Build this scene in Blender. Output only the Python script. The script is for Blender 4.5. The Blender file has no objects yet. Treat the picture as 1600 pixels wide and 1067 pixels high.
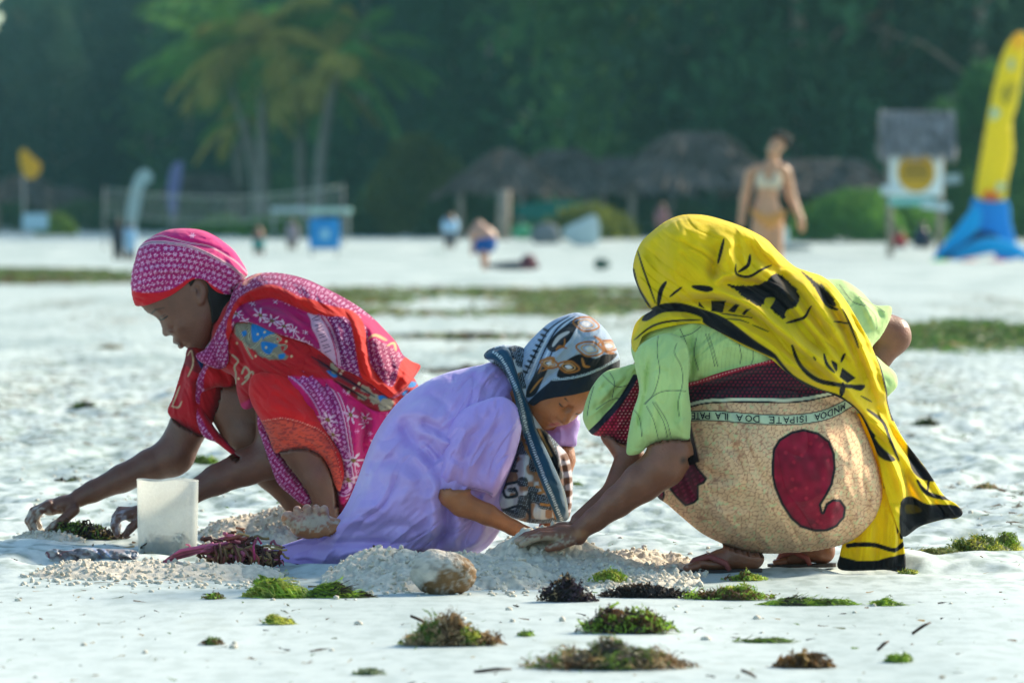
import bpy, math, random
import numpy as np
from mathutils import Vector, Matrix, noise as mnoise

# ---------------------------------------------------------------- camera, light, exposure
SC = bpy.context.scene
COL = SC.collection
F_PX = 8889.0                     # 200 mm lens measured in pixels of the 1600 px photograph
CAMH = 0.85
HOR = 339.0
cam_d = bpy.data.cameras.new('camera')
cam = bpy.data.objects.new('camera', cam_d)
COL.objects.link(cam)
cam.location = (0, 0, CAMH)
cam.rotation_euler = (math.radians(90), 0, 0)
cam_d.sensor_width = 36
cam_d.lens = 200
cam_d.shift_y = (HOR - 533.5) / 1600.0
cam_d.clip_start = 0.5
cam_d.clip_end = 4000
cam_d.dof.use_dof = True
cam_d.dof.focus_distance = 13.75
cam_d.dof.aperture_fstop = 6.2
SC.camera = cam

SUN_EL, SUN_AZ = 30.0, 52.0       # degrees; azimuth clockwise from +Y (away from the camera), so the sun is behind right
W = bpy.data.worlds.new('World')
SC.world = W
W.use_nodes = True
wn = W.node_tree
wn.nodes.clear()
sky = wn.nodes.new('ShaderNodeTexSky')
sky.sky_type = 'NISHITA'
sky.sun_disc = False
sky.sun_elevation = math.radians(SUN_EL)
sky.sun_rotation = math.radians(SUN_AZ)
sky.air_density = 1.0
sky.dust_density = 1.2
sky.ozone_density = 1.5
bg = wn.nodes.new('ShaderNodeBackground')
bg.inputs['Strength'].default_value = 0.135
wo = wn.nodes.new('ShaderNodeOutputWorld')
tint = wn.nodes.new('ShaderNodeVectorMath')
tint.operation = 'MULTIPLY'
tint.inputs[1].default_value = (0.88, 1.02, 0.97)
wn.links.new(sky.outputs[0], tint.inputs[0])
wn.links.new(tint.outputs[0], bg.inputs[0])
wn.links.new(bg.outputs[0], wo.inputs[0])
sun_d = bpy.data.lights.new('sun', 'SUN')
sun_d.energy = 4.0
sun_d.angle = math.radians(11)
sun_d.color = (1.0, 0.86, 0.66)
sun = bpy.data.objects.new('sun', sun_d)
COL.objects.link(sun)
el, az = math.radians(SUN_EL), math.radians(SUN_AZ)
sdir = Vector((math.sin(az) * math.cos(el), math.cos(az) * math.cos(el), math.sin(el)))
sun.rotation_euler = sdir.to_track_quat('Z', 'Y').to_euler()
SC.view_settings.view_transform = 'Standard'
SC.view_settings.look = 'None'
SC.view_settings.exposure = 0.98
SC.view_settings.gamma = 1.0
SC.view_settings.use_curve_mapping = False
SC.cycles.volume_bounces = 0
SC.cycles.volume_max_steps = 64
SC.cycles.max_bounces = 6

# ---------------------------------------------------------------- small helpers
def at(px, py, Y):                # a point of the place seen at that pixel, Y metres away
    return ((px - 800) * Y / F_PX, Y, CAMH + (HOR - py) * Y / F_PX)

def gy(py):                       # distance at which flat ground shows at that pixel row
    return F_PX * CAMH / (py - HOR)

def lin(c):
    if isinstance(c, str):
        c = c.lstrip('#')
        c = [int(c[i:i + 2], 16) / 255 for i in (0, 2, 4)]
    return tuple((v / 12.92 if v <= 0.04045 else ((v + 0.055) / 1.055) ** 2.4) for v in c[:3])

def props(o, label=None, cat=None, group=None, kind=None):
    if label: o['label'] = label
    if cat: o['category'] = cat
    if group: o['group'] = group
    if kind: o['kind'] = kind
    return o

def link(o, parent=None):
    COL.objects.link(o)
    if parent is not None: o.parent = parent
    return o

def empty(name, loc=(0, 0, 0), rz=0, parent=None):
    o = bpy.data.objects.new(name, None)
    o.empty_display_size = 0.1
    o.location = loc
    o.rotation_euler = (0, 0, rz)
    return link(o, parent)

def mesh_np(name, V, Fq, mat=None, parent=None, smooth=True, col=None, loc=None, fix=False, tris=None):
    """V (n,3), Fq (m,4) quads and/or tris (k,3) -> linked object"""
    V = np.asarray(V, dtype=np.float64)
    Fq = np.zeros((0, 4), int) if Fq is None else np.asarray(Fq, dtype=np.int64).reshape(-1, 4)
    T = np.zeros((0, 3), int) if tris is None else np.asarray(tris, dtype=np.int64).reshape(-1, 3)
    if fix:
        a, b, c, d = (V[Fq[:, i]] for i in range(4))
        vol = (np.einsum('ij,ij->i', a, np.cross(b, c)) + np.einsum('ij,ij->i', a, np.cross(c, d))).sum()
        if vol < 0:
            Fq = Fq[:, ::-1]
    me = bpy.data.meshes.new(name)
    me.vertices.add(len(V))
    me.vertices.foreach_set('co', V.ravel().astype(np.float32))
    nl = len(Fq) * 4 + len(T) * 3
    me.loops.add(nl)
    me.loops.foreach_set('vertex_index', np.concatenate([Fq.ravel(), T.ravel()]).astype(np.int32))
    me.polygons.add(len(Fq) + len(T))
    ls = np.concatenate([np.arange(len(Fq)) * 4, len(Fq) * 4 + np.arange(len(T)) * 3])
    me.polygons.foreach_set('loop_start', ls.astype(np.int32))
    me.update(calc_edges=True)
    me.polygons.foreach_set('use_smooth', np.full(len(me.polygons), smooth))
    if col is not None:
        ca = me.color_attributes.new('Col', 'FLOAT_COLOR', 'POINT')
        c4 = np.ones((len(V), 4), np.float32)
        c4[:, :3] = col
        ca.data.foreach_set('color', c4.ravel())
    me.validate()
    if mat: me.materials.append(mat)
    o = bpy.data.objects.new(name, me)
    if loc is not None: o.location = loc
    return link(o, parent)

def material(name, color=(0.5, 0.5, 0.5), rough=0.8, attr=False, vary=0.15, vscale=12.0, bump=0.3, bscale=60.0,
             trans=0.0, sheen=0.0, spec=0.3, metal=0.0, sss=0.0, weave=0.0, alpha=None, color2=None):
    m = bpy.data.materials.new(name)
    m.use_nodes = True
    nt = m.node_tree
    nt.nodes.clear()
    N, L = nt.nodes.new, nt.links.new
    out = N('ShaderNodeOutputMaterial')
    p = N('ShaderNodeBsdfPrincipled')
    p.inputs['Roughness'].default_value = rough
    p.inputs['Specular IOR Level'].default_value = spec
    p.inputs['Metallic'].default_value = metal
    tc = N('ShaderNodeTexCoord')
    nz = N('ShaderNodeTexNoise')
    nz.inputs['Scale'].default_value = vscale
    nz.inputs['Detail'].default_value = 5
    L(tc.outputs['Object'], nz.inputs['Vector'])
    mr = N('ShaderNodeMapRange')
    mr.inputs['From Min'].default_value = 0.3
    mr.inputs['From Max'].default_value = 0.7
    mr.inputs['To Min'].default_value = 1 - vary
    mr.inputs['To Max'].default_value = 1 + vary
    L(nz.outputs['Fac'], mr.inputs['Value'])
    if attr:
        a = N('ShaderNodeAttribute')
        a.attribute_name = 'Col'
        src = a.outputs['Color']
    elif color2 is not None:
        mx0 = N('ShaderNodeMix')
        mx0.data_type = 'RGBA'
        mx0.inputs[6].default_value = (*color, 1)
        mx0.inputs[7].default_value = (*color2, 1)
        mr2 = N('ShaderNodeMapRange')
        mr2.inputs['From Min'].default_value = 0.4
        mr2.inputs['From Max'].default_value = 0.6
        L(nz.outputs['Fac'], mr2.inputs['Value'])
        L(mr2.outputs[0], mx0.inputs[0])
        src = mx0.outputs[2]
    else:
        rgb = N('ShaderNodeRGB')
        rgb.outputs[0].default_value = (*color, 1)
        src = rgb.outputs[0]
    vm = N('ShaderNodeVectorMath')
    vm.operation = 'SCALE'
    L(src, vm.inputs[0])
    L(mr.outputs[0], vm.inputs['Scale'])
    L(vm.outputs[0], p.inputs['Base Color'])
    if bump > 0:
        nb = N('ShaderNodeTexNoise')
        nb.inputs['Scale'].default_value = bscale
        nb.inputs['Detail'].default_value = 4
        L(tc.outputs['Object'], nb.inputs['Vector'])
        b = N('ShaderNodeBump')
        b.inputs['Strength'].default_value = bump
        b.inputs['Distance'].default_value = 0.6 / bscale
        L(nb.outputs['Fac'], b.inputs['Height'])
        L(b.outputs[0], p.inputs['Normal'])
        if weave > 0:
            wv = N('ShaderNodeTexNoise')
            wv.inputs['Scale'].default_value = 420
            wv.inputs['Detail'].default_value = 2
            L(tc.outputs['Object'], wv.inputs['Vector'])
            b2 = N('ShaderNodeBump')
            b2.inputs['Strength'].default_value = weave
            b2.inputs['Distance'].default_value = 0.0012
            L(wv.outputs['Fac'], b2.inputs['Height'])
            L(b.outputs[0], b2.inputs['Normal'])
            L(b2.outputs[0], p.inputs['Normal'])
    if sheen > 0:
        p.inputs['Sheen Weight'].default_value = sheen
    if sss > 0:
        p.inputs['Subsurface Weight'].default_value = sss
        p.inputs['Subsurface Radius'].default_value = (0.02, 0.008, 0.004)
        p.inputs['Subsurface Scale'].default_value = 0.3
    last = p.outputs[0]
    if trans > 0:
        t = N('ShaderNodeBsdfTranslucent')
        L(vm.outputs[0], t.inputs['Color'])
        mx = N('ShaderNodeMixShader')
        mx.inputs[0].default_value = trans
        L(last, mx.inputs[1])
        L(t.outputs[0], mx.inputs[2])
        last = mx.outputs[0]
    L(last, out.inputs[0])
    return m

# ---------------------------------------------------------------- noise
def _hash(i, j, s):
    v = np.sin(i * 127.1 + j * 311.7 + s * 74.7) * 43758.5453
    return v - np.floor(v)

def vn(x, y, s=0):
    xi, yi = np.floor(x), np.floor(y)
    xf, yf = x - xi, y - yi
    u, v = xf * xf * (3 - 2 * xf), yf * yf * (3 - 2 * yf)
    a, b = _hash(xi, yi, s), _hash(xi + 1, yi, s)
    c, d = _hash(xi, yi + 1, s), _hash(xi + 1, yi + 1, s)
    return (a + (b - a) * u + (c - a) * v + (a - b - c + d) * u * v) * 2 - 1

def fbm(x, y, o=4, s=0):
    r, a = 0, 1.0
    for k in range(o):
        r = r + a * vn(x * 2 ** k, y * 2 ** k, s + k * 17)
        a *= 0.5
    return r

def worley(x, y, s=0):
    xi, yi = np.floor(x), np.floor(y)
    best = np.full(np.shape(x), 9.0)
    for di in (-1, 0, 1):
        for dj in (-1, 0, 1):
            ci, cj = xi + di, yi + dj
            px = ci + _hash(ci, cj, s)
            py = cj + _hash(ci, cj, s + 5)
            best = np.minimum(best, (x - px) ** 2 + (y - py) ** 2)
    return np.sqrt(best)

def cracks(x, y, s=0):
    xi, yi = np.floor(x), np.floor(y)
    f1 = np.full(np.shape(x), 9.0); f2 = f1.copy()
    for di in (-1, 0, 1):
        for dj in (-1, 0, 1):
            ci, cj = xi + di, yi + dj
            d = np.hypot(x - ci - _hash(ci, cj, s), y - cj - _hash(ci, cj, s + 5))
            f2 = np.minimum(f2, np.maximum(f1, d)); f1 = np.minimum(f1, d)
    return f2 - f1

def clods(x, y, s=0):
    """crumbly heap relief, 0..1"""
    a = np.sqrt(np.clip(1 - worley(x, y, s) ** 2 * 1.6, 0, 1))
    b = np.sqrt(np.clip(1 - worley(x * 2.3, y * 2.3, s + 9) ** 2 * 1.6, 0, 1))
    c = np.sqrt(np.clip(1 - worley(x * 5.1, y * 5.1, s + 19) ** 2 * 1.6, 0, 1))
    return a * 0.5 + b * 0.32 + c * 0.18

def blur(A, r, n=3):
    for _ in range(n):
        for ax in (0, 1):
            P = np.pad(A, [(r + 1, r) if k == ax else (0, 0) for k in range(2)], mode='edge')
            C = np.cumsum(P, axis=ax)
            m = A.shape[ax]
            if ax == 0: A = (C[2 * r + 1:2 * r + 1 + m] - C[:m]) / (2 * r + 1)
            else: A = (C[:, 2 * r + 1:2 * r + 1 + m] - C[:, :m]) / (2 * r + 1)
    return A

def sm(e0, e1, x):
    t = np.clip((x - e0) / (e1 - e0), 0, 1)
    return t * t * (3 - 2 * t)

def spline(pts, closed=True, n=6):
    P = np.array(pts, float)
    N = len(P)
    out = []
    rng = range(N) if closed else range(N - 1)
    for i in rng:
        if closed: p0, p1, p2, p3 = P[(i - 1) % N], P[i], P[(i + 1) % N], P[(i + 2) % N]
        else: p0, p1, p2, p3 = P[max(i - 1, 0)], P[i], P[i + 1], P[min(i + 2, N - 1)]
        for k in range(n):
            t = k / n
            out.append(0.5 * ((2 * p1) + (-p0 + p2) * t + (2 * p0 - 5 * p1 + 4 * p2 - p3) * t * t + (-p0 + 3 * p1 - 3 * p2 + p3) * t ** 3))
    if not closed: out.append(P[-1])
    return np.array(out)

def pline(x, y, pts, closed=False, rad=None):
    """distance, arclength, signed offset and nearest point on a polyline for many points"""
    P = np.asarray(pts, float)
    Q = np.roll(P, -1, 0) if closed else P[1:]
    A = P if closed else P[:-1]
    best = np.full(x.shape, 1e9); S = np.zeros(x.shape); T = np.zeros(x.shape)
    NX = np.zeros(x.shape); NY = np.zeros(x.shape)
    s0 = 0.0
    for (ax, ay), (bx, by) in zip(A, Q):
        dx, dy = bx - ax, by - ay
        l2 = dx * dx + dy * dy
        if l2 < 1e-9: continue
        l = math.sqrt(l2)
        t = np.clip(((x - ax) * dx + (y - ay) * dy) / l2, 0, 1)
        qx, qy = ax + t * dx, ay + t * dy
        d = (x - qx) ** 2 + (y - qy) ** 2
        m = d < best
        best = np.where(m, d, best)
        S = np.where(m, s0 + t * l, S)
        T = np.where(m, ((x - ax) * dy - (y - ay) * dx) / l, T)
        NX = np.where(m, qx, NX); NY = np.where(m, qy, NY)
        s0 += l
    d = np.sqrt(best)
    return d, S, np.sign(T + 1e-12) * d, NX, NY, s0

def inside(x, y, pts):
    P = np.asarray(pts, float)
    c = np.zeros(x.shape, bool)
    j = len(P) - 1
    for i in range(len(P)):
        (xi, yi), (xj, yj) = P[i], P[j]
        if yi != yj:
            c ^= ((yi > y) != (yj > y)) & (x < (xj - xi) * (y - yi) / (yj - yi) + xi)
        j = i
    return c

def poisson(mask):
    """smooth inflation of a mask: zero outside"""
    levels = [mask]
    while min(levels[-1].shape) > 24:
        m = levels[-1]
        h, w = m.shape[0] // 2 * 2, m.shape[1] // 2 * 2
        levels.append((m[:h:2, :w:2] & m[1:h:2, :w:2]) | (m[:h:2, 1:w:2] & m[1:h:2, 1:w:2]))
    u = None
    for k in range(len(levels) - 1, -1, -1):
        m = levels[k].astype(float)
        if u is None: u = m * 1.0
        else:
            U = np.zeros(m.shape)
            v = np.repeat(np.repeat(u, 2, 0), 2, 1) * 4
            U[:v.shape[0], :v.shape[1]] = v[:m.shape[0], :m.shape[1]]
            if v.shape[0] < m.shape[0]: U[-1] = U[-2]
            if v.shape[1] < m.shape[1]: U[:, -1] = U[:, -2]
            u = U * m
        for _ in range(260 if k == len(levels) - 1 else (120 if k > 1 else 60)):
            w = np.zeros_like(u)
            w[1:-1, 1:-1] = (u[:-2, 1:-1] + u[2:, 1:-1] + u[1:-1, :-2] + u[1:-1, 2:] + 1.0) * 0.25
            u = w * m
    return u

# ---------------------------------------------------------------- figures: cloth pieces grown from outlines
class Fig:
    """Cloth builder. Coordinates: photograph pixels (x right, y down) in the figure's own plane plus f = millimetre-like
    depth toward the viewer in the same pixel unit; everything is turned into metres at the end."""
    def __init__(s, Y, x0, y0, x1, y1, step):
        s.Y, s.S, s.step, s.x0, s.y0 = Y, F_PX / Y, step, x0, y0
        s.nx, s.ny = int((x1 - x0) / step) + 1, int((y1 - y0) / step) + 1
        s.PX, s.PY = np.meshgrid(x0 + np.arange(s.nx) * step, y0 + np.arange(s.ny) * step)
        s.cov, s.always = {}, set()
        s.H = np.full(s.PX.shape, -60.0)          # front surface of everything so far
    def world(s, x, y, f):
        return np.stack([(x - 800) / s.S, s.Y - f / s.S, CAMH + (HOR - y) / s.S], -1)
    def samp(s, A, x, y):
        gx = np.clip((x - s.x0) / s.step, 0, s.nx - 1.001); gyy = np.clip((y - s.y0) / s.step, 0, s.ny - 1.001)
        i, j = gx.astype(int), gyy.astype(int)
        u, v = gx - i, gyy - j
        return (A[j, i] * (1 - u) + A[j, i + 1] * u) * (1 - v) + (A[j + 1, i] * (1 - u) + A[j + 1, i + 1] * u) * v
    def blob(s, cx, cy, rx, ry, amp, ang=0):
        c, n = math.cos(math.radians(ang)), math.sin(math.radians(ang))
        dx, dy = s.PX - cx, s.PY - cy
        a, b = (dx * c + dy * n) / rx, (-dx * n + dy * c) / ry
        return amp * np.exp(-(a * a + b * b))
    def absorb(s, V):
        """let later cloth know about an already built body (fig-space vertices)"""
        i = np.round((V[:, 0] - s.x0) / s.step).astype(int); j = np.round((V[:, 1] - s.y0) / s.step).astype(int)
        ok = (i >= 1) & (j >= 1) & (i < s.nx - 1) & (j < s.ny - 1)
        i, j, f = i[ok], j[ok], V[ok, 2]
        for a in (-1, 0, 1):
            for b in (-1, 0, 1):
                np.maximum.at(s.H, (j + a, i + b), f - 0.3 * (abs(a) + abs(b)))
    def folds(s, lst):
        """lst of (points, amplitude, width on one side, width on the other); amplitude fades at both ends"""
        H = np.zeros(s.PX.shape)
        for it in lst:
            pts, amp, w1, w2 = it[:4]
            P = spline(pts, False, 5)
            m = 3.2 * max(w1, w2)
            i0 = max(int((P[:, 0].min() - m - s.x0) / s.step), 0); i1 = min(int((P[:, 0].max() + m - s.x0) / s.step) + 1, s.nx)
            j0 = max(int((P[:, 1].min() - m - s.y0) / s.step), 0); j1 = min(int((P[:, 1].max() + m - s.y0) / s.step) + 1, s.ny)
            if i1 <= i0 or j1 <= j0: continue
            X, Yy = s.PX[j0:j1, i0:i1], s.PY[j0:j1, i0:i1]
            d, S, T, _, _, L = pline(X, Yy, P)
            w = np.where(T > 0, w1, w2)
            e = sm(-0.02, 0.25, S / L) * sm(1.02, 0.75, S / L)
            if len(it) > 4: e = sm(1.05, 0.6, S / L)      # starts at full strength (knots, gathers)
            H[j0:j1, i0:i1] += 1.35 * amp * np.exp(-(d / w) ** 2) * e
        return H
    def piece(s, name, outline, mat, parent, paint, depth=60, f0=0.0, power=0.5, add=None, drape=None, thick=6.0,
              raw=False, coarse=3, keep=True, edge=10.0, fine=1, rough_edge=0.0, lift=4.0, dblur=4, label=None, wrinkle=(0, 1, 1, 0), over=None):
        P = np.array(outline, float) if raw else spline(outline, True, 6)
        if rough_edge > 0:
            P = P + rough_edge * np.stack([vn(P[:, 0] * .09, P[:, 1] * .09, 3), vn(P[:, 0] * .09, P[:, 1] * .09, 8)], -1)
        M = inside(s.PX, s.PY, P)
        ji = np.argwhere(M)
        pad = 4
        j0, i0 = np.maximum(ji.min(0) - pad, 0); j1, i1 = np.minimum(ji.max(0) + pad + 1, [s.ny, s.nx])
        m = M[j0:j1, i0:i1].copy()
        m[0] = m[-1] = False; m[:, 0] = m[:, -1] = False
        X, Yy = s.PX[j0:j1, i0:i1], s.PY[j0:j1, i0:i1]
        d, _, _, QX, QY, _ = pline(X, Yy, P, closed=True)
        din = np.where(m, d, 0)
        extra = np.zeros(X.shape)
        if add is not None: extra = add[j0:j1, i0:i1] if isinstance(add, np.ndarray) else add(s)[j0:j1, i0:i1]
        if wrinkle[0] > 0:
            am, sc, an, ang = wrinkle
            c, n = math.cos(math.radians(ang)), math.sin(math.radians(ang))
            U, V = X * c + Yy * n, -X * n + Yy * c
            u_, v_ = U / (sc * an) + 0.35 * vn(X / sc / 3, Yy / sc / 3, 5), V / sc + 0.8 * vn(X / sc / 4, Yy / sc / 4, 6)
            wr = fbm(u_, v_, 3, 11) + 1.0 * (1 - np.abs(vn(u_ * .8 + 7, v_ * .8, 23))) ** 5 - 0.8 * (1 - np.abs(vn(u_ * 1.1 + 3, v_ * 1.1, 29))) ** 7
            extra = extra + 1.5 * am * wr
        em = sm(0, edge, din)
        if drape is None:
            u = poisson(m)
            h = (u / max(u.max(), 1e-9)) ** power
            h = np.minimum(h, np.sqrt(din / max(edge, 1) ) * 1.0 + 0 * h) if False else h
            FR = f0 + depth * h + extra * em
            FR = np.where(m, np.maximum(FR, f0 + 0.15 * depth * h), f0)
            BK = f0 - depth * 0.92 * h - 0.5 * extra[:, ::-1] * 0
            BK = np.where(m, BK, f0)
            rimf = np.full(X.shape, f0)
            if over is not None:
                o_ = blur(s.H, 2)[j0:j1, i0:i1] + over
                FR = np.where(m, np.maximum(FR, o_ + 0.4 * extra * em), FR)
                rimf = np.maximum(rimf, o_ - 1)
        else:
            base = blur(np.maximum(blur(s.H, dblur), s.H), 2)[j0:j1, i0:i1]
            FR = base + lift + depth * sm(0, edge, din) ** 0.6 + extra * em
            FR = np.maximum(FR, s.H[j0:j1, i0:i1] + 2.0)
            FR = np.where(m, FR, base + lift)
            BK = FR - thick
            rimf = FR - thick * 0.5
        # vertices
        cell = m[:-1, :-1] | m[1:, :-1] | m[:-1, 1:] | m[1:, 1:]
        used = np.zeros(m.shape, bool)
        used[:-1, :-1] |= cell; used[1:, :-1] |= cell; used[:-1, 1:] |= cell; used[1:, 1:] |= cell
        out = used & ~m
        VX, VY = np.where(out, QX, X), np.where(out, QY, Yy)
        VF = np.where(out, rimf, FR)
        idx = np.full(m.shape, -1); idx[used] = np.arange(used.sum())
        nF = int(used.sum())
        cj, ci = np.nonzero(cell)
        q = np.stack([idx[cj, ci], idx[cj, ci + 1], idx[cj + 1, ci + 1], idx[cj + 1, ci]], -1)
        x, y, f = VX[used], VY[used], VF[used]
        col = paint(x, y, s, f) if callable(paint) else np.tile(np.array(paint), (len(x), 1))
        # back: same lattice, interior vertices duplicated
        idb = idx.copy(); ins = used & m
        idb[ins] = nF + np.arange(int(ins.sum()))
        qb = np.stack([idb[cj, ci], idb[cj + 1, ci], idb[cj + 1, ci + 1], idb[cj, ci + 1]], -1)
        xb, yb, fb = X[ins], Yy[ins], BK[ins]
        colb = col[idx[ins]]
        V = s.world(np.concatenate([x, xb]), np.concatenate([y, yb]), np.concatenate([f, fb]))
        piv = V.mean(0)
        Q = np.concatenate([q, qb])
        o = mesh_np(name, V, Q, mat, parent, True, np.concatenate([col, colb]), None, fix=True)
        if keep:
            sub = s.H[j0:j1, i0:i1]
            sub[m] = np.maximum(sub[m], FR[m])
        if label: o['label'] = label
        s.cov[name] = (j0, i0, m, FR)
        return o
    def tuck(s, o, V, skip=(), keep=()):
        """seat the skin under the cloth that covers it; limbs named in keep stay in front"""
        V = V.copy(); ok = np.ones(len(V), bool)
        for ch in keep:
            for a, b in zip(ch[:-1], ch[1:]):
                pa, pb = np.array(a[:3], float), np.array(b[:3], float); d = pb - pa
                t = np.clip(((V - pa) @ d) / (d @ d), 0, 1)
                dist = np.linalg.norm(V - pa - t[:, None] * d, axis=1)
                ok &= ~(dist < a[3] + (b[3] - a[3]) * t + 5)
        for nm, (j0, i0, m, FR) in s.cov.items():
            if nm in skip: continue
            k = ok if nm not in s.always else np.ones(len(V), bool)
            i = np.round((V[:, 0] - s.x0) / s.step).astype(int) - i0; j = np.round((V[:, 1] - s.y0) / s.step).astype(int) - j0
            inn = (i >= 0) & (j >= 0) & (i < m.shape[1]) & (j < m.shape[0])
            ii, jj = np.clip(i, 0, m.shape[1] - 1), np.clip(j, 0, m.shape[0] - 1)
            hit = k & inn & m[jj, ii]
            V[:, 2] = np.where(hit, np.minimum(V[:, 2], FR[jj, ii] - 4), V[:, 2])
        o.data.vertices.foreach_set('co', s.world(V[:, 0], V[:, 1], V[:, 2]).astype(np.float32).ravel())
        o.data.update()

# ---------------------------------------------------------------- bodies: smooth union of limbs, meshed as one surface
def rgrid(lo, hi, step, fine=()):
    v, x = [], lo
    while x < hi:
        v.append(x)
        st = step
        for a, b, fs in fine:
            if a <= x <= b: st = min(st, fs)
        x += st
    return np.array(v, np.float32)

class Body:
    def __init__(s): s.p = []; s.c = []
    def cap(s, a, ra, b, rb, k=6): s.p.append(('cap', np.array(a, float), ra, np.array(b, float), rb, k)); return s
    def chain(s, pts, k=6):
        for a, b in zip(pts[:-1], pts[1:]): s.cap(a[:3], a[3], b[:3], b[3], k)
        return s
    def ell(s, c, r, ang=0, k=6, sub=False, R=None): s.p.append(('ell', np.array(c, float), np.array(r, float), (R if R is not None else ang), sub, k)); return s
    def hf(s, fig, outline, depth, yc, power=0.45, add=None, k=4):     # relief traced as a profile, with real width
        s.p.append(('hf', fig, spline(outline, True, 5), depth, yc, power, add, k)); return s
    def build(s, name, fig, mat, parent, base, spots, bbox, step=2.2, fine=((), (), ())):
        xs = rgrid(bbox[0], bbox[1], step, fine[0]); ys = rgrid(bbox[2], bbox[3], step, fine[1]); fs = rgrid(bbox[4], bbox[5], step, fine[2])
        G = np.full((len(xs), len(ys), len(fs)), 30.0, np.float32)
        for pr in s.p:
            k = pr[-1]
            if pr[0] == 'cap':
                _, a, ra, b, rb, _ = pr
                lo = np.minimum(a - ra, b - rb) - k - 6; hi = np.maximum(a + ra, b + rb) + k + 6
            elif pr[0] == 'ell':
                r = np.full(3, pr[2].max()); lo = pr[1] - r - k - 6; hi = pr[1] + r + k + 6
            else:
                P = pr[2]; lo = np.array([P[:, 0].min() - 8, P[:, 1].min() - 8, pr[4] - pr[3] - 14]); hi = np.array([P[:, 0].max() + 8, P[:, 1].max() + 8, pr[4] + pr[3] + 14])
            i0, i1 = np.searchsorted(xs, lo[0]), np.searchsorted(xs, hi[0])
            j0, j1 = np.searchsorted(ys, lo[1]), np.searchsorted(ys, hi[1])
            k0, k1 = np.searchsorted(fs, lo[2]), np.searchsorted(fs, hi[2])
            if i1 <= i0 or j1 <= j0 or k1 <= k0: continue
            x = xs[i0:i1][:, None, None]; y = ys[j0:j1][None, :, None]; f = fs[k0:k1][None, None, :]
            if pr[0] == 'cap':
                _, a, ra, b, rb, _ = pr
                d = b - a; l2 = max(float(d @ d), 1e-6)
                t = np.clip(((x - a[0]) * d[0] + (y - a[1]) * d[1] + (f - a[2]) * d[2]) / l2, 0, 1).astype(np.float32)
                D = np.sqrt((x - a[0] - t * d[0]) ** 2 + (y - a[1] - t * d[1]) ** 2 + (f - a[2] - t * d[2]) ** 2) - (ra + (rb - ra) * t)
            elif pr[0] == 'ell':
                _, c, r, ang, sub, _ = pr
                if isinstance(ang, (int, float)):
                    cc, sn = math.cos(math.radians(ang)), math.sin(math.radians(ang))
                    R = np.array([[cc, sn, 0], [-sn, cc, 0], [0, 0, 1.]])
                else: R = ang
                dx, dy, df = x - c[0], y - c[1], f - c[2]
                q = [(R[n][0] * dx + R[n][1] * dy + R[n][2] * df) for n in range(3)]
                k0_ = np.sqrt(sum((q[n] / r[n]) ** 2 for n in range(3))) + 1e-6
                k1_ = np.sqrt(sum((q[n] / r[n] ** 2) ** 2 for n in range(3))) + 1e-6
                D = k0_ * (k0_ - 1) / k1_
                if sub:
                    A = G[i0:i1, j0:j1, k0:k1]; D = -D
                    h = np.maximum(k - np.abs(A - D), 0) / k
                    G[i0:i1, j0:j1, k0:k1] = np.maximum(A, D) + h * h * k * 0.25
                    continue
            else:
                _, fg, P, depth, yc, power, add, _ = pr
                st = 0.8
                gx = np.arange(lo[0], hi[0], st); gyv = np.arange(lo[1], hi[1], st)
                XX, YY = np.meshgrid(gx, gyv)
                m = inside(XX, YY, P); m[0] = m[-1] = False; m[:, 0] = m[:, -1] = False
                u = poisson(m); h = depth * (u / u.max()) ** power
                dd = pline(XX, YY, P, closed=True)[0]
                if add is not None: h = h + add(XX, YY) * sm(0, 5, np.where(m, dd, 0))
                sx, sy = x[:, 0, 0], y[0, :, 0]
                ii = np.clip((sx - gx[0]) / st, 0, len(gx) - 1.01); jj = np.clip((sy - gyv[0]) / st, 0, len(gyv) - 1.01)
                ia, ja = ii.astype(int), jj.astype(int); uu = (ii - ia)[:, None]; vv = (jj - ja)[None, :]
                def bs(A):
                    return ((A[ja][:, ia].T) * (1 - uu) + (A[ja][:, ia + 1].T) * uu) * (1 - vv) + ((A[ja + 1][:, ia].T) * (1 - uu) + (A[ja + 1][:, ia + 1].T) * uu) * vv
                H2 = bs(h)[:, :, None]; SD = bs(np.where(m, -dd, dd))[:, :, None]
                D = np.where(SD > 0, SD + 0 * f, np.maximum((np.abs(f - yc) - H2) * 0.6, SD * 1.0))
            A = G[i0:i1, j0:j1, k0:k1]
            h = np.maximum(k - np.abs(A - D), 0) / k
            G[i0:i1, j0:j1, k0:k1] = np.minimum(A, D) - h * h * k * 0.25
        V, Q = surface_nets(G, xs, ys, fs)
        wv = fig.world(V[:, 0], V[:, 1], V[:, 2])
        s.V = V
        col = np.tile(np.array(lin(base)), (len(V), 1))
        for sp in spots:
            c, r, rgb, soft = sp[:4]
            c = np.array(c, float); r = np.array(r, float) * np.ones(3)
            if len(sp) > 4:
                e2 = np.array(sp[4], float); dd = e2 - c; t = np.clip(((V - c) @ dd) / (dd @ dd), 0, 1)[:, None]
                dv = (V - c - t * dd) / r
            else: dv = (V - c) / r
            dist = np.sqrt((dv ** 2).sum(1))
            nn = 0.0
            if len(sp) > 5: nn = sp[5] * (fbm(V[:, 0] * .22, V[:, 1] * .22 + V[:, 2] * .13, 3, 4))
            w = (sm(1.0, 1.0 - soft, dist + nn) if soft > 0 else (dist < 1).astype(float))[:, None]
            col = col * (1 - w) + np.array(lin(rgb)) * w
        return mesh_np(name, wv, Q, mat, parent, True, col, None, fix=True)

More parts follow.
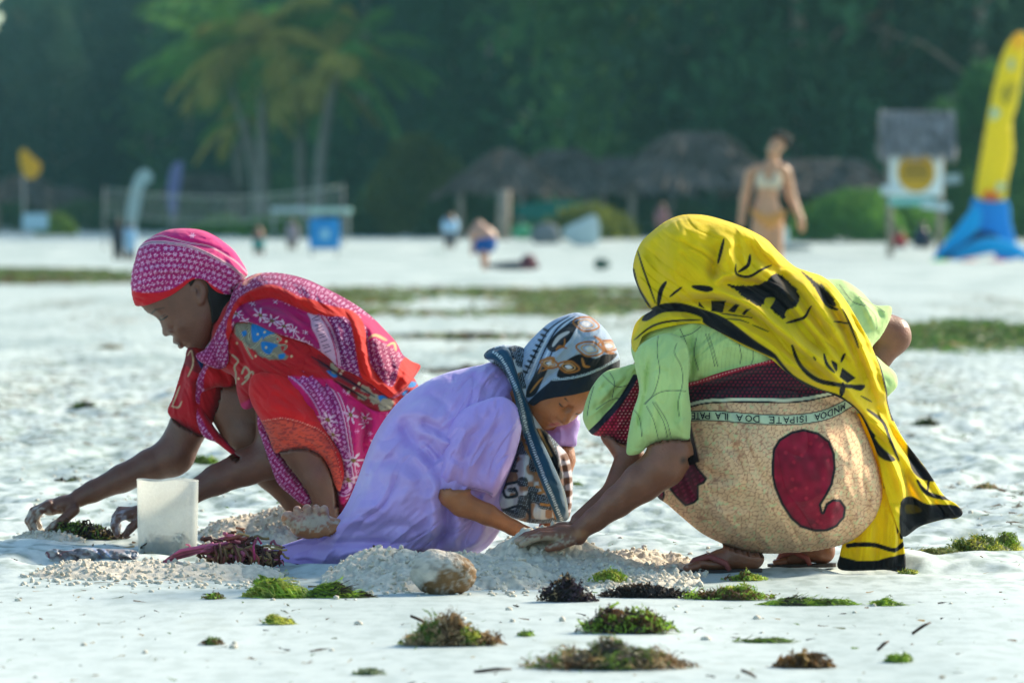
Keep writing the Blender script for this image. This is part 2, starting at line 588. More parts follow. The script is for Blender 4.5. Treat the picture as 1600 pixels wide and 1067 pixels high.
def surface_nets(G, xs, ys, zs):
    ins = G < 0
    c = np.zeros(tuple(n - 1 for n in G.shape), np.int8)
    for a in (0, 1):
        for b in (0, 1):
            for d in (0, 1):
                c += ins[a:G.shape[0] - 1 + a, b:G.shape[1] - 1 + b, d:G.shape[2] - 1 + d]
    act = np.argwhere((c > 0) & (c < 8))
    I, J, K = act.T
    cor = [(a, b, d) for a in (0, 1) for b in (0, 1) for d in (0, 1)]
    val = {o: G[I + o[0], J + o[1], K + o[2]] for o in cor}
    pos = np.zeros((len(act), 3)); cnt = np.zeros(len(act))
    for o in cor:
        for ax in range(3):
            if o[ax] == 1: continue
            o2 = tuple(1 if n == ax else o[n] for n in range(3))
            g0, g1 = val[o], val[o2]
            m = (g0 < 0) != (g1 < 0)
            t = np.where(m, g0 / np.where(m, g0 - g1, 1), 0)
            p = np.tile(np.array(o, float), (len(act), 1)); p[:, ax] = t
            pos[m] += p[m]; cnt[m] += 1
    pos /= cnt[:, None]
    ax_ = [xs, ys, zs]
    V = np.empty_like(pos)
    for n, ind in enumerate((I, J, K)):
        V[:, n] = ax_[n][ind] + pos[:, n] * (ax_[n][ind + 1] - ax_[n][ind])
    ids = np.full(c.shape, -1, np.int64); ids[I, J, K] = np.arange(len(act))
    Qs = []
    for ax in range(3):
        o = [0, 0, 0]; o[ax] = 1
        sl0 = tuple(slice(0, n - (1 if k == ax else 0)) for k, n in enumerate(G.shape))
        sl1 = tuple(slice(1 if k == ax else 0, n) for k, n in enumerate(G.shape))
        e = ins[sl0] != ins[sl1]
        b, d = [k for k in range(3) if k != ax]
        idx = np.argwhere(e)
        ok = (idx[:, b] > 0) & (idx[:, d] > 0) & (idx[:, b] < G.shape[b] - 1) & (idx[:, d] < G.shape[d] - 1)
        idx = idx[ok]
        if not len(idx): continue
        flip = ins[tuple(idx.T)]
        def g(db, dd):
            q = idx.copy(); q[:, b] -= db; q[:, d] -= dd
            return ids[tuple(q.T)]
        q = np.stack([g(0, 0), g(1, 0), g(1, 1), g(0, 1)], -1)
        if ax == 1: flip = ~flip
        q[flip] = q[flip][:, ::-1]
        Qs.append(q)
    Q = np.concatenate(Qs)
    Q = Q[(Q >= 0).all(1)]
    return V, Q

# ---------------------------------------------------------------- leaf / strand meshes
def ribbons(rng, C, D, L, Wd, curl, seg=4, up=None, wander=0.0):
    """C (n,3) start points, D (n,3) directions, L lengths, Wd widths -> V, Q, strand index per vertex"""
    n = len(C)
    D = D / (np.linalg.norm(D, axis=1, keepdims=True) + 1e-9)
    side = np.cross(D, rng.normal(size=(n, 3)))
    side /= np.linalg.norm(side, axis=1, keepdims=True) + 1e-9
    bend = rng.normal(size=(n, 3)) * curl
    P = C.copy(); d = D.copy()
    rows = []
    for k in range(seg + 1):
        w = Wd * (1 - 0.75 * (k / seg) ** 2)
        rows.append(P - side * w[:, None] * 0.5); rows.append(P + side * w[:, None] * 0.5)
        d = d + bend / seg + (0 if up is None else np.array(up) / seg) + (rng.normal(size=(n, 3)) * wander if wander else 0)
        d /= np.linalg.norm(d, axis=1, keepdims=True) + 1e-9
        P = P + d * (L / seg)[:, None]
    V = np.stack(rows, 1).reshape(-1, 3)
    m = 2 * (seg + 1)
    base = (np.arange(n) * m)[:, None]
    q = np.concatenate([base + np.array([2 * k, 2 * k + 1, 2 * k + 3, 2 * k + 2]) for k in range(seg)], 1).reshape(-1, 4)
    return V, q, np.repeat(np.arange(n), m)

def tube(pts, radii, n=10, cap=True):
    """swept tube through points -> V, Q, T"""
    P = np.array(pts, float); R = np.array(radii, float) * np.ones(len(P))
    V, Q, T = [], [], []
    up = np.array([0.13, 0.21, 0.97])
    for i in range(len(P)):
        t = P[min(i + 1, len(P) - 1)] - P[max(i - 1, 0)]
        t /= np.linalg.norm(t) + 1e-9
        a = np.cross(t, up); 
        if np.linalg.norm(a) < 0.2: a = np.cross(t, (1.0, 0.1, 0))
        a /= np.linalg.norm(a); b = np.cross(t, a)
        for k in range(n):
            an = 2 * math.pi * k / n
            V.append(P[i] + R[i] * (math.cos(an) * a + math.sin(an) * b))
    for i in range(len(P) - 1):
        for k in range(n):
            Q.append((i * n + k, i * n + (k + 1) % n, (i + 1) * n + (k + 1) % n, (i + 1) * n + k))
    if cap:
        c0 = len(V); V.append(P[0]); V.append(P[-1])
        for k in range(n):
            T.append((c0, (k + 1) % n, k)); T.append((c0 + 1, (len(P) - 1) * n + k, (len(P) - 1) * n + (k + 1) % n))
    return np.array(V), np.array(Q), np.array(T).reshape(-1, 3)

class MB:
    """gathers shapes into one mesh"""
    def __init__(s): s.V, s.Q, s.T, s.C, s.n = [], [], [], [], 0
    def add(s, V, Q=None, T=None, col=(.5, .5, .5)):
        V = np.asarray(V, float)
        s.V.append(V)
        if Q is not None and len(Q): s.Q.append(np.asarray(Q) + s.n)
        if T is not None and len(T): s.T.append(np.asarray(T) + s.n)
        c = np.asarray(col, float)
        s.C.append(np.tile(c, (len(V), 1)) if c.ndim == 1 else c)
        s.n += len(V); return s
    def tube(s, pts, r, n=10, col=(.5, .5, .5)): return s.add(*tube(pts, r, n), col=col)
    def box(s, c, size, rz=0, col=(.5, .5, .5), ry=0, bev=0.0):
        x, y, z = (v / 2 for v in size)
        b = min(bev, x, y, z)
        if b <= 0:
            V = np.array([(i, j, k) for i in (-x, x) for j in (-y, y) for k in (-z, z)])
            Q = [(0, 1, 3, 2), (4, 6, 7, 5), (0, 4, 5, 1), (2, 3, 7, 6), (0, 2, 6, 4), (1, 5, 7, 3)]
        else:
            V = []; 
            for zz, ins_ in ((-z, b), (-z + b, 0), (z - b, 0), (z, b)):
                a, d = x - ins_, y - ins_
                for (i, j) in ((-a + b, -d), (a - b, -d), (a, -d + b), (a, d - b), (a - b, d), (-a + b, d), (-a, d - b), (-a, -d + b)):
                    V.append((i, j, zz))
            V = np.array(V); Q = []
            for l in range(3):
                for k in range(8):
                    Q.append((l * 8 + k, l * 8 + (k + 1) % 8, l * 8 + 8 + (k + 1) % 8, l * 8 + 8 + k))
            Q += [(7, 2, 1, 0), (7, 6, 3, 2), (6, 5, 4, 3), (24, 25, 26, 31), (31, 26, 27, 30), (30, 27, 28, 29)]
        c1, s1 = math.cos(ry), math.sin(ry)
        V = np.stack([V[:, 0] * c1 + V[:, 2] * s1, V[:, 1], -V[:, 0] * s1 + V[:, 2] * c1], -1)
        c1, s1 = math.cos(rz), math.sin(rz)
        V = np.stack([V[:, 0] * c1 - V[:, 1] * s1, V[:, 0] * s1 + V[:, 1] * c1, V[:, 2]], -1) + np.array(c)
        return s.add(V, Q, col=col)
    def build(s, name, mat, parent=None, smooth=False):
        T = np.concatenate(s.T) if s.T else None
        Q = np.concatenate(s.Q) if s.Q else None
        return mesh_np(name, np.concatenate(s.V), Q, mat, parent, smooth, np.concatenate(s.C), tris=T)
# ================================================================ the beach
RNG = np.random.default_rng(7)
random.seed(7)

def gh(x, y):
    """height of the sand"""
    x = np.asarray(x, float); y = np.asarray(y, float)
    rough = sm(13.0, 13.9, y + 0.25 * vn(x * 1.3, y * .4, 2)) * sm(60, 20, y)
    h = 0.30 * sm(114, 136, y) + 0.006 * fbm(x * .9, y * .25, 3, 1)
    foot = worley(x * 2.1 + .3 * vn(x, y), y * 1.1, 4)
    h = h + rough * 1.2 * (0.016 * (fbm(x * 3.1, y * 1.5, 3, 5)) - 0.018 * sm(0.32, 0.12, foot) * 1.0 + 0.006 * fbm(x * 11, y * 6, 2, 6))
    near = sm(14.5, 13.0, y)
    h = h + near * (0.0008 * fbm(x * 5, y * 2, 3, 7))
    return h

def build_ground():
    ys = [-40.0, -10.0, 0.0, 5.0, 8.0]
    y = 9.4
    while y < 62:
        ys.append(y); y += max(0.012, 0.62 * y * y / 4835)
    while y < 2600:
        ys.append(y); y *= 1.018 if y < 220 else 1.2
    ys = np.array(ys)
    core = np.linspace(-0.105, 0.105, 430)
    e = np.array([.115, .13, .16, .22, .35, .6, 1.0, 2.0])
    us = np.concatenate([-e[::-1], core, e])
    U, Yg = np.meshgrid(us, ys)
    X = U * np.maximum(Yg, 9.0) * np.where(np.abs(U) > .2, 3, 1)
    Z = gh(X, Yg)
    rough = sm(13.1, 14.2, Yg + .3 * vn(X * 1.1, Yg * .4, 2)) * sm(34, 17, Yg)
    Z = Z + rough * 0.011 * clods(X * 20, Yg * 17, 2) * sm(-.3, .5, fbm(X * 1.2, Yg * .5, 2, 31))
    n, m = X.shape
    idx = np.arange(n * m).reshape(n, m)
    Q = np.stack([idx[:-1, :-1], idx[:-1, 1:], idx[1:, 1:], idx[1:, :-1]], -1).reshape(-1, 4)
    V = np.stack([X, Yg, Z], -1).reshape(-1, 3)
    o = mesh_np('beach_sand', V, Q, M_ground, None, True)
    props(o, kind='structure')

def ground_material():
    m = bpy.data.materials.new('sand')
    m.use_nodes = True
    nt = m.node_tree; nt.nodes.clear(); N, L = nt.nodes.new, nt.links.new
    out = N('ShaderNodeOutputMaterial'); p = N('ShaderNodeBsdfPrincipled')
    L(p.outputs[0], out.inputs[0])
    tc = N('ShaderNodeTexCoord')
    def noise(scale, det, sx=1, sy=1):
        mp = N('ShaderNodeMapping'); mp.inputs['Scale'].default_value = (sx, sy, 1)
        L(tc.outputs['Object'], mp.inputs[0])
        n = N('ShaderNodeTexNoise'); n.inputs['Scale'].default_value = scale; n.inputs['Detail'].default_value = det
        L(mp.outputs[0], n.inputs['Vector']); return n.outputs['Fac']
    def ramp(src, stops):
        r = N('ShaderNodeValToRGB'); L(src, r.inputs[0])
        while len(r.color_ramp.elements) < len(stops): r.color_ramp.elements.new(0.5)
        for e, (pos, c) in zip(r.color_ramp.elements, stops): e.position = pos; e.color = (*c, 1)
        return r.outputs[0]
    def mix(f, a, b, mode='MIX'):
        x = N('ShaderNodeMix'); x.data_type = 'RGBA'; x.blend_type = mode
        if isinstance(f, float): x.inputs[0].default_value = f
        else: L(f, x.inputs[0])
        L(a, x.inputs[6]); L(b, x.inputs[7]); return x.outputs[2]
    a = ramp(noise(1.1, 6, 1, .22), [(0.3, (.30, .37, .365)), (0.48, (.435, .50, .495)), (0.7, (.55, .605, .59))])
    b = ramp(noise(20, 7, 1, .4), [(0.38, (.50, .55, .50)), (0.5, (.92, .94, .93)), (0.62, (1.14, 1.12, 1.08))])
    sx = N('ShaderNodeSeparateXYZ'); L(tc.outputs['Object'], sx.inputs[0])
    mr = N('ShaderNodeMapRange'); mr.inputs['From Min'].default_value = 12.6; mr.inputs['From Max'].default_value = 14.2
    mr.inputs['To Min'].default_value = .28; mr.inputs['To Max'].default_value = 1.0; L(sx.outputs[1], mr.inputs[0])
    c = mix(mr.outputs[0], a, b, 'MULTIPLY')
    # stray green-brown film of dried algae in the rougher middle ground
    s = ramp(noise(2.3, 8, 1, .3), [(0.64, (0, 0, 0)), (0.74, (1, 1, 1))])
    g = N('ShaderNodeRGB'); g.outputs[0].default_value = (.27, .30, .20, 1)
    sc = N('ShaderNodeMath'); sc.operation = 'MULTIPLY'; sc.inputs[1].default_value = .45; L(s, sc.inputs[0])
    c = mix(sc.outputs[0], c, g.outputs[0])
    L(c, p.inputs['Base Color'])
    p.inputs['Roughness'].default_value = 0.72
    p.inputs['Specular IOR Level'].default_value = 0.35
    bm = N('ShaderNodeBump'); bm.inputs['Strength'].default_value = 0.35; bm.inputs['Distance'].default_value = 0.004
    L(noise(90, 5), bm.inputs['Height']); L(bm.outputs[0], p.inputs['Normal'])
    return m
M_ground = ground_material()
build_ground()

# ---------------------------------------------------------------- shared materials
M_leaf = material('leaf', attr=True, rough=.75, vary=.25, vscale=.6, bump=0, trans=.42, spec=.2)
M_bark = material('bark', lin('8a7d70'), rough=.9, vary=.3, vscale=3, bump=.6, bscale=6)
M_palmbark = material('palm_bark', (.20, .18, .15), rough=.9, vary=.3, vscale=2, bump=.6, bscale=5)
M_thatch = material('thatch', attr=True, rough=.95, vary=.3, vscale=2, bump=.5, bscale=12)
M_wood = material('weathered_wood', (.25, .21, .17), rough=.9, vary=.25, vscale=4, bump=.4, bscale=30)
M_attr = material('painted', attr=True, rough=.6, vary=.08, vscale=3, bump=.1, bscale=20)
M_cloth = material('cloth', attr=True, rough=.85, vary=.07, vscale=14, bump=.25, bscale=55, trans=.12, sheen=.15, weave=.5)
M_thin = material('thin_cloth', attr=True, rough=.8, vary=.06, vscale=14, bump=.25, bscale=45, trans=.38, sheen=.15, weave=.45)
M_satin = material('satin_cloth', attr=True, rough=.42, vary=.07, vscale=9, bump=.25, bscale=30, trans=.12, sheen=.25, weave=.15, spec=.45)
M_hair = material('hair', (.006, .005, .005), rough=.6, vary=.1, vscale=20, bump=.3, bscale=200)
M_skin = material('skin', attr=True, rough=.42, vary=.16, vscale=30, bump=.4, bscale=190, spec=.5, sss=.15)
M_weed = material('seaweed', attr=True, rough=.55, vary=.3, vscale=30, bump=0, trans=.3, spec=.4)
M_pile = material('dug_sand', (.61, .55, .45), rough=.95, vary=.22, vscale=55, bump=1.0, bscale=330)

# ================================================================ trees
def crown_mesh(name, seed, h, r, n, drop, size, cols, shape='cone'):
    """thousands of small leafy sprays hung on boughs; one mesh"""
    rg = np.random.default_rng(seed)
    nb = 46
    bz = rg.uniform(0.06, 1.0, nb); ba = rg.uniform(0, 2 * math.pi, nb)
    prof = (np.sin(np.clip(bz * 1.02, 0, 1) * math.pi) ** .5) * (1 - bz * .35) if shape == 'cone' else np.sqrt(np.clip(1 - (bz * 2 - 1) ** 2, .05, 1))
    bl = r * prof * rg.uniform(.6, 1.15, nb)
    bi = rg.integers(0, nb, n)
    t = rg.uniform(.15, 1, n) ** .7
    rad = bl[bi] * t
    spread = rg.normal(size=(n, 3)) * (0.16 * r) * np.array([1, 1, .8])
    C = np.stack([np.cos(ba[bi]) * rad, np.sin(ba[bi]) * rad, bz[bi] * h + rad * .25 - drop * t ** 2 * r], -1) + spread
    C[:, 2] = np.clip(C[:, 2], .1, h * 1.05)
    D = rg.normal(size=(n, 3)); D[:, 2] -= 1.4 * drop + .2
    V, Q, sid = ribbons(rg, C, D, rg.uniform(.6, 1.5, n) * size, rg.uniform(.5, 1.2, n) * size * .55, .5, 2)
    tone = rg.uniform(0, 1, nb)[bi] * .65 + rg.uniform(0, 1, n) * .35
    ca, cb = np.array(cols[0]), np.array(cols[1])
    c = ca[None] * (1 - tone[:, None]) + cb[None] * tone[:, None]
    me = mesh_np(name, V, Q, M_leaf, None, False, c[sid])
    data = me.data
    bpy.data.objects.remove(me)
    return data

DK, GR, LG, YG = (.012, .052, .030), (.045, .145, .055), (.12, .26, .06), (.16, .17, .04)
crowns = [crown_mesh('crown', 11, 15, 3.6, 5200, .5, .42, (DK, GR)), crown_mesh('crown', 12, 17, 4.0, 5600, .5, .42, (DK, (.05, .12, .05))),
          crown_mesh('crown', 13, 14, 3.9, 5200, .7, .42, (GR, LG)), crown_mesh('crown', 14, 16, 3.2, 4800, .6, .42, (DK, (.04, .09, .05)))]

def trunk_mesh(h, r0, r1, seed, lean=0.0, limbs=5):
    rg = random.Random(seed)
    b = MB()
    pts, x, y = [], 0, 0
    for k in range(8):
        t = k / 7
        pts.append((lean * t * h + x, y, t * h)); x += rg.uniform(-.12, .12); y += rg.uniform(-.12, .12)
    b.tube(pts, [r0 + (r1 - r0) * k / 7 for k in range(8)], 9)
    for k in range(limbs):
        t = rg.uniform(.25, .85); a = rg.uniform(0, 6.28); l = h * rg.uniform(.12, .22)
        p = np.array(pts[int(t * 7)])
        b.tube([p, p + np.array([math.cos(a) * l * .5, math.sin(a) * l * .5, l * .35]), p + np.array([math.cos(a) * l, math.sin(a) * l, l * .5])], [r0 * .35, r0 * .22, r0 * .08], 6)
    return b
trunks = []
for k in range(3):
    o = trunk_mesh(13.5, .22, .06, 40 + k).build('trunk', M_bark, None, True)
    trunks.append(o.data); bpy.data.objects.remove(o)

def casuarina(px, Y, label, k, sc=1.0, group='tall leafy trees along the back of the beach'):
    x, _, _ = at(px, 0, Y)
    t = empty('casuarina_tree', (x, Y, float(gh(x, Y)) - .1), random.uniform(0, 6.28))
    props(t, label, 'tree', group)
    t.scale = (sc, sc, sc * random.uniform(.95, 1.1))
    c = bpy.data.objects.new('crown', crowns[k]); link(c, t)
    u = bpy.data.objects.new('trunk', trunks[random.randrange(3)]); link(u, t)
    return t

row = [  # px, Y, crown, scale, label
    (80, 296, 3, .8, 'tall dusky green tree at the far left, beside the gap of bright sky'),
    (105, 304, 1, 1.0, 'tall hazy blue green tree rising over the yellow flag at far left'),
    (175, 304, 3, 1.05, 'tall hazy tree behind the white feather banner'),
    (235, 304, 0, 1.05, 'tall hazy tree behind the purple feather banner'),
    (300, 287, 2, .95, 'lighter green tree left of the leaning palm'),
    (360, 274, 1, 1.0, 'dense tree right behind the leaning palm trunk'),
    (440, 267, 0, 1.0, 'dark tree between the two straight palm trunks'),
    (505, 251, 2, 1.0, 'yellowish green tree behind the curved palm on the right of the palm group'),
    (575, 231, 0, 1.05, 'dark green tree above the blue board, right of the palms'),
    (640, 231, 1, 1.0, 'broad green tree left of the first thatched shelter'),
    (705, 217, 3, 1.1, 'dark tree standing behind the man in the white shirt'),
    (770, 202, 0, 1.1, 'dark tree directly behind the steep thatched shelter'),
    (835, 186, 1, 1.05, 'dark tree between the two middle thatched shelters'),
    (905, 181, 0, 1.1, 'dark tree behind the right one of the two middle shelters'),
    (975, 164, 2, 1.1, 'mid green tree left of the largest thatched roof'),
    (1045, 162, 2, 1.1, 'mid green tree above the largest thatched roof'),
    (1115, 158, 1, 1.1, 'dark green tree above the right end of the largest thatched roof'),
    (1180, 158, 3, 1.1, 'very dark tree behind the woman in the bikini'),
    (1250, 154, 0, 1.1, 'very dark tree just right of the woman in the bikini'),
    (1320, 164, 3, 1.15, 'very dark tree left of the roofed notice board'),
    (1390, 158, 0, 1.15, 'very dark tree above the roofed notice board'),
    (1460, 162, 3, 1.15, 'very dark tree between the notice board and the tall yellow kite'),
    (1530, 154, 3, 1.15, 'very dark tree behind the tall yellow kite'),
    (1610, 164, 0, 1.1, 'dark tree at the right edge behind the kite tip'),
    (1700, 158, 1, 1.1, 'dark tree past the right edge of the beach view'),
    (-130, 298, 2, .9, 'green tree past the left edge of the beach view')]
for px, Y, k, s_, lb in row: casuarina(px, Y, lb, k, s_)

# the wood behind the first row reads as one mass
def wood():
    rg = np.random.default_rng(3)
    n = 66000
    px = rg.uniform(-260, 1860, n); Y = 325 - 145 * np.clip((px - 250) / 750, 0, 1) + rg.uniform(0, 28, n)
    far = np.arange(n) % 3 == 0; px = np.where(far, np.where(px < 800, -260 - rg.uniform(0, 1, n) * 3800, 1860 + rg.uniform(0, 1, n) * 5200), px)
    big = np.where(far, 2.2, 1.0)
    Xw = (px - 800) * Y / F_PX
    top = 15.5 + 2.5 * vn(Xw * .35, Y * .1, 3) - 5.5 * sm(70, -20, px) * sm(-400, -40, px)
    Z = rg.uniform(0, 1, n) ** .9 * top
    C = np.stack([Xw, Y, Z], -1)
    D = rg.normal(size=(n, 3)); D[:, 2] -= .6
    V, Q, sid = ribbons(rg, C, D, rg.uniform(.8, 2.0, n) * big, rg.uniform(.5, 1.2, n) * big, .4, 1)
    tone = (vn(Xw * .4, Z * .35, 8) * .5 + .5) * .6 + rg.uniform(0, 1, n) * .4
    c = np.array((.010, .034, .02))[None] * (1 - tone[:, None]) + np.array((.03, .10, .045))[None] * tone[:, None]
    o = mesh_np('woodland', V, Q, M_leaf, None, False, c[sid])
    props(o, kind='stuff', label='dark mass of woodland filling the distance behind the tree row', cat='woodland')
wood()

def palm(px, py_base, px_top, py_top, Y, label, nf, fl, seed, mid=0.0, gold=.35, r=.17):
    rg = np.random.default_rng(seed)
    b = np.array(at(px, 0, Y)); b[2] = float(gh(b[0], Y)) - .1
    tp = np.array(at(px_top, py_top, Y))
    root = empty('palm_tree', tuple(b)); props(root, label, 'palm tree', 'coconut palms at the back of the beach')
    pts = []
    for k in range(12):
        t = k / 11
        p = (tp - b) * t; p[0] += mid * math.sin(math.pi * t)
        pts.append(p)
    MB().tube(pts, [r * (1.25 - .5 * k / 11) * (1 + .07 * (k % 2)) for k in range(12)], 9).build('trunk', M_palmbark, root, True)
    top = tp - b
    for k in range(nf):
        a = k * 2.399 + rg.uniform(-.2, .2); el_ = rg.uniform(-.25, 1.2)
        L = fl * rg.uniform(.8, 1.1)
        seg = 16
        P = [top.copy()]; d = np.array([math.cos(a) * math.cos(el_), math.sin(a) * math.cos(el_), math.sin(el_)])
        for j in range(seg):
            d = d + np.array([0, 0, -.085]); d /= np.linalg.norm(d); P.append(P[-1] + d * L / seg)
        P = np.array(P)
        t = np.repeat(np.linspace(.1, .98, 34), 2); sgn = np.tile([1, -1], 34)
        base = np.stack([np.interp(t * seg, np.arange(seg + 1), P[:, q]) for q in range(3)], -1)
        tang = np.gradient(P, axis=0); tg = np.stack([np.interp(t * seg, np.arange(seg + 1), tang[:, q]) for q in range(3)], -1)
        tg /= np.linalg.norm(tg, axis=1, keepdims=True)
        sd = np.cross(tg, [0, 0, 1.]); sd /= np.linalg.norm(sd, axis=1, keepdims=True) + 1e-6
        D = sd * sgn[:, None] * .8 + tg * .5 + np.array([0, 0, -.35])
        V, Q, sid = ribbons(rg, base, D, fl * .24 * np.sin(np.clip(t, .12, .93) * math.pi) ** .5, np.full(68, .07), .2, 2, up=(0, 0, -.5))
        old = rg.uniform() < gold * (1.5 if el_ < .3 else .5)
        c = np.array((.40, .34, .07) if old else (.11, .27, .05)) * rg.uniform(.7, 1.3)
        m = MB().add(V, Q, col=c)
        m.tube(P[::2], [.035 * (1 - .8 * q / 8) for q in range(len(P[::2]))], 5, col=np.array((.2, .17, .06)))
        m.build('frond', M_leaf, root)
    return root
palm(412, 355, 409, 62, 182, 'tallest straight palm of the group, golden fronds on both sides', 30, 4.1, 1, 0, .5)
palm(408, 350, 350, 96, 184, 'palm whose trunk leans left over the beach', 22, 3.3, 2, .25)
palm(474, 345, 468, 118, 186, 'straight slim palm right of the tallest one', 20, 3.2, 3, 0, .2)
palm(497, 340, 530, 96, 180, 'curved palm on the right of the group, trunk bending right', 22, 3.2, 4, -.2, .5)
palm(377, 345, 372, 190, 190, 'short palm at the left of the group with a low crown', 12, 2.0, 5, 0, .3)

# ---------------------------------------------------------------- undergrowth and bushes
def bush(px, Y, w, h, label, cols, seed, n=1500, name='bush', z=None, size=.16):
    rg = np.random.default_rng(seed)
    x, _, _ = at(px, 0, Y)
    g = float(gh(x, Y)) if z is None else z
    ph = rg.uniform(0, 2 * math.pi, n); v = rg.uniform(0, 1, n); rr = rg.uniform(.55, 1, n) ** .5
    lump = 1 + .25 * np.sin(ph * 3 + seed) + .15 * np.sin(ph * 7 + seed * 2)
    C = np.stack([np.cos(ph) * np.sqrt(1 - v * v) * w / 2 * rr * lump, np.sin(ph) * np.sqrt(1 - v * v) * w / 2.6 * rr, v * h * rr], -1)
    D = C / np.array([w, w, h]) + rg.normal(size=(n, 3)) * .35 + np.array([0, 0, .3])
    V, Q, sid = ribbons(rg, C, D, rg.uniform(.6, 1.4, n) * size, rg.uniform(.5, 1.0, n) * size * .6, .5, 2)
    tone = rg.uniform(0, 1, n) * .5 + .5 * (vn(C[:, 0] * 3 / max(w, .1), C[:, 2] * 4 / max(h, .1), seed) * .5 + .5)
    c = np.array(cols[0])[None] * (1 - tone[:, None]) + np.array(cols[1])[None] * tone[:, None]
    o = mesh_np('foliage', V, Q, M_leaf, None, False, c[sid])
    root = empty(name, (x, Y, g)); o.parent = root
    MB().tube([(0, 0, -.1), (0.02, 0, h * .3), (w * .08, 0, h * .6)], [.03, .025, .012], 6).build('stem', M_bark, root, True)
    props(root, label, 'bush', 'green bushes at the back of the beach'); return root
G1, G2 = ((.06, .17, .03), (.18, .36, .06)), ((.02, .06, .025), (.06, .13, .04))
bush(1345, 132, 3.2, 1.15, 'large bright green bush mound under the roofed notice board', G1, 1, 4200)
bush(1545, 135, 2.6, 4.2, 'tall bright green shrub behind the kite, beside the notice board roof', ((.02, .09, .03), (.08, .2, .05)), 2, 5200, size=.22)
bush(1475, 140, 1.6, 3.4, 'darker shrub reaching over the top corner of the notice board roof', ((.02, .08, .03), (.07, .17, .04)), 12, 2600, size=.2)
bush(435, 150, 1.8, .55, 'low bright green bush left of the standing pair of tables', G1, 3)
bush(350, 158, 1.4, .5, 'low green bush under the volleyball net', G1, 4, 1200)
bush(560, 158, 1.5, .6, 'low green bush right of the blue board', G2, 5, 1200)
bush(920, 138, 1.9, .8, 'yellow green bush beside the teal cloth', ((.08, .12, .02), (.25, .27, .04)), 6, 1800)
bush(650, 158, 2.6, 2.9, 'loose yellowish bush left of the first thatched shelter', ((.03, .07, .02), (.18, .2, .05)), 7, 3200, size=.2)
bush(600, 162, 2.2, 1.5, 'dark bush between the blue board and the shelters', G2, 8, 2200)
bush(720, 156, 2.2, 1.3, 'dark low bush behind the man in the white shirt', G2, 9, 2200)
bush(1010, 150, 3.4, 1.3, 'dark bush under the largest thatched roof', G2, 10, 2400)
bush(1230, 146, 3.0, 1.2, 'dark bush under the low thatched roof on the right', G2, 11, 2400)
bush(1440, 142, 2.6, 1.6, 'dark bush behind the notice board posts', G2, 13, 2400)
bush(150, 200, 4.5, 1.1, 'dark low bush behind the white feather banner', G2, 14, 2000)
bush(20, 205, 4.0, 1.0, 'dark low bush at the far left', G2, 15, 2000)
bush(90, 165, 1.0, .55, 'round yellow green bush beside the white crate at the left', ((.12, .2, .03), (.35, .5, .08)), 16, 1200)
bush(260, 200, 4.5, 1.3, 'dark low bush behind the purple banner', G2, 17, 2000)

# ---------------------------------------------------------------- thatched shelters
def shelter(px, Y, w, roof_bot, roof_top, label, seed, ridge=.1, d=None, posts=True, name='thatched_shelter'):
    """roof_bot/roof_top in metres above ground"""
    rg = np.random.default_rng(seed)
    x, _, _ = at(px, 0, Y); g = float(gh(x, Y)); d = d or w * .8
    root = empty(name, (x, Y, g)); props(root, label, 'shelter', 'thatched shelters along the trees')
    hr = roof_top - roof_bot
    n, m = 26, 9
    V, Q = [], []
    for j in range(m + 1):
        t = j / m
        for i in range(n):
            a = 2 * math.pi * i / n
            ca, sa = math.cos(a), math.sin(a)
            e = (abs(ca) ** 4 + abs(sa) ** 4) ** -.25
            rx = (w / 2) * (1 - t) * e + ridge * w / 2 * t; ry = (d / 2) * (1 - t) * e + .03 * t
            z = roof_bot + hr * (t ** 1.12) + rg.uniform(-.04, .04) + (0 if j else -.06 * rg.uniform(0, 1))
            V.append((ca * rx, sa * ry, z))
    for j in range(m):
        for i in range(n): Q.append((j * n + i, j * n + (i + 1) % n, (j + 1) * n + (i + 1) % n, (j + 1) * n + i))
    V = np.array(V)
    b = MB().add(V, Q, [[m * n, m * n + i, m * n + i + 1] for i in range(1, n - 1)], col=(.09, .075, .068))
    k = 900
    t = rg.uniform(0, .97, k); a = rg.uniform(0, 2 * math.pi, k)
    ca, sa = np.cos(a), np.sin(a); e = (np.abs(ca) ** 4 + np.abs(sa) ** 4) ** -.25
    C = np.stack([ca * ((w / 2) * (1 - t) * e + ridge * w / 2 * t), sa * ((d / 2) * (1 - t) * e + .03), roof_bot + hr * t ** 1.12 + .03], -1)
    D = np.stack([ca * w / 2, sa * d / 2, -hr * np.ones(k)], -1)
    V2, Q2, sid = ribbons(rg, C, D, rg.uniform(.25, .5, k), rg.uniform(.05, .12, k), .12, 2)
    b.add(V2, Q2, col=(np.array((.145, .12, .105))[None] * rg.uniform(.45, 1.3, k)[:, None])[sid])
    b.build('roof', M_thatch, root)
    if posts:
        for i in (-1, 1):
            for j in (-1, 1):
                MB().tube([(i * w * .36, j * d * .34, -.1), (i * w * .355, j * d * .34, roof_bot + .15)], .07, 8).build('post', M_wood, root, True)
    return root
shelter(788, 140, 3.0, 1.2, 2.2, 'steep thatched shelter standing left of its twin in the middle distance', 1)
shelter(878, 146, 2.9, 1.25, 2.25, 'round topped thatched shelter just right of the steep one', 2, .3)
shelter(1085, 143, 4.4, 1.3, 2.65, 'largest thatched roof, centre right under the mid green trees', 3, .3)
shelter(985, 150, 3.0, 1.2, 2.1, 'lower thatched roof touching the left side of the largest roof', 4, .4)
shelter(1270, 145, 4.2, 1.15, 2.0, 'wide low thatched roof behind the woman in the bikini', 5, .5)
shelter(318, 190, 2.6, 1.3, 1.95, 'low grey thatched roof behind the volleyball net', 6, .5)
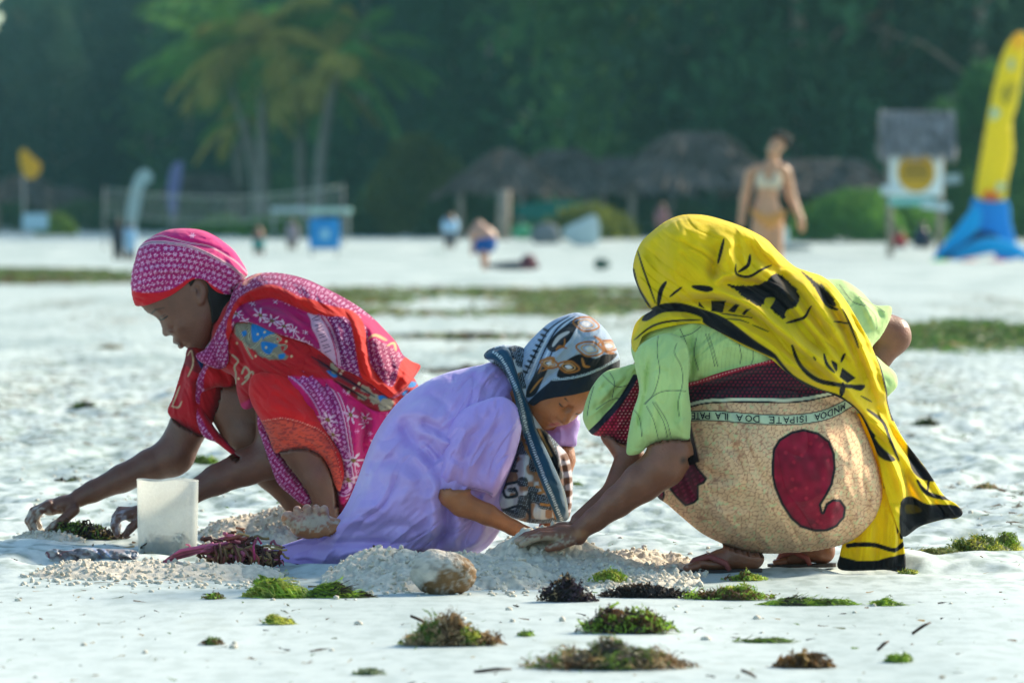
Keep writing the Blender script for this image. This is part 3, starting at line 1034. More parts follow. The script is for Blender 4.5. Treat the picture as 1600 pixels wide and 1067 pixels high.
shelter(35, 195, 2.6, 1.2, 1.95, 'small grey thatched roof at the far left edge', 7, .3)
shelter(100, 205, 2.4, 1.0, 1.6, 'faint thatched roof behind the white crate at far left', 8, .4)
MB().tube([(0, 0, -.1), (0.05, 0, 1.25)], [.17, .15], 10).build('tree_stump', M_wood, None, True)
o = bpy.data.objects['tree_stump']; o.location = at(785, 0, 136)[:2] + (.25,); props(o, 'thick brown trunk standing under the steep thatched shelter', 'trunk')

# ---------------------------------------------------------------- roofed notice board
def notice_board():
    Y = 118.0; s = F_PX / Y
    def P(px, py, dy=0): return np.array([(px - 1431) / s, dy, (402 - py) / s])
    z0 = CAMH + (HOR - 402) / s
    root = empty('notice_board', ((1431 - 800) / s, Y, z0)); props(root, 'tall wooden notice board with a thatched cap and a yellow round emblem', 'sign')
    MB().tube([P(1391, 405), P(1389, 215)], .07, 10).build('post', M_wood, root, True)
    MB().tube([P(1467, 405), P(1470, 215)], .07, 10).build('post', M_wood, root, True)
    rg = np.random.default_rng(4)
    b = MB()
    w, h = 1.55, .9
    for sgn in (-1, 1):
        V = [(-w / 2, sgn * .5, 0), (w / 2, sgn * .5, 0), (w / 2, 0, h), (-w / 2, 0, h), (-w / 2, sgn * .42, -.02), (w / 2, sgn * .42, -.02), (w / 2, 0, h - .1), (-w / 2, 0, h - .1)]
        b.add(np.array(V) + P(1433, 242), [(0, 1, 2, 3), (4, 7, 6, 5), (0, 4, 5, 1), (0, 3, 7, 4), (1, 5, 6, 2)], col=(.28, .26, .26))
        k = 700
        u, t = rg.uniform(-1, 1, k), rg.uniform(.05, 1, k)
        C = np.stack([u * w / 2, sgn * .5 * (1 - t) + sgn * .02, h * t + .02], -1) + P(1433, 242)
        D = np.tile([0, sgn * .5, -h], (k, 1)) + rg.normal(size=(k, 3)) * .05
        V2, Q2, sid = ribbons(rg, C, D, rg.uniform(.15, .35, k), rg.uniform(.03, .08, k), .12, 2)
        b.add(V2, Q2, col=(np.array((.34, .32, .33))[None] * rg.uniform(.45, 1.25, k)[:, None])[sid])
    b.build('roof', M_thatch, root)
    fr = MB().box(P(1431, 272, -.09), (1.08, .04, .92), bev=.01, col=lin('dfeaea')).build('panel', M_attr, root)
    n = 40
    a = np.linspace(0, 2 * math.pi, n, endpoint=False)
    for r, y, c, nm in ((.40, -.118, lin('c79a12'), 'emblem'),):
        C0 = P(1431, 270, y)
        V = np.concatenate([[C0], C0 + np.stack([np.cos(a) * r, 0 * a, np.sin(a) * r * 1.03], -1), C0 + np.stack([np.cos(a) * r, 0 * a + .012, np.sin(a) * r * 1.03], -1)])
        T = [(0, 1 + k, 1 + (k + 1) % n) for k in range(n)]
        Qd = [(1 + k, 1 + n + k, 1 + n + (k + 1) % n, 1 + (k + 1) % n) for k in range(n)]
        m = MB().add(V, Qd, T, col=c)
        for (zz, ww) in ((.13, .46), (.02, .56), (-.09, .5)):
            m.box(C0 + np.array([0, -.006, zz]), (ww, .008, .055), col=lin('6b5c22'))
        m.build(nm, M_attr, fr)
    MB().box(P(1424, 315, -.1), (.95, .03, .16), col=lin('78b8b4')).build('plank', M_attr, root)
    MB().box(P(1392, 296, -.12), (.42, .03, .18), ry=-.12, col=lin('c3d0d4')).build('plank', M_attr, root)
    MB().box(P(1461, 322, -.12), (.58, .03, .15), ry=.12, col=lin('b9cdd2')).build('plank', M_attr, root)
    MB().box(P(1487, 280, -.05), (.36, .03, .2), ry=-.1, col=lin('8fa2a6')).build('plank', M_attr, root)
notice_board()

# ---------------------------------------------------------------- kite, banners, net, boards
def flat(px, py): return px, py
def solid(name, pts, Y, th, col, parent=None, mat=None, curved=True, depth=None):
    """cushion-like solid from an outline at real size (kite panels, cloth, banners)"""
    P = np.array(pts, float); st = max((P.max(0) - P.min(0)).max() / 60, .8)
    fg = Fig(Y, P[:, 0].min() - 6, P[:, 1].min() - 6, P[:, 0].max() + 8, P[:, 1].max() + 8, st)
    s = F_PX / Y
    fn = col if callable(col) else np.array(lin(col) if isinstance(col, str) else col)
    return fg.piece(name, pts, mat or M_thin, parent, fn, depth=(depth or th) * s, power=.5, raw=not curved, edge=4)

root = empty('inflatable_kite', at(1540, 405, 112)); props(root, 'tall yellow kite standing on end with a bright blue crumpled lower half', 'kite')
inv = lambda o: setattr(o, 'matrix_parent_inverse', Matrix.Translation(-Vector(root.location)))
K = lambda l: [(1480 + a / 2.808, 40 + b / 2.808) for a, b in l]
def kcol(x, y, s, f):
    c = np.tile(lin('e9d81c'), (len(x), 1))
    for cx, cy, rx, ry, cc in ((1580, 100, 6, 9, 'a9c4ae'), (1554, 178, 7, 9, 'a8cfcb'), (1563, 292, 7, 7, 'a8cfcb'), (1547, 308, 13, 11, 'e4742c'), (1590, 60, 12, 20, 'eec02a')):
        m = ((x - cx) / rx) ** 2 + ((y - cy) / ry) ** 2 < 1; c[m] = lin(cc)
    for k, (ax, ay, bx, by) in enumerate(((1566, 160, 1582, 130), (1570, 164, 1586, 134), (1562, 152, 1572, 134))):
        d = pline(x, y, [(ax, ay), (bx, by)])[0]; c[d < 1.8] = lin('7d7a35')
    return c
inv(solid('wing', K([(125, 755), (150, 560), (185, 360), (215, 220), (250, 110), (290, 45), (330, 30), (352, 60), (335, 200), (305, 350), (285, 430), (290, 560), (265, 680), (252, 770), (190, 790)]), 112, .14, kcol, root))
inv(solid('blue_panel', [(1522, 308), (1572, 312), (1580, 350), (1590, 400), (1560, 408), (1545, 372), (1520, 352)], 112, .12, '2a9be0', root))
inv(solid('left_tube', [(1525, 320), (1532, 352), (1500, 385), (1465, 404), (1460, 398), (1490, 362)], 111.7, .14, '08b8ee', root))
inv(solid('dark_panel', [(1462, 402), (1500, 372), (1540, 362), (1560, 372), (1520, 392), (1480, 410)], 111.9, .08, '12386e', root))
inv(solid('front_tube', [(1484, 408), (1500, 388), (1540, 372), (1580, 378), (1612, 398), (1610, 408), (1560, 396), (1520, 402)], 111.4, .12, '12b4e8', root))
for px, c_, lb in ((1466, '7be06a', 'small bright green float lying left of the kite'), (1514, 'd8706c', 'small pink float in front of the kite, nearest to the green one'), (1556, 'd86a72', 'small pink float in front of the kite, further right')):
    o = solid('float', [(px - 15, 409), (px, 405), (px + 15, 408), (px + 13, 413), (px - 12, 413)], 108, .1, c_, None, M_attr); props(o, lb, 'float')

def feather(pts, Y, c_, label, pole, top):
    r_ = empty('feather_banner', at(pole[0], pole[1], Y)); props(r_, label, 'banner')
    o = solid('sail', pts, Y, .05, c_, r_); o.matrix_parent_inverse = Matrix.Translation(-Vector(r_.location))
    p0, p1 = np.array(at(pole[0], pole[1], Y)), np.array(at(top[0], top[1], Y))
    o = MB().tube([p0 - p0, (p1 - p0) * .5, p1 - p0], [.025, .02, .012], 7, col=(.4, .42, .42)).build('pole', M_attr, r_, True)
feather([(200, 372), (197, 340), (202, 305), (212, 275), (226, 264), (237, 272), (237, 285), (226, 292), (220, 320), (214, 350), (210, 374)], 150, 'c9d6cf', 'white feather shaped banner bending over at its top', (203, 385), (214, 272))
feather([(264, 330), (262, 295), (268, 262), (282, 252), (286, 262), (280, 300), (274, 335)], 175, '8d8bb8', 'pale purple feather banner right of the white one', (266, 372), (272, 258))
feather([(30, 240), (38, 233), (48, 243), (64, 258), (58, 275), (46, 280), (34, 268)], 160, 'c9a820', 'yellow flag flying at the far left', (38, 370), (36, 234))

def net():
    Y = 125.0; s = F_PX / Y
    r_ = empty('volleyball_net', at(350, 405, Y)); props(r_, 'volleyball net strung between two thin posts', 'net')
    o0 = np.array(at(350, 405, Y))
    L_, R_ = np.array(at(163, 295, Y)), np.array(at(536, 291, Y + 3))
    for p, q in ((L_, 405), (R_, 400)):
        g = p.copy(); g[2] = float(gh(p[0], p[1])) - .1
        MB().tube([g - o0, p + (0, 0, .05) - o0], .02, 8, col=(.2, .2, .2)).build('post', M_attr, r_, True)
    def cat(t, z0, sag): p = L_ + (R_ - L_) * t; p = p.copy(); p[2] += z0 - sag * math.sin(math.pi * t); return p - o0
    for z0, nm in ((0, 'top_tape'), (-.55, 'bottom_tape')):
        MB().tube([cat(k / 12, z0, .22) for k in range(13)], .014, 6, col=lin('8a9894')).build(nm, M_attr, r_, True)
    b = MB()
    for k in range(1, 60): b.tube([cat(k / 60, 0, .22), cat(k / 60, -.55, .22)], .004, 3, col=(.3, .33, .33))
    for z in (-.11, -.22, -.33, -.44): b.tube([cat(k / 12, z, .22) for k in range(13)], .004, 3, col=(.3, .33, .33))
    props(b.build('mesh', M_attr, r_), kind='stuff')
net()

def boxthing(name, px, py_top, py_bot, w_px, Y, c_, label, cat, depth=.3, legs=False):
    s = F_PX / Y; p = np.array(at(px, (py_top + py_bot) / 2, Y))
    h = (py_bot - py_top) / s
    r_ = empty(name, tuple(p)); props(r_, label, cat)
    MB().box((0, 0, 0), (w_px / s, depth, h), bev=.03, col=lin(c_)).build('body', M_attr, r_)
    zg = float(gh(p[0], p[1])) - p[2]
    if legs:
        for k in (-1, 1): MB().tube([(k * w_px / s * .42, 0, -h / 2), (k * w_px / s * .42, 0, zg - .05)], .03, 7, col=(.35, .35, .33)).build('leg', M_attr, r_)
    return r_
b_ = boxthing('advertising_board', 507, 341, 389, 48, 118, '1883c4', 'bright blue standing board with a pale emblem', 'board', .08, True)
MB().tube([(0, -.06, -.1), (0.02, -.06, .08)], .09, 12, col=lin('8fc4d8')).build('emblem', M_attr, b_)
boxthing('table', 452, 324, 332, 58, 140, 'a9bcbc', 'pale long table at the left of the blue board', 'table', .6, True)
boxthing('table', 516, 325, 334, 66, 136, '9fc4bc', 'pale table just above the blue board', 'table', .6, True)
boxthing('crate', 55, 334, 360, 38, 150, 'b7cfd6', 'white crate on the sand at the far left', 'crate', .5)
boxthing('cooler_box', 1220, 356, 388, 22, 115, 'b5cdd0', 'pale box on the sand below the hand of the woman in the bikini', 'box', .3)
boxthing('lounger', 1100, 360, 366, 60, 132, '8fa0a4', 'grey lounger at the foot of the largest thatched roof', 'lounger', .6, True)
o = solid('teal_cloth', [(810, 322), (850, 315), (905, 318), (925, 330), (870, 345), (815, 340)], 139, .05, '1d7f76'); props(o, 'teal cloth hung under the round topped shelter', 'cloth')
o = solid('white_sheet', [(878, 362), (905, 345), (932, 338), (934, 380), (900, 383)], 128, .08, 'b4c6cc'); props(o, 'pale sheet draped over something behind the bending man', 'sheet')
o = solid('bundle', [(830, 362), (845, 350), (868, 352), (876, 375), (860, 383), (835, 380)], 130, .2, '7f868c'); props(o, 'grey bundle lying left of the pale sheet', 'bundle')
o = solid('green_bag', [(800, 362), (815, 350), (828, 356), (828, 372), (806, 372)], 130, .15, '5fae86'); props(o, 'light green bag beside the thick trunk', 'bag')
o = solid('dark_bag', [(928, 412), (932, 404), (948, 406), (954, 416), (940, 421), (930, 419)], 92, .1, '2d5a4c'); props(o, 'small dark green bag on the open sand', 'bag')
o = solid('driftwood', [(1165, 385), (1200, 382), (1260, 384), (1262, 391), (1200, 392)], 105, .05, '7d8b8c'); props(o, 'low grey driftwood on the sand behind the yellow scarf', 'driftwood')

# ---------------------------------------------------------------- people far off
def far_person(Y, parts, label, base, spots=(), clothes=(), bbox=None, step=1.6):
    xs = [p[0][0] for p in parts] + [p[2][0] for p in parts]; ys = [p[0][1] for p in parts] + [p[2][1] for p in parts]
    m = 30
    fg = Fig(Y, min(xs) - m, min(ys) - m, max(xs) + m, max(ys) + m, step)
    r_ = empty('person', fg.world(np.mean(xs), max(ys), 0)); props(r_, label, 'person')
    b = Body()
    for p in parts: b.cap(p[0], p[1], p[2], p[3], 4)
    o = b.build('body', fg, M_skin, r_, base, spots, (min(xs) - m, max(xs) + m, min(ys) - m, max(ys) + m, -45, 45), step)
    o.matrix_parent_inverse = Matrix.Translation(-Vector(r_.location))
    for nm, pts, c_, dp, f0 in clothes:
        o = fg.piece(nm, pts, M_cloth, r_, np.array(lin(c_)), depth=dp, f0=f0, edge=3)
        o.matrix_parent_inverse = Matrix.Translation(-Vector(r_.location))
    return r_
sk = 'a8795c'
far_person(53.9, [((1217, 223, 2), 13, (1208, 236, 10), 10), ((1209, 246, 0), 8, (1205, 262, 0), 13), ((1182, 267, 0), 9, (1222, 265, 2), 9), ((1201, 274, 0), 18, (1199, 312, 2), 15),
                  ((1198, 325, 0), 20, (1199, 342, 0), 22), ((1173, 270, 0), 8.5, (1163, 310, 0), 7), ((1163, 310, 0), 7, (1157, 350, 10), 5), ((1228, 269, 0), 8.5, (1237, 308, -3), 7), ((1237, 308, -3), 7, (1252, 346, 10), 5), ((1251, 350, 6), 6, (1253, 360, 6), 4),
                  ((1189, 350, 3), 15, (1186, 405, 6), 11), ((1186, 405, 6), 10, (1180, 462, 4), 6), ((1210, 350, -2), 15, (1212, 408, -2), 11), ((1212, 408, -2), 10, (1216, 466, -10), 6), ((1180, 468, 4), 6, (1172, 475, 12), 5), ((1216, 470, -10), 6, (1210, 477, -2), 5)],
           'woman in a pale orange bikini walking along the beach, dark hair tied up', 'c4906c',
           [((1216, 212, -4), (17, 13, 18), '2a1d17', .3)],
           [('bikini_top', [(1180, 278), (1190, 268), (1200, 284), (1212, 268), (1222, 280), (1216, 296), (1200, 294), (1184, 294)], 'd9c7ab', 8, 16),
            ('bikini_bottom', [(1172, 326), (1198, 334), (1226, 328), (1222, 344), (1202, 358), (1180, 342)], 'dc9a55', 8, 16),
            ('hair', [(1203, 221), (1205, 212), (1213, 206), (1223, 206), (1232, 211), (1238, 216), (1235, 222), (1231, 232), (1226, 228), (1220, 217), (1209, 217)], '120c0a', 18, 0)])
far_person(72, [((748, 352, 0), 8, (750, 358, 0), 7), ((744, 366, 0), 13, (756, 366, 0), 14), ((756, 368, 0), 14, (764, 372, 0), 13), ((742, 366, 3), 5, (738, 395, 3), 4), ((762, 374, -6), 8, (758, 396, -6), 6), ((758, 396, -6), 5, (760, 418, -6), 4), ((760, 376, 6), 8, (754, 396, 6), 6), ((754, 396, 6), 5, (756, 418, 6), 4)],
           'man in blue shorts bending far over beside a dark mat', 'b98d78', (), [('shorts', [(742, 372), (760, 364), (775, 368), (772, 392), (744, 396), (741, 384)], '14549e', 17, 0)], step=1.2)
far_person(118, [((704, 338, 0), 5, (704, 341, 0), 5), ((703, 348, 0), 10, (703, 362, 0), 9), ((694, 350, 0), 3.5, (690, 364, 0), 3), ((713, 350, 0), 3.5, (716, 364, 0), 3), ((699, 368, 2), 5, (698, 386, 2), 3.5), ((707, 368, -2), 5, (708, 386, -2), 3.5)],
           'small distant figure in a pale blue shirt standing alone', '6b4c3c', (), [('shirt', [(692, 344), (703, 340), (715, 344), (716, 362), (703, 368), (691, 362)], 'a9cde8', 11, 0), ('trousers', [(694, 364), (713, 364), (712, 380), (696, 380)], '4b5560', 9, 0)], step=1.0)
far_person(112, [((184, 346, 0), 5, (184, 349, 0), 5), ((184, 360, 0), 8, (184, 374, 0), 8), ((178, 358, 0), 3, (177, 376, 0), 3), ((181, 380, 2), 5, (180, 404, 2), 3.5), ((188, 380, -2), 5, (190, 404, -2), 3.5)],
           'distant figure in black clothes beside the white feather banner', '3b2b26', (), [('dress', [(177, 352), (184, 350), (192, 354), (194, 380), (190, 396), (178, 396), (175, 376)], '141a2a', 10, 0)], step=1.0)
far_person(111, [((203, 352, 0), 5, (203, 355, 0), 5), ((203, 364, 0), 8, (203, 378, 0), 8), ((200, 384, 2), 5, (199, 404, 2), 3.5), ((207, 384, -2), 5, (208, 404, -2), 3.5)],
           'distant figure in pale blue clothes next to the figure in black', '4b3b36', (), [('shirt', [(194, 358), (203, 356), (213, 360), (213, 382), (208, 394), (196, 394), (194, 376)], '8fb6d4', 10, 0)], step=1.0)
far_person(120, [((404, 358, 0), 4.5, (404, 361, 0), 4.5), ((404, 368, 0), 8, (404, 378, 0), 8), ((401, 384, 2), 5, (400, 396, 2), 3.5), ((408, 384, -2), 4, (410, 396, -2), 3.5)],
           'distant person in teal shorts left of the blue board', '7a4a3c', (), [('shorts', [(395, 374), (412, 374), (413, 388), (396, 388)], '2a8a86', 10, 0)], step=1.0)
far_person(122, [((456, 346, 0), 4.5, (456, 349, 0), 4.5), ((456, 358, 0), 7, (456, 370, 0), 7), ((453, 376, 2), 4, (452, 388, 2), 3), ((459, 376, -2), 4, (460, 388, -2), 3)],
           'distant person in grey between the bright bush and blue board', '5b463c', (), [('shirt', [(447, 354), (456, 350), (465, 355), (466, 378), (447, 378)], '8a8088', 9, 0)], step=1.0)
far_person(126, [((1405, 362, 0), 5, (1405, 365, 0), 5), ((1405, 373, 0), 8, (1405, 380, 0), 8), ((1400, 384, 3), 4, (1412, 386, 8), 4)],
           'distant seated person in a red top under the notice board', '5b3a30', (), [('top', [(1396, 368), (1405, 365), (1414, 369), (1415, 384), (1396, 385)], 'b03238', 10, 0)], step=1.0)
far_person(125, [((1441, 352, 0), 5, (1441, 355, 0), 5), ((1441, 364, 0), 9, (1441, 376, 0), 11), ((1434, 382, 3), 4, (1450, 384, 8), 4)],
           'distant seated person in dark blue beside the one in red', '3b2a26', (), [('dress', [(1430, 362), (1441, 356), (1452, 364), (1456, 384), (1427, 385)], '1c2440', 13, 0)], step=1.0)
far_person(132, [((1034, 322, 0), 5, (1034, 325, 0), 5), ((1034, 336, 0), 8, (1034, 350, 0), 8), ((1031, 358, 2), 4, (1030, 382, 2), 3), ((1038, 358, -2), 4, (1039, 382, -2), 3)],
           'distant person in a pinkish shirt under the largest thatched roof', '6b4436', (), [('shirt', [(1025, 328), (1034, 326), (1043, 330), (1044, 352), (1025, 352)], '8a5f62', 9, 0)], step=1.0)
o = solid('beach_mat', [(757, 416), (780, 410), (812, 408), (838, 410), (840, 420), (790, 422)], 71, .05, '3c4650', None, M_cloth); props(o, 'dark mat on the sand behind the bending man', 'mat')
o = solid('rucksack', [(812, 416), (816, 402), (826, 397), (836, 402), (840, 418), (826, 422)], 70.5, .18, '5a2838', None, M_cloth); props(o, 'dark red rucksack at the right end of the mat', 'bag')

# ---------------------------------------------------------------- air
def haze():
    V = [(x, y, z) for x in (-2700, 2700) for y in (-60, 2700) for z in (-2.0, 24)]
    Q = [(0, 1, 3, 2), (4, 6, 7, 5), (0, 4, 5, 1), (2, 3, 7, 6), (0, 2, 6, 4), (1, 5, 7, 3)]
    m = bpy.data.materials.new('haze'); m.use_nodes = True
    nt = m.node_tree; nt.nodes.clear()
    o = nt.nodes.new('ShaderNodeOutputMaterial'); v = nt.nodes.new('ShaderNodeVolumePrincipled')
    v.inputs['Color'].default_value = (.36, .84, .92, 1); v.inputs['Density'].default_value = .00027
    v.inputs['Anisotropy'].default_value = .1
    nt.links.new(v.outputs[0], o.inputs['Volume'])
    ob = mesh_np('haze', V, Q, m, None, False, fix=True); props(ob, kind='stuff')
haze()
# ---------------------------------------------------------------- printed cloth
class Paint:
    def __init__(s, x, y, base):
        s.x, s.y = x, y
        s.c = np.tile(np.array(lin(base) if isinstance(base, str) else base, float), (len(x), 1))
    def put(s, w, col):
        c = np.array(lin(col) if isinstance(col, str) else col, float)
        w = np.clip(w, 0, 1)[:, None]
        s.c = s.c * (1 - w) + c * w; return s
    def poly(s, pts, col, soft=.8, smooth=True, rough=0.0, where=None):
        P = spline(pts, True, 4) if smooth else np.array(pts, float)
        d = pline(s.x, s.y, P, closed=True)[0]
        d = np.where(inside(s.x, s.y, P), d, -d)
        if rough: d = d + rough * fbm(s.x * .35, s.y * .35, 2, 5)
        w = sm(-soft, soft, d)
        if where is not None: w = w * where
        return s.put(w, col)
    def line(s, pts, w, col, soft=.7, smooth=True, taper=True, rough=0.0):
        P = spline(pts, False, 4) if smooth and len(pts) > 2 else np.array(pts, float)
        d, S, T, _, _, L = pline(s.x, s.y, P)
        r = w / 2 * ((.35 + .65 * np.sin(np.clip(S / L, .0, 1) * math.pi) ** .5) if taper else 1.0)
        if rough: d = d + rough * fbm(s.x * .35, s.y * .35, 2, 5)
        return s.put(sm(r + soft, r - soft, d), col)
    def curve(s, pts):
        d, S, T, _, _, L = pline(s.x, s.y, spline(pts, False, 5)); return S, T
    def flower(s, cx, cy, r, col, n=8, sharp=.45, ang=0, squash=1.0, core=None):
        c, k = math.cos(ang), math.sin(ang)
        dx, dy = s.x - cx, s.y - cy
        a, b = dx * c + dy * k, (-dx * k + dy * c) / squash
        rr, th = np.hypot(a, b), np.arctan2(b, a)
        lim = r * (1 - sharp + sharp * np.cos(n * th))
        s.put(sm(1.0, -1.0, rr - lim), col)
        if core: s.put(sm(r * .25 + .6, r * .25 - .6, rr), core)
        return s

def rows_of_flowers(S, T, p=9.0, q=9.0, n=6):
    """little star flowers in rows along S"""
    row = np.floor(T / q)
    a = (S + (row % 2) * p * .5) / p; a = a - np.floor(a) - .5
    b = T / q - row - .5
    rr, th = np.hypot(a, b), np.arctan2(b, a)
    f = sm(.07, -.07, rr - .43 * (.62 + .38 * np.cos(n * th)))
    return f * sm(.06, .12, rr)

def Kc(ox, oy, sc):
    return lambda l: [(ox + a / sc, oy + b / sc) for a, b in l]

def parent_keep(o, root):
    o.parent = root
    o.matrix_parent_inverse = Matrix.Translation(-Vector(root.location))
    return o
# ================================================================ the woman in red and pink
K1, K2, K3, K8, K9 = Kc(180, 340, 4.85), Kc(240, 400, 2.541), Kc(20, 640, 3.077), Kc(330, 420, 5.93), Kc(480, 460, 5.93)
MAG, PNK, RED, LPK = 'b0125e', 'd4207e', 'd81e22', 'e3a6cf'
def build_A():
    fg = Fig(14.8, 196, 350, 672, 870, 1.5)
    fg.H[:] = -80
    root = empty('person', tuple(fg.world(520, 850, 0)))
    props(root, 'squatting woman in red and magenta floral cloth with a pink patterned head wrap', 'person')
    b = Body()
    b.chain([(400, 500, 0, 50), (470, 560, 0, 60), (560, 660, 0, 66)], 10); b.chain([(345, 495, 0, 30), (392, 500, 0, 36)], 10)
    face = K1([(150, 560), (175, 640), (196, 668), (240, 716), (288, 742), (322, 766), (338, 786), (350, 815), (357, 845), (357, 872), (366, 892), (388, 900), (412, 892), (430, 893), (438, 908), (438, 930), (440, 950), (458, 958), (476, 962), (474, 974), (482, 988), (500, 993), (516, 984), (524, 976), (540, 984), (566, 1002), (600, 1016), (640, 1010), (685, 980), (740, 900), (800, 800), (860, 700), (900, 560), (930, 400), (850, 250), (680, 140), (480, 110), (300, 170), (190, 300), (150, 440)])
    def fadd(X, Y):
        g = lambda cx, cy, rx, ry, a, an=0: a * np.exp(-(((X - cx) * math.cos(math.radians(an)) + (Y - cy) * math.sin(math.radians(an))) / rx) ** 2 - ((-(X - cx) * math.sin(math.radians(an)) + (Y - cy) * math.cos(math.radians(an))) / ry) ** 2)
        return (g(253, 497, 8, 8, -7, 40) + g(255, 496, 5.5, 4.2, 6.5, -20) + g(247, 485, 10, 4, 3, 40) + g(266, 518.5, 4.6, 4.4, 6) + g(272, 512, 3.2, 5.5, -3, 40) + g(262, 507, 6, 4, 1.5, 40) + g(286, 536.5, 3.4, 3.0, -4) + g(277, 534, 5.5, 2.6, 3.4, 20) + g(281, 540.5, 4.6, 2.2, 3, 20)
                + g(283, 512, 13, 12, 4) + g(300, 546, 8, 7, 3) + g(292, 540, 3, 6, -2, 40) + g(318, 500, 20, 16, 3))
    b.hf(fg, face, 46, 0, .42, fadd, 4)
    b.ell((314, 454, 43), (10.5, 17, 6), -12, 3); b.ell((311, 453, 49), (5, 9.5, 4.5), -12, 2, True); b.ell((316, 470, 43), (5.5, 6, 5), 0, 3); b.ell((309, 455, 46), (2.2, 4, 3), 0, 1.5)
    # far arm reaching left
    b.chain([(362, 525, -60, 30), (312, 590, -78, 28), (292, 665, -82, 30), (268, 713, -84, 31), (262, 718, -84, 30), (230, 731, -82, 26), (185, 751, -78, 21.5), (140, 771, -74, 16.5), (120, 780, -72, 15)], 7)
    b.ell((95, 791, -70), (26, 14.5, 19), -14, 7); b.ell((72, 796, -70), (13, 13, 19), -30, 6)
    for k, (df, dx, ln) in enumerate(((-15, 4, .92), (-5, -3, 1.0), (5, -5, 1.0), (14, 1, .9))):
        b.chain([(72, 792, -70 + df, 8.2), (52 + dx, 800 + k, -70 + df * 1.1, 7.2), (44 + dx, 815 + k, -70 + df * 1.1, 6.4), (50 + dx, 829 * 1.0 + 2 * k - 3, -70 + df * 1.05, 5.6)], 2)
    b.chain([(112, 799, -56, 9), (96, 814, -50, 8), (80, 824, -50, 6.6), (70, 832, -54, 5.6)], 3)
    # near arm, hand behind the tub
    b.chain([(420, 520, 30, 34), (432, 600, 22, 33), (434, 690, 14, 33), (424, 714, 14, 33), (385, 729, 18, 28), (340, 748, 26, 23), (300, 769, 36, 17), (262, 784, 48, 14), (240, 792, 46, 13)], 7)
    b.ell((218, 800, 44), (22, 13, 18), -12, 6)
    for k, df in enumerate((-13, -4, 5, 13)):
        b.chain([(208, 797 + k, 44 + df, 7.4), (190, 796 + k * 3, 44 + df * 1.15, 6.4), (182, 806 + k * 4, 44 + df * 1.2, 5.6), (187, 820 + k * 4, 44 + df * 1.15, 5)], 2)
    b.chain([(222, 809, 58, 7.6), (208, 822, 62, 6.6), (200, 832, 60, 5.6)], 2.5)
    # legs
    b.chain([(560, 700, 50, 56), (460, 640, 60, 42), (440, 622, 60, 39)], 9); b.chain([(442, 622, 60, 38), (470, 690, 62, 38), (495, 745, 62, 33), (520, 795, 60, 23), (532, 822, 58, 21)], 8); b.chain([(536, 828, 58, 21), (500, 838, 62, 15), (470, 846, 64, 10)], 8)
    b.chain([(560, 700, -50, 54), (400, 630, -62, 42), (352, 622, -64, 36)], 9); b.chain([(350, 622, -64, 37), (384, 680, -62, 38), (425, 735, -60, 33), (462, 782, -60, 24), (484, 815, -60, 20)], 8); b.chain([(488, 820, -60, 20), (450, 834, -60, 14), (425, 842, -60, 10)], 8)
    spots = [((249, 499.5, 22), (1.7, 1.7, 30), '0c0605', .5, (256, 498.5, 22)), ((256, 498.5, 22), (1.9, 1.9, 30), '0c0605', .5, (263.5, 493.5, 22)), ((250, 496, 22), (1.2, 1.2, 30), '2c1811', .8, (261, 491, 22)), ((238, 489.5, 20), (2.6, 2.6, 30), '1c100b', .9, (245, 483.5, 20)), ((245, 483.5, 20), (2.9, 2.9, 30), '1c100b', .9, (259, 480, 20)), ((300, 520, 46), (20, 16, 14), '7c4b36', 1.0), ((277, 537, 15), (8, 5, 30), '54302a', .5), ((269, 522, 10), (2.4, 1.8, 20), '140a08', .5), ((279, 538.5, 10), (7, .9, 30), '1c0f0c', .5),
             ((311, 455, 52), (6, 10, 8), '35201a', .8), ((60, 815, -70), (34, 26, 40), 'a39a90', .7, (62, 822, -70), .55), ((190, 812, 44), (24, 20, 30), '9a9096', .7, (192, 815, 44), .5)]
    body = parent_keep(b.build('body', fg, M_skin, None, '68402f', spots, (30, 640, 350, 852, -150, 120), 3.1, (((30, 130, 2.1), (170, 245, 2.2), (236, 330, 1.5)), ((470, 550, 1.5), (780, 845, 2.1)), ((8, 60, 2.0),))), root)
    fg.absorb(b.V[(b.V[:, 1] < 560)])
    cl = []
    # --- hair below the wrap
    o = fg.piece('hair', K1([(560, 470), (600, 440), (700, 430), (860, 500), (905, 560), (880, 650), (840, 720), (790, 770), (745, 800), (735, 740), (728, 680), (712, 610), (716, 540), (690, 480), (640, 455), (600, 500), (585, 520), (570, 500)]), M_hair, None, np.array((.012, .010, .010)), depth=2, drape='soft', lift=1.5, dblur=2, edge=4, thick=6); cl.append(o)
    # --- head wrap
    def p_wrap(x, y, s, f):
        p = Paint(x, y, 'a81468'); 
        S, T = p.curve(K1([(60, 470), (200, 420), (350, 385), (500, 385), (700, 420), (900, 500), (1050, 620)]))
        Q = S * 0 + T
        if np.mean(T[y > np.percentile(y, 90)]) < 0: T = -T
        p.put(rows_of_flowers(S, T * (1 + .0 * S), 8.6, 8.8) * .95, 'e7b3da')
        L1 = K1([(185, 215), (300, 178), (480, 192), (600, 217), (750, 282), (900, 372), (1010, 470)]); L2 = K1([(245, 165), (350, 138), (450, 160), (570, 190), (720, 215), (850, 285), (930, 340), (1010, 430)])
        P = np.array(spline(L1, False, 4)); yl = np.interp(x, P[:, 0], P[:, 1])
        p.put(sm(.5, -.5, y - yl), 'c4146e'); P2 = np.array(spline(L2, False, 4)); y2 = np.interp(x, P2[:, 0], P2[:, 1]); p.put(sm(.5, -.5, y - y2), 'd01a76')
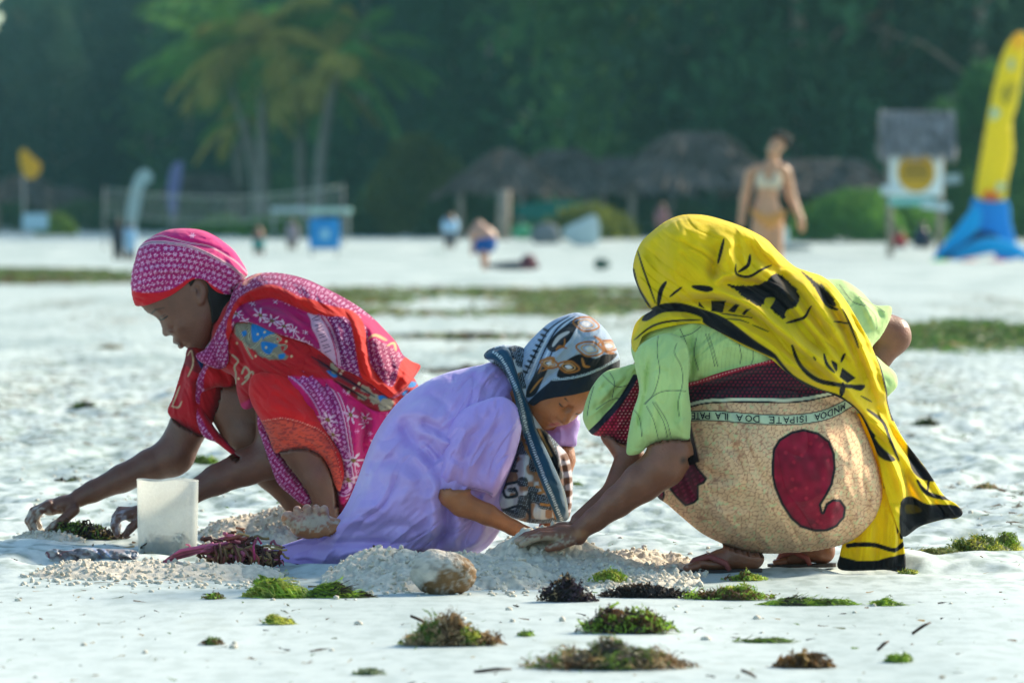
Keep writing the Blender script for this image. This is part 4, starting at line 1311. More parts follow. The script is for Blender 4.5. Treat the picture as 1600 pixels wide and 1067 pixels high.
        for l, w in ((L1, 1.6), (L2, 1.5), ([(a, b_ + 3) for a, b_ in L1], 1.3)): p.line(l, w, 'e9bcc8', .6, taper=False)
        p.line([(a, b_ + 1.4) for a, b_ in L1], 1.2, '3c1430', .5, taper=False)
        p.flower(*K1([(595, 135)])[0], 4.5, 'e7b3da', 6)
        p.poly(K1([(100, 548), (180, 562), (280, 566), (380, 558), (470, 525), (560, 468), (620, 452), (600, 480), (520, 540), (400, 610), (250, 690), (120, 690)]), 'cf1022', .8)
        p.poly(K1([(690, 470), (760, 515), (830, 570), (850, 600), (780, 580), (700, 510)]), 'cf1022', .8)
        return p.c
    W = K1([(152, 664), (130, 600), (122, 540), (122, 470), (130, 400), (155, 310), (185, 220), (270, 150), (380, 98), (500, 82), (640, 92), (740, 130), (830, 190), (900, 250), (950, 320), (1003, 420), (975, 470), (940, 530), (900, 575), (850, 580), (790, 565), (745, 530), (700, 480), (645, 460), (585, 478), (520, 530), (440, 585), (340, 630), (250, 662), (190, 672)])
    o = fg.piece('head_wrap', W, M_cloth, None, p_wrap, depth=62, f0=0, over=4, edge=5,
                 add=lambda s: s.folds([(K1([(140, 470), (350, 430), (600, 430), (850, 500)]), -2.5, 3, 4), (K1([(150, 380), (350, 330), (600, 350), (880, 460)]), -2.2, 3, 4), (K1([(200, 215), (480, 200), (750, 290), (960, 430)]), 3, 4, 3), (K1([(280, 160), (520, 170), (800, 250), (960, 380)]), -3, 3, 4), (K1([(150, 600), (350, 590), (500, 520), (640, 455)]), 3, 3, 3), (K1([(800, 300), (900, 400), (940, 500)]), -3, 4, 5), (K1([(860, 300), (950, 420)]), 3, 4, 4)]), wrinkle=(1.3, 9, 5, 15)); cl.append(o)
    # --- dress on the trunk: red with blue and old gold ornaments
    def ornament(p, k=1.0):
        p.poly(K8([(250, 500), (390, 495), (520, 560), (620, 580), (650, 680), (700, 760), (740, 810), (600, 830), (480, 800), (400, 720), (300, 660), (240, 600)]), '7f7a68', 1.5, rough=1.5)
        for q in ([(395, 508), (450, 508), (560, 550), (618, 582), (560, 610), (500, 640), (420, 670), (398, 610)], [(500, 660), (640, 690), (600, 730), (570, 790), (520, 760), (490, 720)], [(290, 590), (340, 560), (350, 600), (310, 620)], [(650, 780), (710, 770), (700, 810), (660, 820)]): p.poly(K8(q), '1470b4', 1)
        for l in ([(260, 520), (300, 600), (330, 680), (380, 780), (410, 820)], [(350, 520), (380, 600), (370, 660)], [(500, 620), (440, 700), (400, 720), (340, 690)], [(520, 630), (600, 600), (670, 640), (600, 670)], [(650, 690), (720, 700), (700, 740)], [(480, 760), (560, 790), (600, 770), (640, 800)]):
            p.line(K8(l), 3.4, 'b5ae92', .8); p.line(K8(l), 1.2, '4c4236', .6)
        for a, b_ in ((455, 595), (520, 575), (535, 715), (437, 795), (258, 680), (720, 660), (768, 795), (265, 1010)): p.poly(K8([(a - 12, b_), (a, b_ - 12), (a + 12, b_), (a, b_ + 12)]), 'cbb890', .7)
        for l in ([(215, 790), (270, 840), (230, 900), (240, 960), (230, 1060)], [(300, 960), (330, 900), (370, 930), (360, 1000), (300, 1060)], [(330, 1000), (400, 940), (410, 980)]): p.line(K8(l), 3, 'a89f84', .8, taper=False)
    def p_trunk(x, y, s, f):
        p = Paint(x, y, 'b0101e')
        g = vn(x * .05, y * .05, 31)
        # lower skirt of the dress: magenta with white flowers
        low = sm(-3, 3, y - np.interp(x, [360, 460, 520, 560, 600, 660], [640, 585, 590, 600, 625, 660]))
        p.put(low, 'c81268')
        rg = random.Random(2)
        for k in range(46):
            a, b_ = rg.uniform(500, 620), rg.uniform(600, 840); p.flower(a, b_, rg.uniform(3, 5), 'e59cc8', 6)
        for (a, b_, r, an) in ((530, 640, 17, .3), (552, 665, 15, 1.2), (520, 678, 14, .9), (556, 720, 15, 0), (548, 745, 20, .5), (572, 650, 12, .1), (590, 690, 12, .6)): p.flower(a, b_, r, 'e8c6d8', 6, .6, an, .8, '8a6a3a')
        # waist band region of blue and gold print under the shawl
        for q in ([(120, 540), (300, 640), (420, 730), (560, 820), (700, 900), (820, 960), (780, 1060), (640, 1060), (520, 990), (400, 900), (280, 790), (150, 680)],): p.poly(K9(q), '8c1220', 1)
        for q in ([(200, 690), (260, 700), (300, 740), (260, 750)], [(650, 930), (720, 920), (760, 960), (700, 990)], [(930, 800), (1010, 810), (1000, 850), (940, 850)], [(880, 890), (940, 880), (900, 930)]): p.poly(K9(q), '1470b4', 1)
        for q in ([(240, 620), (300, 660), (290, 720), (240, 700)], [(520, 820), (600, 860), (580, 900), (520, 880)], [(480, 890), (560, 920), (560, 960), (490, 950)], [(600, 880), (680, 940), (660, 1000), (600, 970)], [(700, 960), (800, 960), (780, 1050), (680, 1040)]): p.poly(K9(q), '9a9078', 1.2, rough=1.5)
        for a, b_ in ((345, 690), (495, 810), (400, 885), (325, 720), (450, 850)): p.poly(K9([(a - 14, b_), (a, b_ - 14), (a + 14, b_), (a, b_ + 14)]), 'd9c8a8', .7)
        p.line(K9([(60, 560), (200, 650), (330, 740), (480, 830), (640, 930)]), 3, '141c30', 1); p.line(K9([(260, 780), (420, 870), (560, 960)]), 3, '14141e', 1)  # dark strokes along two fold valleys: crease shade put into the colour
        ornament(p)
        return p.c
    T_ = [(330, 560), (332, 510), (345, 480), (372, 448), (405, 430), (437, 430), (476, 439), (515, 457), (551, 477), (585, 507), (612, 540), (640, 580), (652, 600), (656, 620), (640, 690), (615, 760), (580, 830), (555, 850), (530, 800), (520, 740), (500, 690), (470, 640), (430, 620), (385, 640), (372, 620), (366, 590), (350, 580)]
    o = fg.piece('dress', T_, M_cloth, None, p_trunk, depth=98, f0=0, power=.5,
                 add=lambda s: s.folds([(K2([(680, 480), (740, 600), (760, 760), (770, 900)]), -9, 8, 8), (K2([(730, 520), (790, 640), (800, 780)]), 9, 9, 9), (K2([(800, 560), (850, 640), (830, 760)]), -7, 7, 8), (K2([(860, 600), (880, 660), (850, 740)]), 6, 7, 7), (K9([(60, 560), (280, 700), (480, 830), (700, 960)]), -7, 4, 5), (K9([(260, 780), (420, 870), (600, 990)]), -6, 4, 5), (K9([(100, 600), (300, 760), (600, 940)]), 6, 6, 6),
                              (K8([(220, 600), (300, 800), (330, 1000)]), -6, 6, 6), (K8([(640, 640), (820, 780), (900, 840)]), -6, 5, 6)]) + s.blob(430, 560, 45, 60, 12), wrinkle=(3, 15, 3, 40)); cl.append(o)
    # --- far sleeve and chest panel
    def p_fs(x, y, s, f):
        p = Paint(x, y, 'b80f20')
        p.poly(K2([(118, 365), (150, 375), (190, 430), (185, 470), (150, 460), (120, 440), (105, 480)]), '7c1420', 1); p.poly(K2([(160, 400), (190, 415), (185, 450)]), '2a4a86', 1)
        for l in ([(125, 400), (140, 380), (150, 430), (130, 480), (150, 440)], [(60, 600), (90, 605), (105, 580)], [(95, 520), (80, 560), (65, 600)]): p.line(K2(l), 2.6, 'cdb08a', .8)
        return p.c
    o = fg.piece('far_sleeve', [(290, 545), (284, 565), (276, 590), (266, 622), (257, 645), (268, 660), (290, 674), (312, 683), (330, 660), (345, 610), (345, 565), (315, 545)], M_cloth, None, p_fs, depth=40, f0=-80, edge=5,
                 add=lambda s: s.folds([(K2([(120, 420), (100, 520), (80, 620)]), -5, 5, 6), (K2([(150, 470), (140, 560), (150, 660)]), 6, 6, 7), (K2([(170, 480), (165, 600)]), -5, 5, 5)]), wrinkle=(2, 12, 3, 70)); cl.append(o)
    # --- cloth over the far knee, dropping between the legs
    def p_lap(x, y, s, f):
        p = Paint(x, y, 'a0125e')
        S, T = p.curve(K2([(150, 560), (170, 480), (230, 410), (310, 395)])); p.put(sm(.2, -.2, vn(x * .5, y * .5, 3) - .25) * 0, LPK)
        p.put(rows_of_flowers(x * .7 + y * .7, x * .7 - y * .7, 7, 7) * .9, 'dd9cc8')
        p.poly(K2([(200, 540), (200, 470), (235, 420), (290, 400), (345, 400), (345, 470), (310, 528), (260, 524)]), 'c01422', 1)
        p.poly(K2([(165, 610), (180, 590), (215, 640), (280, 740), (330, 790), (420, 880), (520, 950), (620, 985), (560, 990), (420, 915), (300, 800), (240, 740)]), 'b8102a', 1)
        return p.c
    o = fg.piece('lap_cloth', K2([(158, 620), (154, 560), (160, 510), (178, 460), (215, 420), (260, 400), (320, 395), (345, 420), (335, 480), (308, 526), (250, 524), (205, 540), (186, 565), (190, 610), (215, 655), (260, 715), (320, 775), (345, 800), (330, 812), (280, 775), (240, 745), (195, 725), (170, 680)]), M_cloth, None, p_lap, depth=30, f0=-52, edge=4, over=None,
                 add=lambda s: s.folds([(K2([(175, 540), (180, 480), (230, 425)]), 4, 5, 6), (K2([(240, 430), (280, 480), (300, 520)]), -5, 6, 6)]), wrinkle=(1.8, 11, 3, 60)); cl.append(o)
    o = fg.piece('hanging_hem', K2([(418, 628), (440, 640), (460, 700), (510, 780), (570, 860), (620, 930), (632, 975), (600, 985), (550, 945), (500, 900), (470, 830), (440, 740), (420, 680)]), M_cloth, None, p_lap, depth=18, f0=44, edge=4, wrinkle=(2, 8, 5, 62),
                 add=lambda s: s.folds([(K2([(440, 680), (500, 800), (580, 920)]), 4, 4, 4)])); cl.append(o)
    # --- dress over the near knee
    def p_knee(x, y, s, f):
        p = Paint(x, y, 'c81268')
        S, T = p.curve(K2([(385, 520), (400, 455), (450, 420), (540, 420), (620, 470), (690, 560), (720, 640), (740, 760), (760, 900)]))
        if np.mean(T[(x > 560)]) < 0 if (x > 560).any() else False: T = -T
        p.put(sm(20, 16, np.abs(T)), '9a1870'); p.put(sm(20, 16, np.abs(T)) * rows_of_flowers(S, T, 7.5, 7.5), 'e0a2d4')
        p.put(sm(1.2, .6, np.abs(T - 17)), 'e3b5cf'); p.put(sm(1.2, .6, np.abs(T - 22)), 'e3b5cf'); p.put(sm(1.2, .6, np.abs(T + 17)), 'c9a0cc')
        for (a, b_, r, an) in ((700, 640, 44, .3), (790, 620, 40, 1.2), (720, 700, 36, .9), (800, 800, 46, 0), (780, 880, 50, .5), (850, 660, 30, .1)): p.flower(*K2([(a, b_)])[0], r / 2.541, 'e8c6d8', 6, .6, an, .7, '8a6a3a')
        rg = random.Random(3)
        for k in range(30): p.flower(rg.uniform(520, 600), rg.uniform(600, 780), 3.4, 'e59cc8', 6)
        return p.c
    o = fg.piece('dress_skirt', K2([(388, 500), (392, 460), (420, 425), (470, 407), (540, 402), (610, 412), (690, 448), (750, 510), (820, 575), (880, 620), (905, 650), (870, 740), (840, 830), (800, 910), (768, 970), (742, 975), (735, 920), (752, 860), (735, 780), (700, 720), (650, 690), (600, 640), (540, 560), (470, 520), (420, 520)]), M_cloth, None, p_knee, depth=58, f0=48, edge=6,
                 add=lambda s: s.folds([(K2([(420, 460), (520, 425), (630, 460), (700, 560)]), 6, 7, 8), (K2([(600, 440), (690, 520), (740, 640), (770, 800)]), -8, 6, 7), (K2([(700, 480), (790, 600), (810, 760), (780, 920)]), 9, 8, 8), (K2([(820, 600), (850, 680), (820, 800)]), -8, 7, 7), (K2([(640, 480), (700, 600), (740, 740)]), 5, 6, 6)]), wrinkle=(2.5, 13, 4, 62)); cl.append(o)
    # --- trouser leg
    def p_tr(x, y, s, f):
        p = Paint(x, y, 'd61a20')
        a = K2([(425, 650), (520, 632), (600, 650), (680, 690), (730, 770), (755, 880)]); P = spline(a, False, 5)
        d, S, T, _, _, _ = pline(x, y, P)
        low = y > np.interp(x, P[:, 0], P[:, 1]); low = low * 1.0
        p.put(low, 'd8503c'); g = vn(x * .22, y * .6, 3) + .5 * vn(x * .5, y * .9, 4)
        p.put(low * sm(.1, .4, g) * sm(762, 750, y + 0 * x) * .6, '7c2030'); p.put(sm(.9, .4, d) * (np.sin(S * 1.6) > 0), 'e8a08c')
        p.line([(a_, b_ + 3) for a_, b_ in a], 1.4, 'a81a1e', .6, taper=False)
        return p.c
    o = fg.piece('trouser_leg', K2([(386, 540), (388, 500), (400, 470), (430, 452), (490, 450), (545, 465), (600, 515), (650, 590), (682, 660), (715, 720), (750, 780), (762, 850), (752, 905), (742, 925), (725, 900), (700, 830), (668, 785), (620, 762), (560, 762), (512, 772), (486, 770), (468, 720), (450, 680), (425, 630), (402, 590)]), M_cloth, None, p_tr, depth=50, f0=72, edge=5,
                 add=lambda s: s.folds([(K2([(430, 480), (520, 500), (600, 570), (660, 650)]), -4, 7, 8), (K2([(460, 560), (540, 590), (620, 640)]), 4, 8, 8), (K2([(440, 610), (540, 620), (640, 670)]), -3, 5, 6), (K2([(500, 700), (600, 690), (700, 760), (740, 860)]), 4, 6, 6), (K2([(600, 720), (680, 770), (720, 850)]), -4, 5, 5)]), wrinkle=(2.2, 12, 3, 35)); cl.append(o)
    # --- shawl
    def p_shawl(x, y, s, f):
        p = Paint(x, y, 'a8146a')
        S, T = p.curve([(300, 560), (330, 500), (372, 450), (430, 436), (500, 455), (570, 505), (640, 580), (680, 640)])
        p.put(rows_of_flowers(S, T, 7.6, 7.6) * .95, 'e6b2d8')
        # right part, rows running down the cloth
        zr = sm(-2, 2, x - np.interp(y, [460, 520, 560, 600], [560, 520, 532, 560])) * sm(600, 590, x + 0 * y) * (y > 492)
        p.poly(K8([(228, 420), (250, 340), (330, 310), (440, 285), (585, 268), (760, 345), (925, 405), (985, 520), (1040, 700), (1000, 720), (880, 640), (760, 610), (640, 590), (520, 545), (400, 490), (250, 490), (215, 560)]), 'b0146a', 1)
        p.poly(K8([(430, 290), (585, 268), (760, 345), (930, 405), (1000, 560), (1040, 690), (930, 600), (800, 470), (640, 370), (500, 340)]), 'c8126c', 1)
        for (a, b_, r, an, n_) in ((250, 410, 74, .2, 7), (480, 420, 90, .8, 6), (590, 470, 95, .1, 7), (700, 520, 90, .5, 6), (790, 560, 70, 1, 7), (340, 475, 60, .4, 5), (620, 300, 34, 0, 5), (400, 318, 34, .5, 5), (230, 510, 40, .6, 6), (895, 575, 34, .6, 6), (850, 650, 60, .2, 6), (930, 690, 50, .9, 6)):
            p.flower(*K8([(a, b_)])[0], r / 5.93, 'e4c4dc', n_, .55, an, .62, '7a5a3a' if r > 72 else None)
        p.poly(K8([(912, 402), (1000, 420), (1060, 450), (1120, 570), (1190, 760), (1200, 880), (1150, 850), (1050, 790), (1025, 680), (990, 600), (955, 540), (940, 460)]), 'dcb0c8', .8)
        for k, (t, h) in enumerate(((.02, 1), (.1, 0), (.2, 1), (.3, 1), (.38, 0), (.46, 1), (.56, 0), (.64, 1), (.74, 1), (.84, 0), (.92, 1))):
            a0 = np.array((955 + 130 * t, 440 + 340 * t)); p.line(K8([a0 + (0, 8 if h else -4), a0 + (56, -22 + (k % 3) * 8)]), 1.3, '5c2a5c', .5, taper=False)
        for off, cc in ((0, 'c03068'), (26, 'e8b8ca'), (46, 'c02a60'), (66, 'e4b4d0'), (84, '7a3a8a')): p.line(K8([(1040 + off, 440), (1110 + off, 560), (1165 + off, 720), (1190 + off, 880)]), 2.2, cc, .6, taper=False)
        # rows on the drop between the two red bands
        S2, T2 = p.curve(K9([(260, 150), (330, 320), (380, 480), (430, 640), (470, 780)])); z = inside(x, y, np.array(K9([(210, 200), (380, 210), (440, 380), (470, 600), (560, 800), (420, 740), (330, 640), (320, 500), (270, 330)])))
        p.put(z * 1.0, '8c1268'); p.put(z * rows_of_flowers(S2, T2, 7.2, 8.4), 'e6b2d8')
        z = inside(x, y, np.array(K9([(585, 430), (640, 410), (760, 470), (890, 580), (800, 830), (640, 740), (600, 600)]))); S3, T3 = p.curve(K9([(640, 380), (660, 560), (740, 800)]))
        p.put(inside(x, y, np.array(K9([(480, 170), (620, 240), (800, 380), (870, 560), (890, 600), (760, 470), (640, 400), (580, 430), (560, 300)]))) * 1.0, 'd4146c')
        p.put(z * 1.0, 'a0145c'); p.put(z * rows_of_flowers(S3, T3, 7, 9), 'eaa6c0')
        p.line(K9([(578, 400), (640, 370), (740, 425)]), 4, 'e3bd86', .8); p.line(K9([(745, 470), (800, 455), (822, 520)]), 3.4, 'e3bd86', .8)
        # red borders
        for q in ([(165, 640), (158, 540), (195, 400), (255, 285), (400, 182), (560, 140), (700, 180), (860, 262), (960, 290), (1000, 310), (1000, 420), (850, 370), (700, 305), (585, 268), (440, 287), (300, 330), (228, 420), (212, 540), (232, 640), (215, 720)],): p.poly(K8(q), RED, .9)
        p.poly(K9([(-40, 20), (60, 40), (200, 90), (330, 120), (430, 150), (520, 240), (560, 380), (585, 560), (640, 700), (800, 840), (890, 590), (1060, 660), (960, 830), (800, 935), (700, 930), (580, 840), (500, 700), (450, 420), (385, 215), (200, 195), (60, 150), (-40, 110)]), 'e02418', .9)
        p.line(K9([(1035, 665), (950, 820), (805, 925)]), 2, 'a01024', .6, taper=False)
        p.line(K8([(330, 90), (300, 140)]), 1.4, 'e0a07a'); 
        for o_ in (0, 16, 32): p.line(K8([(430 + o_, 45), (370 + o_, 80), (300 + o_, 150)]), 1.2, 'e8a890', .5, taper=False)
        return p.c
    SH = [(316, 556), (326, 548), (334, 530), (342, 512), (352, 494), (360, 472), (368, 450), (386, 434), (405, 427), (437, 427), (476, 436), (515, 454), (551, 474), (578, 494), (602, 518), (618, 536), (628, 554), (642, 566), (656, 574), (644, 594), (630, 612), (615, 620), (598, 610), (580, 596), (556, 582), (532, 572), (520, 560), (505, 548), (484, 535), (458, 526), (428, 516), (400, 504), (374, 503), (366, 516), (360, 535), (360, 560), (352, 574), (336, 566), (318, 562)]
    o = fg.piece('shawl', SH, M_thin, None, p_shawl, depth=6, drape='soft', lift=6, dblur=5, edge=6, thick=5,
                 add=lambda s: s.folds([(K8([(220, 420), (300, 260), (440, 190), (600, 170), (800, 260), (1000, 320)]), 7, 6, 5), (K8([(240, 460), (320, 330), (450, 290), (600, 280), (780, 360), (930, 420)]), -6, 4, 4), (K8([(280, 430), (450, 380), (620, 400), (800, 500), (960, 620)]), 5, 5, 6), (K8([(420, 340), (600, 330), (760, 400), (920, 520)]), -4, 4, 4), (K8([(300, 180), (430, 90), (600, 80), (820, 150)]), -4, 5, 5),
                              (K9([(380, 150), (470, 300), (540, 560), (620, 800)]), 8, 5, 5), (K9([(540, 230), (570, 400), (610, 640), (720, 860)]), -8, 4, 4), (K9([(260, 220), (360, 480), (440, 740)]), 5, 5, 5), (K9([(200, 220), (310, 460), (400, 700)]), -5, 4, 4), (K9([(640, 420), (700, 600), (760, 800)]), 5, 5, 5), (K9([(740, 470), (790, 620), (810, 820)]), -4, 4, 4), (K9([(900, 600), (880, 740), (810, 900)]), -5, 4, 4)]), wrinkle=(2.2, 10, 6, 38)); cl.append(o)
    # neck part hanging in front of the throat
    o = fg.piece('neck_cloth', [(309, 552), (322, 545), (334, 528), (345, 508), (354, 492), (366, 490), (368, 520), (362, 560), (348, 575), (330, 572), (312, 562)], M_cloth, None,
                 lambda x, y, s, f: Paint(x, y, '8c1056').put(rows_of_flowers(x * .6 + y * .8, x * .8 - y * .6, 6, 6) * .85, 'd884b8').c, depth=14, f0=34, edge=4, wrinkle=(1.5, 9, 2, 60)); cl.append(o)
    for o in cl: parent_keep(o, root)
    fg.tuck(body, b.V, skip=('hair',))
build_A()
# ================================================================ the woman in the yellow scarf
K6, K7 = Kc(900, 320, 2.807), Kc(900, 560, 2.581)
C_BLK = '14141a'
def build_C():
    fg = Fig(13.7, 896, 325, 1525, 905, 1.5)
    fg.H[:] = -40
    root = empty('person', tuple(fg.world(1190, 889, 0)))
    props(root, 'squatting woman under a yellow and black scarf, cream skirt with a big red paisley', 'person')
    # --- body: one surface
    b = Body()
    b.cap((1120, 520, 0), 62, (1260, 700, 0), 88, 12)                       # trunk
    b.cap((1100, 480, 0), 30, (1130, 520, 0), 40, 10); b.ell((1082, 425, 0), (74, 62, 58), 30, 8)
    b.chain([(1036, 545, 100, 28), (1034, 640, 116, 30), (1044, 703, 124, 34), (1034, 722, 125, 33), (1000, 748, 118, 30), (962, 779, 108, 23), (928, 806, 100, 17.5), (908, 821, 96, 15.5)], 7)   # near arm
    b.ell((1062, 714, 122), (12, 10, 12), 0, 8)
    # near hand, pressed into the sand
    b.ell((884, 829, 94), (24, 14.5, 21), 8, 6)
    b.ell((903, 834, 95), (12, 12, 15), -20, 6)
    for k, (dx, df, dy) in enumerate(((0, -14, 1), (-6, -5, -1), (-5, 5, 0), (2, 14, 3))):
        b.chain([(868, 828 + dy, 94 + df, 8.4), (846 + dx * .6, 828 + dy, 93 + df * 1.15, 7.2), (828 + dx, 833 + dy, 92 + df * 1.25, 6.2), (814 + dx, 841 + dy, 92 + df * 1.3, 5.4)], 2.2)
    b.chain([(892, 838, 108, 8), (872, 846, 114, 7), (856, 850, 114, 6)], 3)
    # far arm: upper arm under the sleeve, forearm running down behind the near one
    b.chain([(1040, 560, -90, 34), (965, 655, -70, 27), (962, 680, -60, 22), (985, 715, -40, 22), (960, 770, -10, 19), (905, 812, 30, 14)], 5)
    b.ell((884, 824, 34), (22, 11, 18), 5, 5)
    for k, df in enumerate((-12, -4, 4, 12)):
        b.chain([(868, 824, 34 + df, 7), (848, 828, 34 + df * 1.15, 6), (832, 838, 34 + df * 1.2, 5)], 2)
    # bent elbow showing at the right of the scarf
    b.chain([(1270, 480, -30, 40), (1340, 500, -50, 33), (1398, 524, -66, 28), (1400, 528, -66, 26), (1370, 562, -60, 24), (1330, 600, -50, 24)], 8)
    # legs folded under the skirt, feet in sandals
    b.chain([(1270, 760, 50, 55), (1150, 745, 50, 40), (1090, 752, 45, 30)], 8); b.chain([(1090, 752, 45, 30), (1138, 800, 60, 26), (1152, 845, 74, 21), (1160, 862, 73, 22)], 8)
    b.chain([(1158, 862, 73, 22), (1120, 871, 74, 15), (1085, 879, 75, 10)], 8); b.ell((1170, 868, 73), (21, 18, 17), 0, 6); b.ell((1108, 876, 75), (32, 9, 21), 5, 6)
    for k, df in enumerate((-14, -7, 0, 7, 15)):
        b.chain([(1086, 879, 75 + df, 6.2), (1069 + abs(df - 6) * .25, 882, 75 + df * 1.15, 5 + (k == 4) * 1.6)], 1.6)
    b.chain([(1270, 760, -60, 62), (1200, 760, -75, 46), (1262, 820, -66, 30), (1284, 846, -62, 21), (1288, 862, -62, 20)], 8)
    b.chain([(1284, 862, -62, 19), (1250, 871, -62, 14), (1226, 880, -61, 9)], 8); b.ell((1290, 868, -62), (16, 15, 16), 0, 6)
    for k, df in enumerate((-13, -6, 0, 6, 13)):
        b.chain([(1228, 880, -61 + df, 5.6), (1215, 882, -61 + df * 1.15, 4.6 + (k == 4))], 1.6)
    nails = [((1068 + abs(df - 6) * .25, 878.5, 75 + df * 1.15 + 1), (3, 2.2, 3), 'a98674', .5) for df in (-14, -7, 0, 7, 15)]
    spots = nails + [((1185, 878, 73), (16, 8, 26), '8d6550', .8), ((1100, 888, 75), (60, 5, 30), '8a6654', .6), ((1070, 878, 98), (3.5, 3, 5), '9a7a68', .5),
             ((850, 838, 95), (50, 12, 60), 'a08e78', .6, (800, 842, 95), .35), ((905, 828, 110), (20, 10, 16), '9a6844', .8), ((810, 838, 95), (6, 3, 30), 'b79a86', .5), ((1415, 520, -50), (16, 14, 30), '8a4e36', .9), ((1062, 712, 150), (9, 9, 12), '3a2119', .8)]
    body = parent_keep(b.build('body', fg, M_skin, None, '7a4a34', spots, (800, 1450, 350, 892, -180, 200), 2.9, (((800, 925, 1.9), (1050, 1100, 2.2)), ((815, 850, 1.9), (868, 892, 2.0)), ((10, 125, 2.4),))), root)
    # --- sandals
    for cx, f, w, lb in ((1122, 74, 1.0, None), (1256, -62, .82, None)):
        s_ = MB(); n = 26
        prof = []
        for k in range(n):
            a = 2 * math.pi * k / n
            prof.append((cx + 66 * w * math.cos(a), f + 25 * (abs(math.sin(a)) ** .8) * (1 if math.sin(a) > 0 else -1) * (1.08 - .12 * math.cos(a))))
        V = [fg.world(x, 889.0, ff) for x, ff in prof] + [fg.world(x, 884.5 - 1.5 * (x > cx + 20), ff) for x, ff in prof]
        Q = [(k, (k + 1) % n, n + (k + 1) % n, n + k) for k in range(n)]
        T = [(n, n + k + 1, n + k) for k in range(1, n - 1)] + [(0, k, k + 1) for k in range(1, n - 1)]
        s_.add(V, Q, T, lin('2d2424'))
        sd = parent_keep(s_.build('sandal', M_attr, None), root)
        m = MB()
        for sg in (-1, 1):
            m.tube([fg.world(*p) for p in ((cx - 48 * w, 880, f + 2), (cx - 40 * w, 871, f + sg * 8), (cx - 16 * w, 864, f + sg * 19), (cx + 8 * w, 874, f + sg * 24), (cx + 14 * w, 885, f + sg * 24))], [.004, .0065, .0075, .0075, .006], 8, col=lin('7a3c38'))
        st = m.build('strap', M_attr, None, True); st.parent = sd
    cl = []
    # --- blouse
    line_c = '4a6048'
    def p_blouse(x, y, s, f):
        p = Paint(x, y, 'bfda8c')
        p.put(sm(.1, .8, vn(x * .06, y * .012, 3)) * .25, '9dbb78')
        for l in ([(450, 540), (480, 620), (475, 740)], [(540, 530), (500, 560), (450, 575)], [(560, 560), (580, 620), (600, 700)], [(572, 560), (590, 620), (612, 700)],
                  [(700, 590), (712, 650), (708, 690)], [(760, 620), (765, 660), (752, 700)], [(520, 580), (510, 650), (530, 720)], [(1150, 350), (1200, 420), (1260, 440)], [(1230, 400), (1290, 430), (1350, 470)], [(1240, 420), (1300, 480), (1310, 540)]):
            p.line(K6(l), 1.3, line_c, .6, taper=False)
        for k in range(26):
            p.put(sm(1.0, .2, np.abs(x - 1080 - k * 6.2 - 6 * np.sin(y * .03))) * .22, '7f9c6a')
        return p.c
    o = fg.piece('blouse', [(986, 548), (1003, 520), (1030, 495), (1080, 470), (1150, 450), (1230, 432), (1290, 436), (1318, 438), (1345, 455), (1366, 476), (1392, 479), (1390, 500), (1376, 526), (1362, 545), (1380, 566), (1398, 582), (1402, 602), (1388, 618), (1366, 632), (1320, 650), (1200, 640), (1075, 620), (1015, 600)], M_cloth, None, p_blouse, depth=112, f0=0,
                 add=lambda s: s.folds([([(1075, 515), (1078, 560), (1074, 600)], -9, 7, 5), ([(1090, 590), (1150, 578), (1205, 556)], 9, 7, 10), ([(1082, 605), (1140, 592), (1195, 572)], -7, 6, 7), ([(1120, 520), (1160, 545), (1200, 552)], 7, 9, 12),
                              ([(1330, 450), (1350, 480), (1368, 520)], 7, 8, 6), ([(1350, 460), (1368, 484), (1380, 500)], -5, 5, 5)]), wrinkle=(2.5, 22, 3, -20)); cl.append(o)
    # --- skirt
    cen = spline([(1066, 648), (1085, 647), (1120, 646), (1172, 649.5), (1229, 651), (1270, 647), (1300, 639), (1330, 624)], False, 6)
    PAIS = K7([(770, 400), (775, 350), (800, 310), (850, 280), (900, 270), (960, 285), (1005, 320), (1025, 370), (1028, 430), (1015, 490), (988, 540), (970, 572), (977, 600), (988, 566), (1015, 547), (1050, 552), (1074, 585), (1070, 630), (1040, 665), (1000, 682), (950, 685), (890, 665), (850, 630), (810, 570), (780, 500), (770, 450)])
    def p_skirt(x, y, s, f):
        p = Paint(x, y, 'f0c294')
        g = vn(x * .16, y * .16, 2) + .6 * vn(x * .31, y * .31, 4)
        p.put(sm(.17, .05, cracks(x / 7.5 + .25 * vn(x * .2, y * .2, 3), y / 7.0, 4)) * .62, '9c4636'); p.put(sm(.62, .85, g) * .75, 'd6d39a'); p.put(sm(.62, .85, -g) * .55, 'e6cf9c')
        q = Paint(x, y, '4c0a20')
        # big paisley
        p.poly([(a, b) for a, b in PAIS], C_BLK, .8, smooth=False)
        P = np.array(PAIS); d = pline(x, y, P, closed=True)[0]; ins_ = inside(x, y, P)
        w = sm(3.4, 4.8, np.where(ins_, d, 0))
        red = np.array(lin('8e0c2c'))[None] * (1 + .35 * vn(x * .1, y * .1, 9))[:, None]
        p.c = p.c * (1 - w[:, None]) + red * w[:, None]
        rg = random.Random(5)
        for k in range(34):
            a, bb = rg.uniform(1200, 1296), rg.uniform(668, 820)
            p.poly([(a - 3, bb), (a, bb - 3.2), (a + 3, bb - 1), (a + 1.2, bb + 3)], 'b3203a', .9, where=w * .85)
